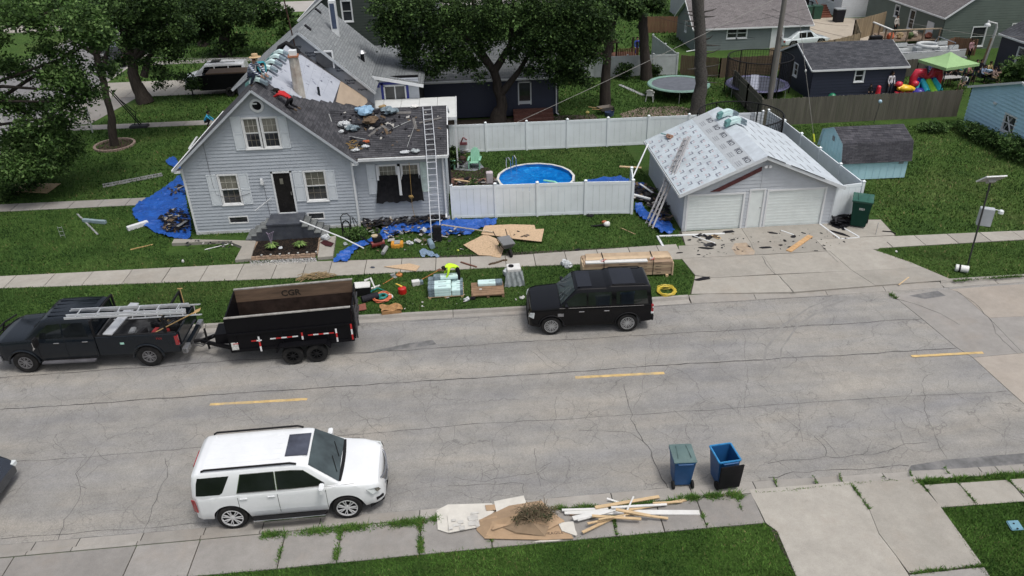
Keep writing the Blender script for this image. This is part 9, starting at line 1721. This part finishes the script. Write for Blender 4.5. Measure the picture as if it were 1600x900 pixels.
# items on roofs
scr_=MB();rr=random.Random(31)
for k in range(150):
 px,py=(rr.gauss(572,26),rr.gauss(192,12))if k<95 else(rr.uniform(530,690),rr.uniform(172,236))
 p=onplane(px,py,(0,33.84,wzE),nW,.03)
 if p.z>wzR or p.x<-9.28+(6.88-p.z)/.864:continue
 a=rr.uniform(0,6.28);l=rr.uniform(.04,.16 if k<95 else .09);q=Vector((math.cos(a),math.sin(a),.372*math.sin(a)+rr.uniform(-.3,.3)))*l;w_=Vector((-math.sin(a),math.cos(a),.372*math.cos(a)))*l*rr.uniform(.3,.9);up_=VZ*rr.uniform(0,.12 if k<95 else .02)
 scr_.add([p-q-w_+up_,p+q-w_*.8,p+q*.8+w_+up_,p-q+w_],[(0,1,2,3)],rr.choice([0,0,1,1,2,3]))
scr_.build('roof_scraps',SC,fixn=False)['kind']='stuff'
def roofbundle(label,p,rz,ax,L=.9,bend=.55,W=.3):
 """bundle draped over a ridge: ax is the across-ridge direction"""
 t=thing('shingle_bundle',label,'shingle bundle',p,rz);b=MB();n=10;V=[]
 for i in range(n+1):
  u=(i/n-.5)*L;z=-abs(u)**1.5*bend*1.15+.03;zt=z+.13
  for y in(-W/2,W/2):V+=[(u,y,z),(u,y,zt)]
 F=[]
 for i in range(n):a=i*4;c=a+4;F+=[(a+1,c+1,c+3,a+3),(a,a+2,c+2,c),(a,c,c+1,a+1),(a+2,a+3,c+3,c+2)]
 F+=[(0,1,3,2),(n*4,n*4+2,n*4+3,n*4+1)];mi=[(1 if(f[0]//4)<2 else(2 if(f[0]//4)>6 else 0))for f in F];b.v=V;b.f=F;b.m=mi;b.build('wrap',[WRP,TEAL,GRYW],t,smooth=30);return t
for i,(px,py)in enumerate(((407,132),(413,124),(421,111),(427,101),(433,92),(438,84))):
 p=RS(px,py);p=Vector((rX,p.y,rZ+.05));roofbundle(['nearest mint bundle draped over the house ridge','second nearest mint bundle on the house ridge','mint bundle on the house ridge beside the teal shirt roofer','mint bundle on the house ridge, third from the back','mint bundle on the house ridge, next to the last','farthest mint bundle on the house ridge'][i],p,0,VX,.95,.62)
b=MB();p=Vector((rX,42.0,rZ+.02));b.tube([(p.x-.55,p.y,p.z-.42),(p.x-.4,p.y,p.z-.1),(p.x,p.y,p.z+.12),(p.x+.45,p.y,p.z-.18),(p.x+.6,p.y,p.z-.45)],.12,8);o=b.build('ridge_roll',BLK,smooth=50);tag(o,'black roll draped over the ridge at the wrapped gable','roll')
for i,(px,py)in enumerate(((1145,190),(1122,177))):
 T_=onplane(px,py,(xl,0,zl),nGL,.02);p=Vector((gm,35.9+i*1.25,gR+.06));t=roofbundle(['mint shingle bundles draped over the garage ridge, nearer pile','mint shingle bundles draped over the garage ridge, farther pile'][i],p,.05,VX,1.05,.42);c_=dup(t,p+Vector((.03,.05,.13)),.12,['upper bundle of the nearer pile on the garage ridge','upper bundle of the farther pile on the garage ridge'][i])
p=onplane(1045,214,(xl,0,zl),nGL,.03);b=MB();b.blob((0,0,.06),(.2,.3,.08),0,4,.4);b.tube([(-.05,.2,.05),(-.3,.5,.04)],.03,5,1);o=b.build('nail_gun',[M('tan_rag',(.22,.13,.09),.8),TEAL],loc=p);tag(o,'rust brown tool bundle on the felted garage roof','tool')
NWp=(0,33.84,wzE)
def WP_(px,py,l=.02):return onplane(px,py,NWp,nW,l)
for i,(px,py,r,m_,lb_)in enumerate(((541,197,.46,PLS,'white plastic wrap at the left of the roof debris heap'),(534,206,.2,PLS,'small white plastic below the roof debris heap'),(552,201,.42,GRYW,'grey green sheet leaning on the roof debris heap'),(573,176,.62,M('pale_blue_wrap',(.22,.36,.50),.5),'pale blue wrap on top of the roof debris heap'),(583,190,.55,SC[2],'brown torn felt in the roof debris heap'),(590,195,.42,SC[0],'black felt at the right of the roof debris heap'),(606,176,.5,GRYW,'green grey wrap right of the debris heap'),(648,168,.26,WHB,'white block at the roof edge near the patio cover'),(566,225,.24,SC[0],'dark plastic at the lower roof valley'),(556,236,.22,PLS,'white plastic at the roof valley corner'),(570,230,.2,PLS,'white crumple beside the dark valley plastic'),(634,239,.24,PLS,'white plastic bag at the wing eave, left lump'),(648,237,.26,GRP,'clear plastic sheet at the wing eave'),(598,168,.24,M('tan_insulation',(.30,.21,.10),.9),'tan insulation clump behind the debris heap'))):
 bag(lb_,0,0,r,40+i,m_,name='roof_debris',cat='debris',sq=.34,base=WP_(px,py,0))
BDW=M('dark_grey_board',(.12,.115,.11),.9,4,.3)
for i,(a,c,w)in enumerate((((576,213),(595,198),.14),((592,193),(608,204),.12),((602,187),(604,196),.05),((646,184),(650,202),.14),((655,192),(690,184),.12),((606,204),(642,188),.035),((650,190),(636,230),.02),((620,176),(642,176),.18),((546,213),(572,218),.04),((536,173),(556,171),.07),((514,178),(518,190),.05))):
 A_,B_=WP_(*a,.03),WP_(*c,.03)
 if i in(9,10):A_,B_=RP(*a,.03),RP(*c,.03)
 b=MB();b.bar(A_,B_,w,.02,up=nW if i<9 else nR);o=b.build('roof_board',BDW if w>.06 else GRB);tag(o,['wide grey board lying below the roof debris heap','short grey board right of the debris heap','thin stub board above the short grey board','scraped grey strip left of the roof ladder','grey board behind the roof ladder','long thin stick across the wing roof','thin rope trailing down the wing roof','pale wide strip near the top of the wing roof','thin grey strip above the roof valley','pale batten at the plywood edge','small stick on the dark main slope'][i],'board')
b=MB();rr=random.Random(12)
for k in range(16):a=rr.uniform(0,6.28);p=WP_(552+rr.uniform(-9,9),228+rr.uniform(-7,7),.04);b.tube([p,p+Vector((.25*math.cos(a),.2*math.sin(a),.05)),p+Vector((.3*math.cos(a+.8),.3*math.sin(a+.8),.04))],.012,4)
o=b.build('rope_tangle',M('ochre_rope',(.28,.18,.06),.8));tag(o,'tangled ochre rope and cords at the roof valley','rope');b=MB();b.cbox(WP_(572,221,.06),(.3,.2,.08),.3);o=b.build('nail_gun',M('orange_tool',(.42,.12,.05),.5),bevel=.02);tag(o,'orange nail gun lying on the wing roof','nail gun')
b=MB();b.tube([atY(639,254,33.75),atY(642,290,33.75),atY(644,322,33.75),atY(648,338,33.75)],.012,5);b.blob(tuple(atY(642,308,33.75)),(.12,.05,.1),0,2,.3);o=b.build('hanging_cord',M('ochre_rope',(0,0,0)));tag(o,'yellow cord hanging before the black window sheet','cord')
b=MB();b.bar(LS(340,165),LS(352,157),.05,.08);b.bar(LS(296,232),LS(317,200),.12,.06);o=b.build('roof_bracket',WHT);tag(o,'white strip and bracket along the left roof edge','strip')
# cars' neighbours: green bin, blue bins
def bin_(label,c,rz,col,lidc,open_=False,k=1.0):
 t=thing('wheelie_bin',label,'bin',c,rz);t.scale=(k,k,k);body_=M('bin_'+lidc[0],col,.45,3,.12,dirt=.25,dirtc=tuple(x*.5+.02 for x in col));b=MB();w0,w1,d0,d1,h=.23,.30,.24,.36,.98
 lo,hi=[(-w0,-d0,.06),(w0,-d0,.06),(w0,d0,.06),(-w0,d0,.06)],[(-w1,-d1,h),(w1,-d1,h),(w1,d1*.9,h),(-w1,d1*.9,h)];ti=.025;hi2=[(-w1+ti,-d1+ti,h),(w1-ti,-d1+ti,h),(w1-ti,d1*.9-ti,h),(-w1+ti,d1*.9-ti,h)];lo2=[(-w0+ti,-d0+ti,.1),(w0-ti,-d0+ti,.1),(w0-ti,d0-ti,.1),(-w0+ti,d0-ti,.1)]
 b.add(lo+hi+hi2+lo2,[(3,2,1,0),(0,1,5,4),(1,2,6,5),(2,3,7,6),(3,0,4,7),(4,5,9,8),(5,6,10,9),(6,7,11,10),(7,4,8,11),(8,9,13,12),(9,10,14,13),(10,11,15,14),(11,8,12,15),(12,13,14,15)]);b.build('body',body_,t,bevel=.012)
 b=MB()
 for a,c2 in zip(hi,hi[1:]+hi[:1]):b.bar(Vector(a)-VZ*.01,Vector(c2)-VZ*.01,.05,.05)
 b.build('rim',M('bin_rim_'+lidc[0],lidc[2],.45),t,bevel=.01)
 b=MB();b.tube([(-.2,d1*.9+.07,h-.02),(.2,d1*.9+.07,h-.02)],.02,8);b.tube([(-.2,d1*.9+.07,h-.02),(-.2,d1*.85,h-.04)],.018,6);b.tube([(.2,d1*.9+.07,h-.02),(.2,d1*.85,h-.04)],.018,6);b.build('handle',body_,t)
 for s in(-1,1):b=MB();b.lathe((s*.27,d0+.04,.12),[(.03,-.03),(.12,-.03),(.12,.03),(.03,.03)],'x',16);b.build('wheel',TYRE,t,smooth=40)
 b=MB()
 if not open_:
  b.grid(lambda u,v:((u-.5)*.64,-d1-.04+v*(d1*1.9+.08),h+.03+.05*math.sin(PI*u)*math.sin(PI*min(1,v*1.0+.05))),8,8);b.box(-.32,-d1-.04,h-.0,.32,d1*.9+.03,h+.035)
  for s in(-1,1):b.bar((s*.14,-d1+.05,h+.07),(s*.18,d1*.6,h+.075),.02,.02)
  b.build('lid',M('bin_lid_'+lidc[0],lidc[1],.5,3,.1,dirt=.3,dirtc=(.2,.24,.24)),t,bevel=.008)
 else:
  b.prism([(-.31,d1*.9+.08,.12),(.31,d1*.9+.08,.12),(.33,d1*.9+.14,h-.02),(-.33,d1*.9+.14,h-.02)],(0,0,0),(0,.05,0));b.build('lid',M('bin_lid_'+lidc[0],lidc[1],.5),t,bevel=.015)
 return t
BLU=(.012,.07,.19)
gb=bin_('large dark green wheelie bin standing beside the white fence',at(1342,356)+Vector((.05,.25,.02)),rad(-28),(.008,.045,.032),('green',(.015,.085,.06),(.01,.06,.045)),k=1.38);o=text_mesh('bin_number','3221',.09,WHB,gb,Matrix.Translation((.02,-.338,.72))@Matrix.Rotation(PI/2-.13,4,'X'),.002,.003)
q=at(1068,766,RZ);bin_('blue wheelie bin with grey green lid closed, left of the pair',(q.x,q.y+.38,RZ+.0),rad(178),BLU,('left',(.095,.15,.145),(.02,.12,.27)));q=at(1134,766,RZ);bin_('open blue wheelie bin with black lid hanging behind',(q.x,q.y+.40,RZ),rad(186),(.012,.08,.22),('right',(.012,.012,.014),(.03,.20,.42)),True,1.03)
# kerb heap: cardboard, brush and boards
hz=.03
CRU=M('drywall_paper',(.55,.53,.48),.85,4,.08,dirt=.3,dirtc=(.40,.37,.32))
sheetply('leftmost pale drywall sheet on the near kerb heap',[(682,798),(700,789),(768,787),(776,796),(760,812),(700,833),(684,828)],.05,CRU,'drywall_sheet','drywall');sheetply('pale drywall sheet overlapping the leftmost one',[(699,806),(706,798),(760,793),(772,800),(748,824),(702,833)],.08,CRU,'drywall_sheet','drywall');sheetply('pale drywall sheet standing out over the kerb',[(772,784),(818,775),(823,788),(790,800),(776,802)],.12,CRU,'drywall_sheet','drywall')
sheetply('narrow brown cardboard piece between the drywall sheets',[(758,790),(774,789),(778,797),(760,798)],.11,CARD,'cardboard_sheet','cardboard');sheetply('flat cardboard sheet at the front of the kerb heap',[(757,842),(775,815),(880,812),(896,842),(850,844)],.07,CARD,'cardboard_sheet','cardboard');sheetply('pale paper strip beneath the front of the cardboard',[(832,848),(870,838),(900,830),(902,836),(870,846)],.04,CRU,'paper_sheet','paper');sheetply('pale paper corner right of the cardboard',[(872,818),(896,815),(901,838),(878,830)],.10,CRU,'paper_sheet','paper')
def folded(label,V,F,mt):
 b=MB();b.add([tuple(at(x,y,z))for x,y,z in V],F);o=b.build('cardboard_sheet',mt,fixn=False);return tag(o,label,'cardboard')
folded('big folded brown cardboard sheet on top of the kerb heap',[(744,828,.05),(750,812,.14),(795,789,.12),(846,782,.14),(862,799,.22),(806,804,.46),(770,815,.34),(757,841,.06),(803,834,.10),(846,833,.12),(882,814,.14),(828,795,.34),(785,822,.22)],[(0,1,6),(1,2,5,6),(2,3,11),(2,11,5),(3,4,11),(4,5,11),(4,10,5),(5,10,9),(5,9,8),(5,8,12),(5,12,6),(6,12,7),(12,8,7),(6,7,0)],CARD)
folded('darker cardboard flap folded over the heap',[(786,824,.22),(812,812,.42),(858,822,.16),(852,838,.10),(806,832,.16),(833,817,.36)],[(0,1,5),(1,2,5),(2,3,5),(3,4,5),(4,0,5)],M('dark_cardboard',(.23,.165,.105),.85,4,.12))
folded('creased cardboard corner at the left of the heap',[(748,812,.16),(775,806,.30),(795,820,.26),(770,828,.24),(756,824,.10)],[(0,1,4),(1,2,3),(1,3,4)],CARD)
b=MB();rr=random.Random(6)
for k in range(16):p=at(696+rr.uniform(0,66),801+rr.uniform(0,24),.112+k*.0015);b.cbox(p,(rr.uniform(.1,.26),rr.uniform(.06,.14),.004),.1+rr.uniform(-.05,.05))
o=b.build('drywall_print',M('faint_print',(.47,.46,.43),.85));o.parent=D.objects[[q.name for q in D.objects if q.get('label')=='pale drywall sheet overlapping the leftmost one'][0]];o['kind']='stuff'
o=text_mesh('stamp','FRAGILE',.13,M('stamp_ink',(.10,.07,.05),.8),D.objects[[o.name for o in D.objects if o.get('label')=='flat cardboard sheet at the front of the kerb heap'][0]],Matrix.Translation(at(866,833,.095))@Matrix.Rotation(.03,4,'Z'),.001)
c=at(838,808,.36);b=MB();rr=random.Random(21)
for k in range(120):a=rr.uniform(0,2*PI);l=rr.uniform(.15,.5);x,y=rr.uniform(-.35,.4),rr.uniform(-.15,.2);b.tube([(x,y,rr.uniform(0,.2)),(x+l*.5*math.cos(a),y+l*.4*math.sin(a),rr.uniform(.08,.35)),(x+l*math.cos(a),y+l*.7*math.sin(a),rr.uniform(0,.3))],[.012,.008,.004],4)
o=b.build('brush_branches',M('brown_twig',(.13,.10,.06),.9),loc=c);tag(o,'tangle of cut branches lying on the kerb cardboard','branches');leaves('withered_leaves',[((c.x,c.y,c.z+.15),(.5,.25,.14)),((c.x-.45,c.y-.05,c.z+.05),(.2,.12,.08))],90,9,.026,[leafmat('dull_leaf',(.06,.08,.035)),leafmat('dry_leaf',(.15,.12,.07)),leafmat('dull_leaf_dark',(.03,.04,.02))],o,.1,seed=22,origin=c)
BR=[('long white board running right through the kerb boards',(882,800),(1093,801),.16,WHB,.10),('white board crossing upward over the board pile',(902,812),(978,792),.10,WHB,.16),('thin white stick pointing up out of the board pile',(975,808),(990,776),.04,WHB,.2),('short white block board at the left of the pile',(895,810),(930,803),.14,WHB,.2),('upper pine board running right to the kerb weeds',(930,793),(1030,776),.10,PINE,.14),('pine board lying behind the white ones',(980,797),(1072,781),.08,PINE,.12),('pine board slanting to the lower left',(910,832),(960,808),.08,PINE,.14),('lowest pine board of the pile',(918,818),(960,809),.06,PINE,.2),('pine board across the front of the pile',(925,806),(1002,811),.08,PINE,.24),('pine board sticking right out of the front',(975,801),(1044,810),.07,PINE,.2),('thin white board behind at the upper left',(948,779),(975,788),.06,WHB,.1),('short pine board in the middle',(962,796),(1016,806),.09,PINE,.28),('narrow white strip over the kerb',(955,793),(1042,788),.07,WHB,.18),('pine strip at the upper right end',(1020,786),(1066,784),.05,PINE,.16),('white strip at the left end by the cardboard',(878,797),(950,795),.07,WHB,.14),('grey brown board under the left end',(890,803),(925,800),.10,BRP,.08),('thin pine lath in the lower middle',(935,812),(985,803),.04,PINE,.26)]
for lb_,a,c,w,m_,z in BR:A_,B_=at(*a,z),at(*c,max(.05,z-.06));b=MB();b.bar(A_,B_,w,.03);o=b.build('scrap_board',m_);tag(o,lb_,'board')
b=MB();P=pts2([(1571,815),(1590,814),(1600,829),(1580,830)],.02);b.prism([tuple(p)for p in P],(0,0,0),(0,0,.05));o=b.build('meter_cover',M('pale_blue_cover',(.13,.27,.34),.7,4,.15),bevel=.02);tag(o,'blue utility cover set in the right front grass','utility cover')
for px,py in((1584,818),(1590,826)):b=MB();c=at(px,py,.075);b.lathe(tuple(c),[(.025,0),(.025,.01),(0,.01)],'z',8);b.build('bolt',BLK,o)
b=MB();b.tube([(0,0,0),(0,0,.55),(.02,0,.62)],.015,5);o=b.build('marker_stake',ALU,loc=at(1368,367));tag(o,'thin bent metal stake right of the green bin','stake');b=MB();b.tube([at(1379,361,.05),at(1392,362,.05),at(1400,365,.03)],.03,5);o=b.build('black_tool',BLK);tag(o,'black tool lying at the grass corner right of the bin','tool')
b=MB();c=at(1365,193);b.tube([(0,0,0),(.1,0,1.3)],.02,5);b.blob((.12,0,1.4),(.12,.12,.12),1,3,.05);o=b.build('solar_ornament',[DP,M('pale_globe',(.35,.5,.6),.4)],loc=(c.x,c.y,0));tag(o,'thin garden lamp with pale blue globe behind the blue shed','garden lamp')
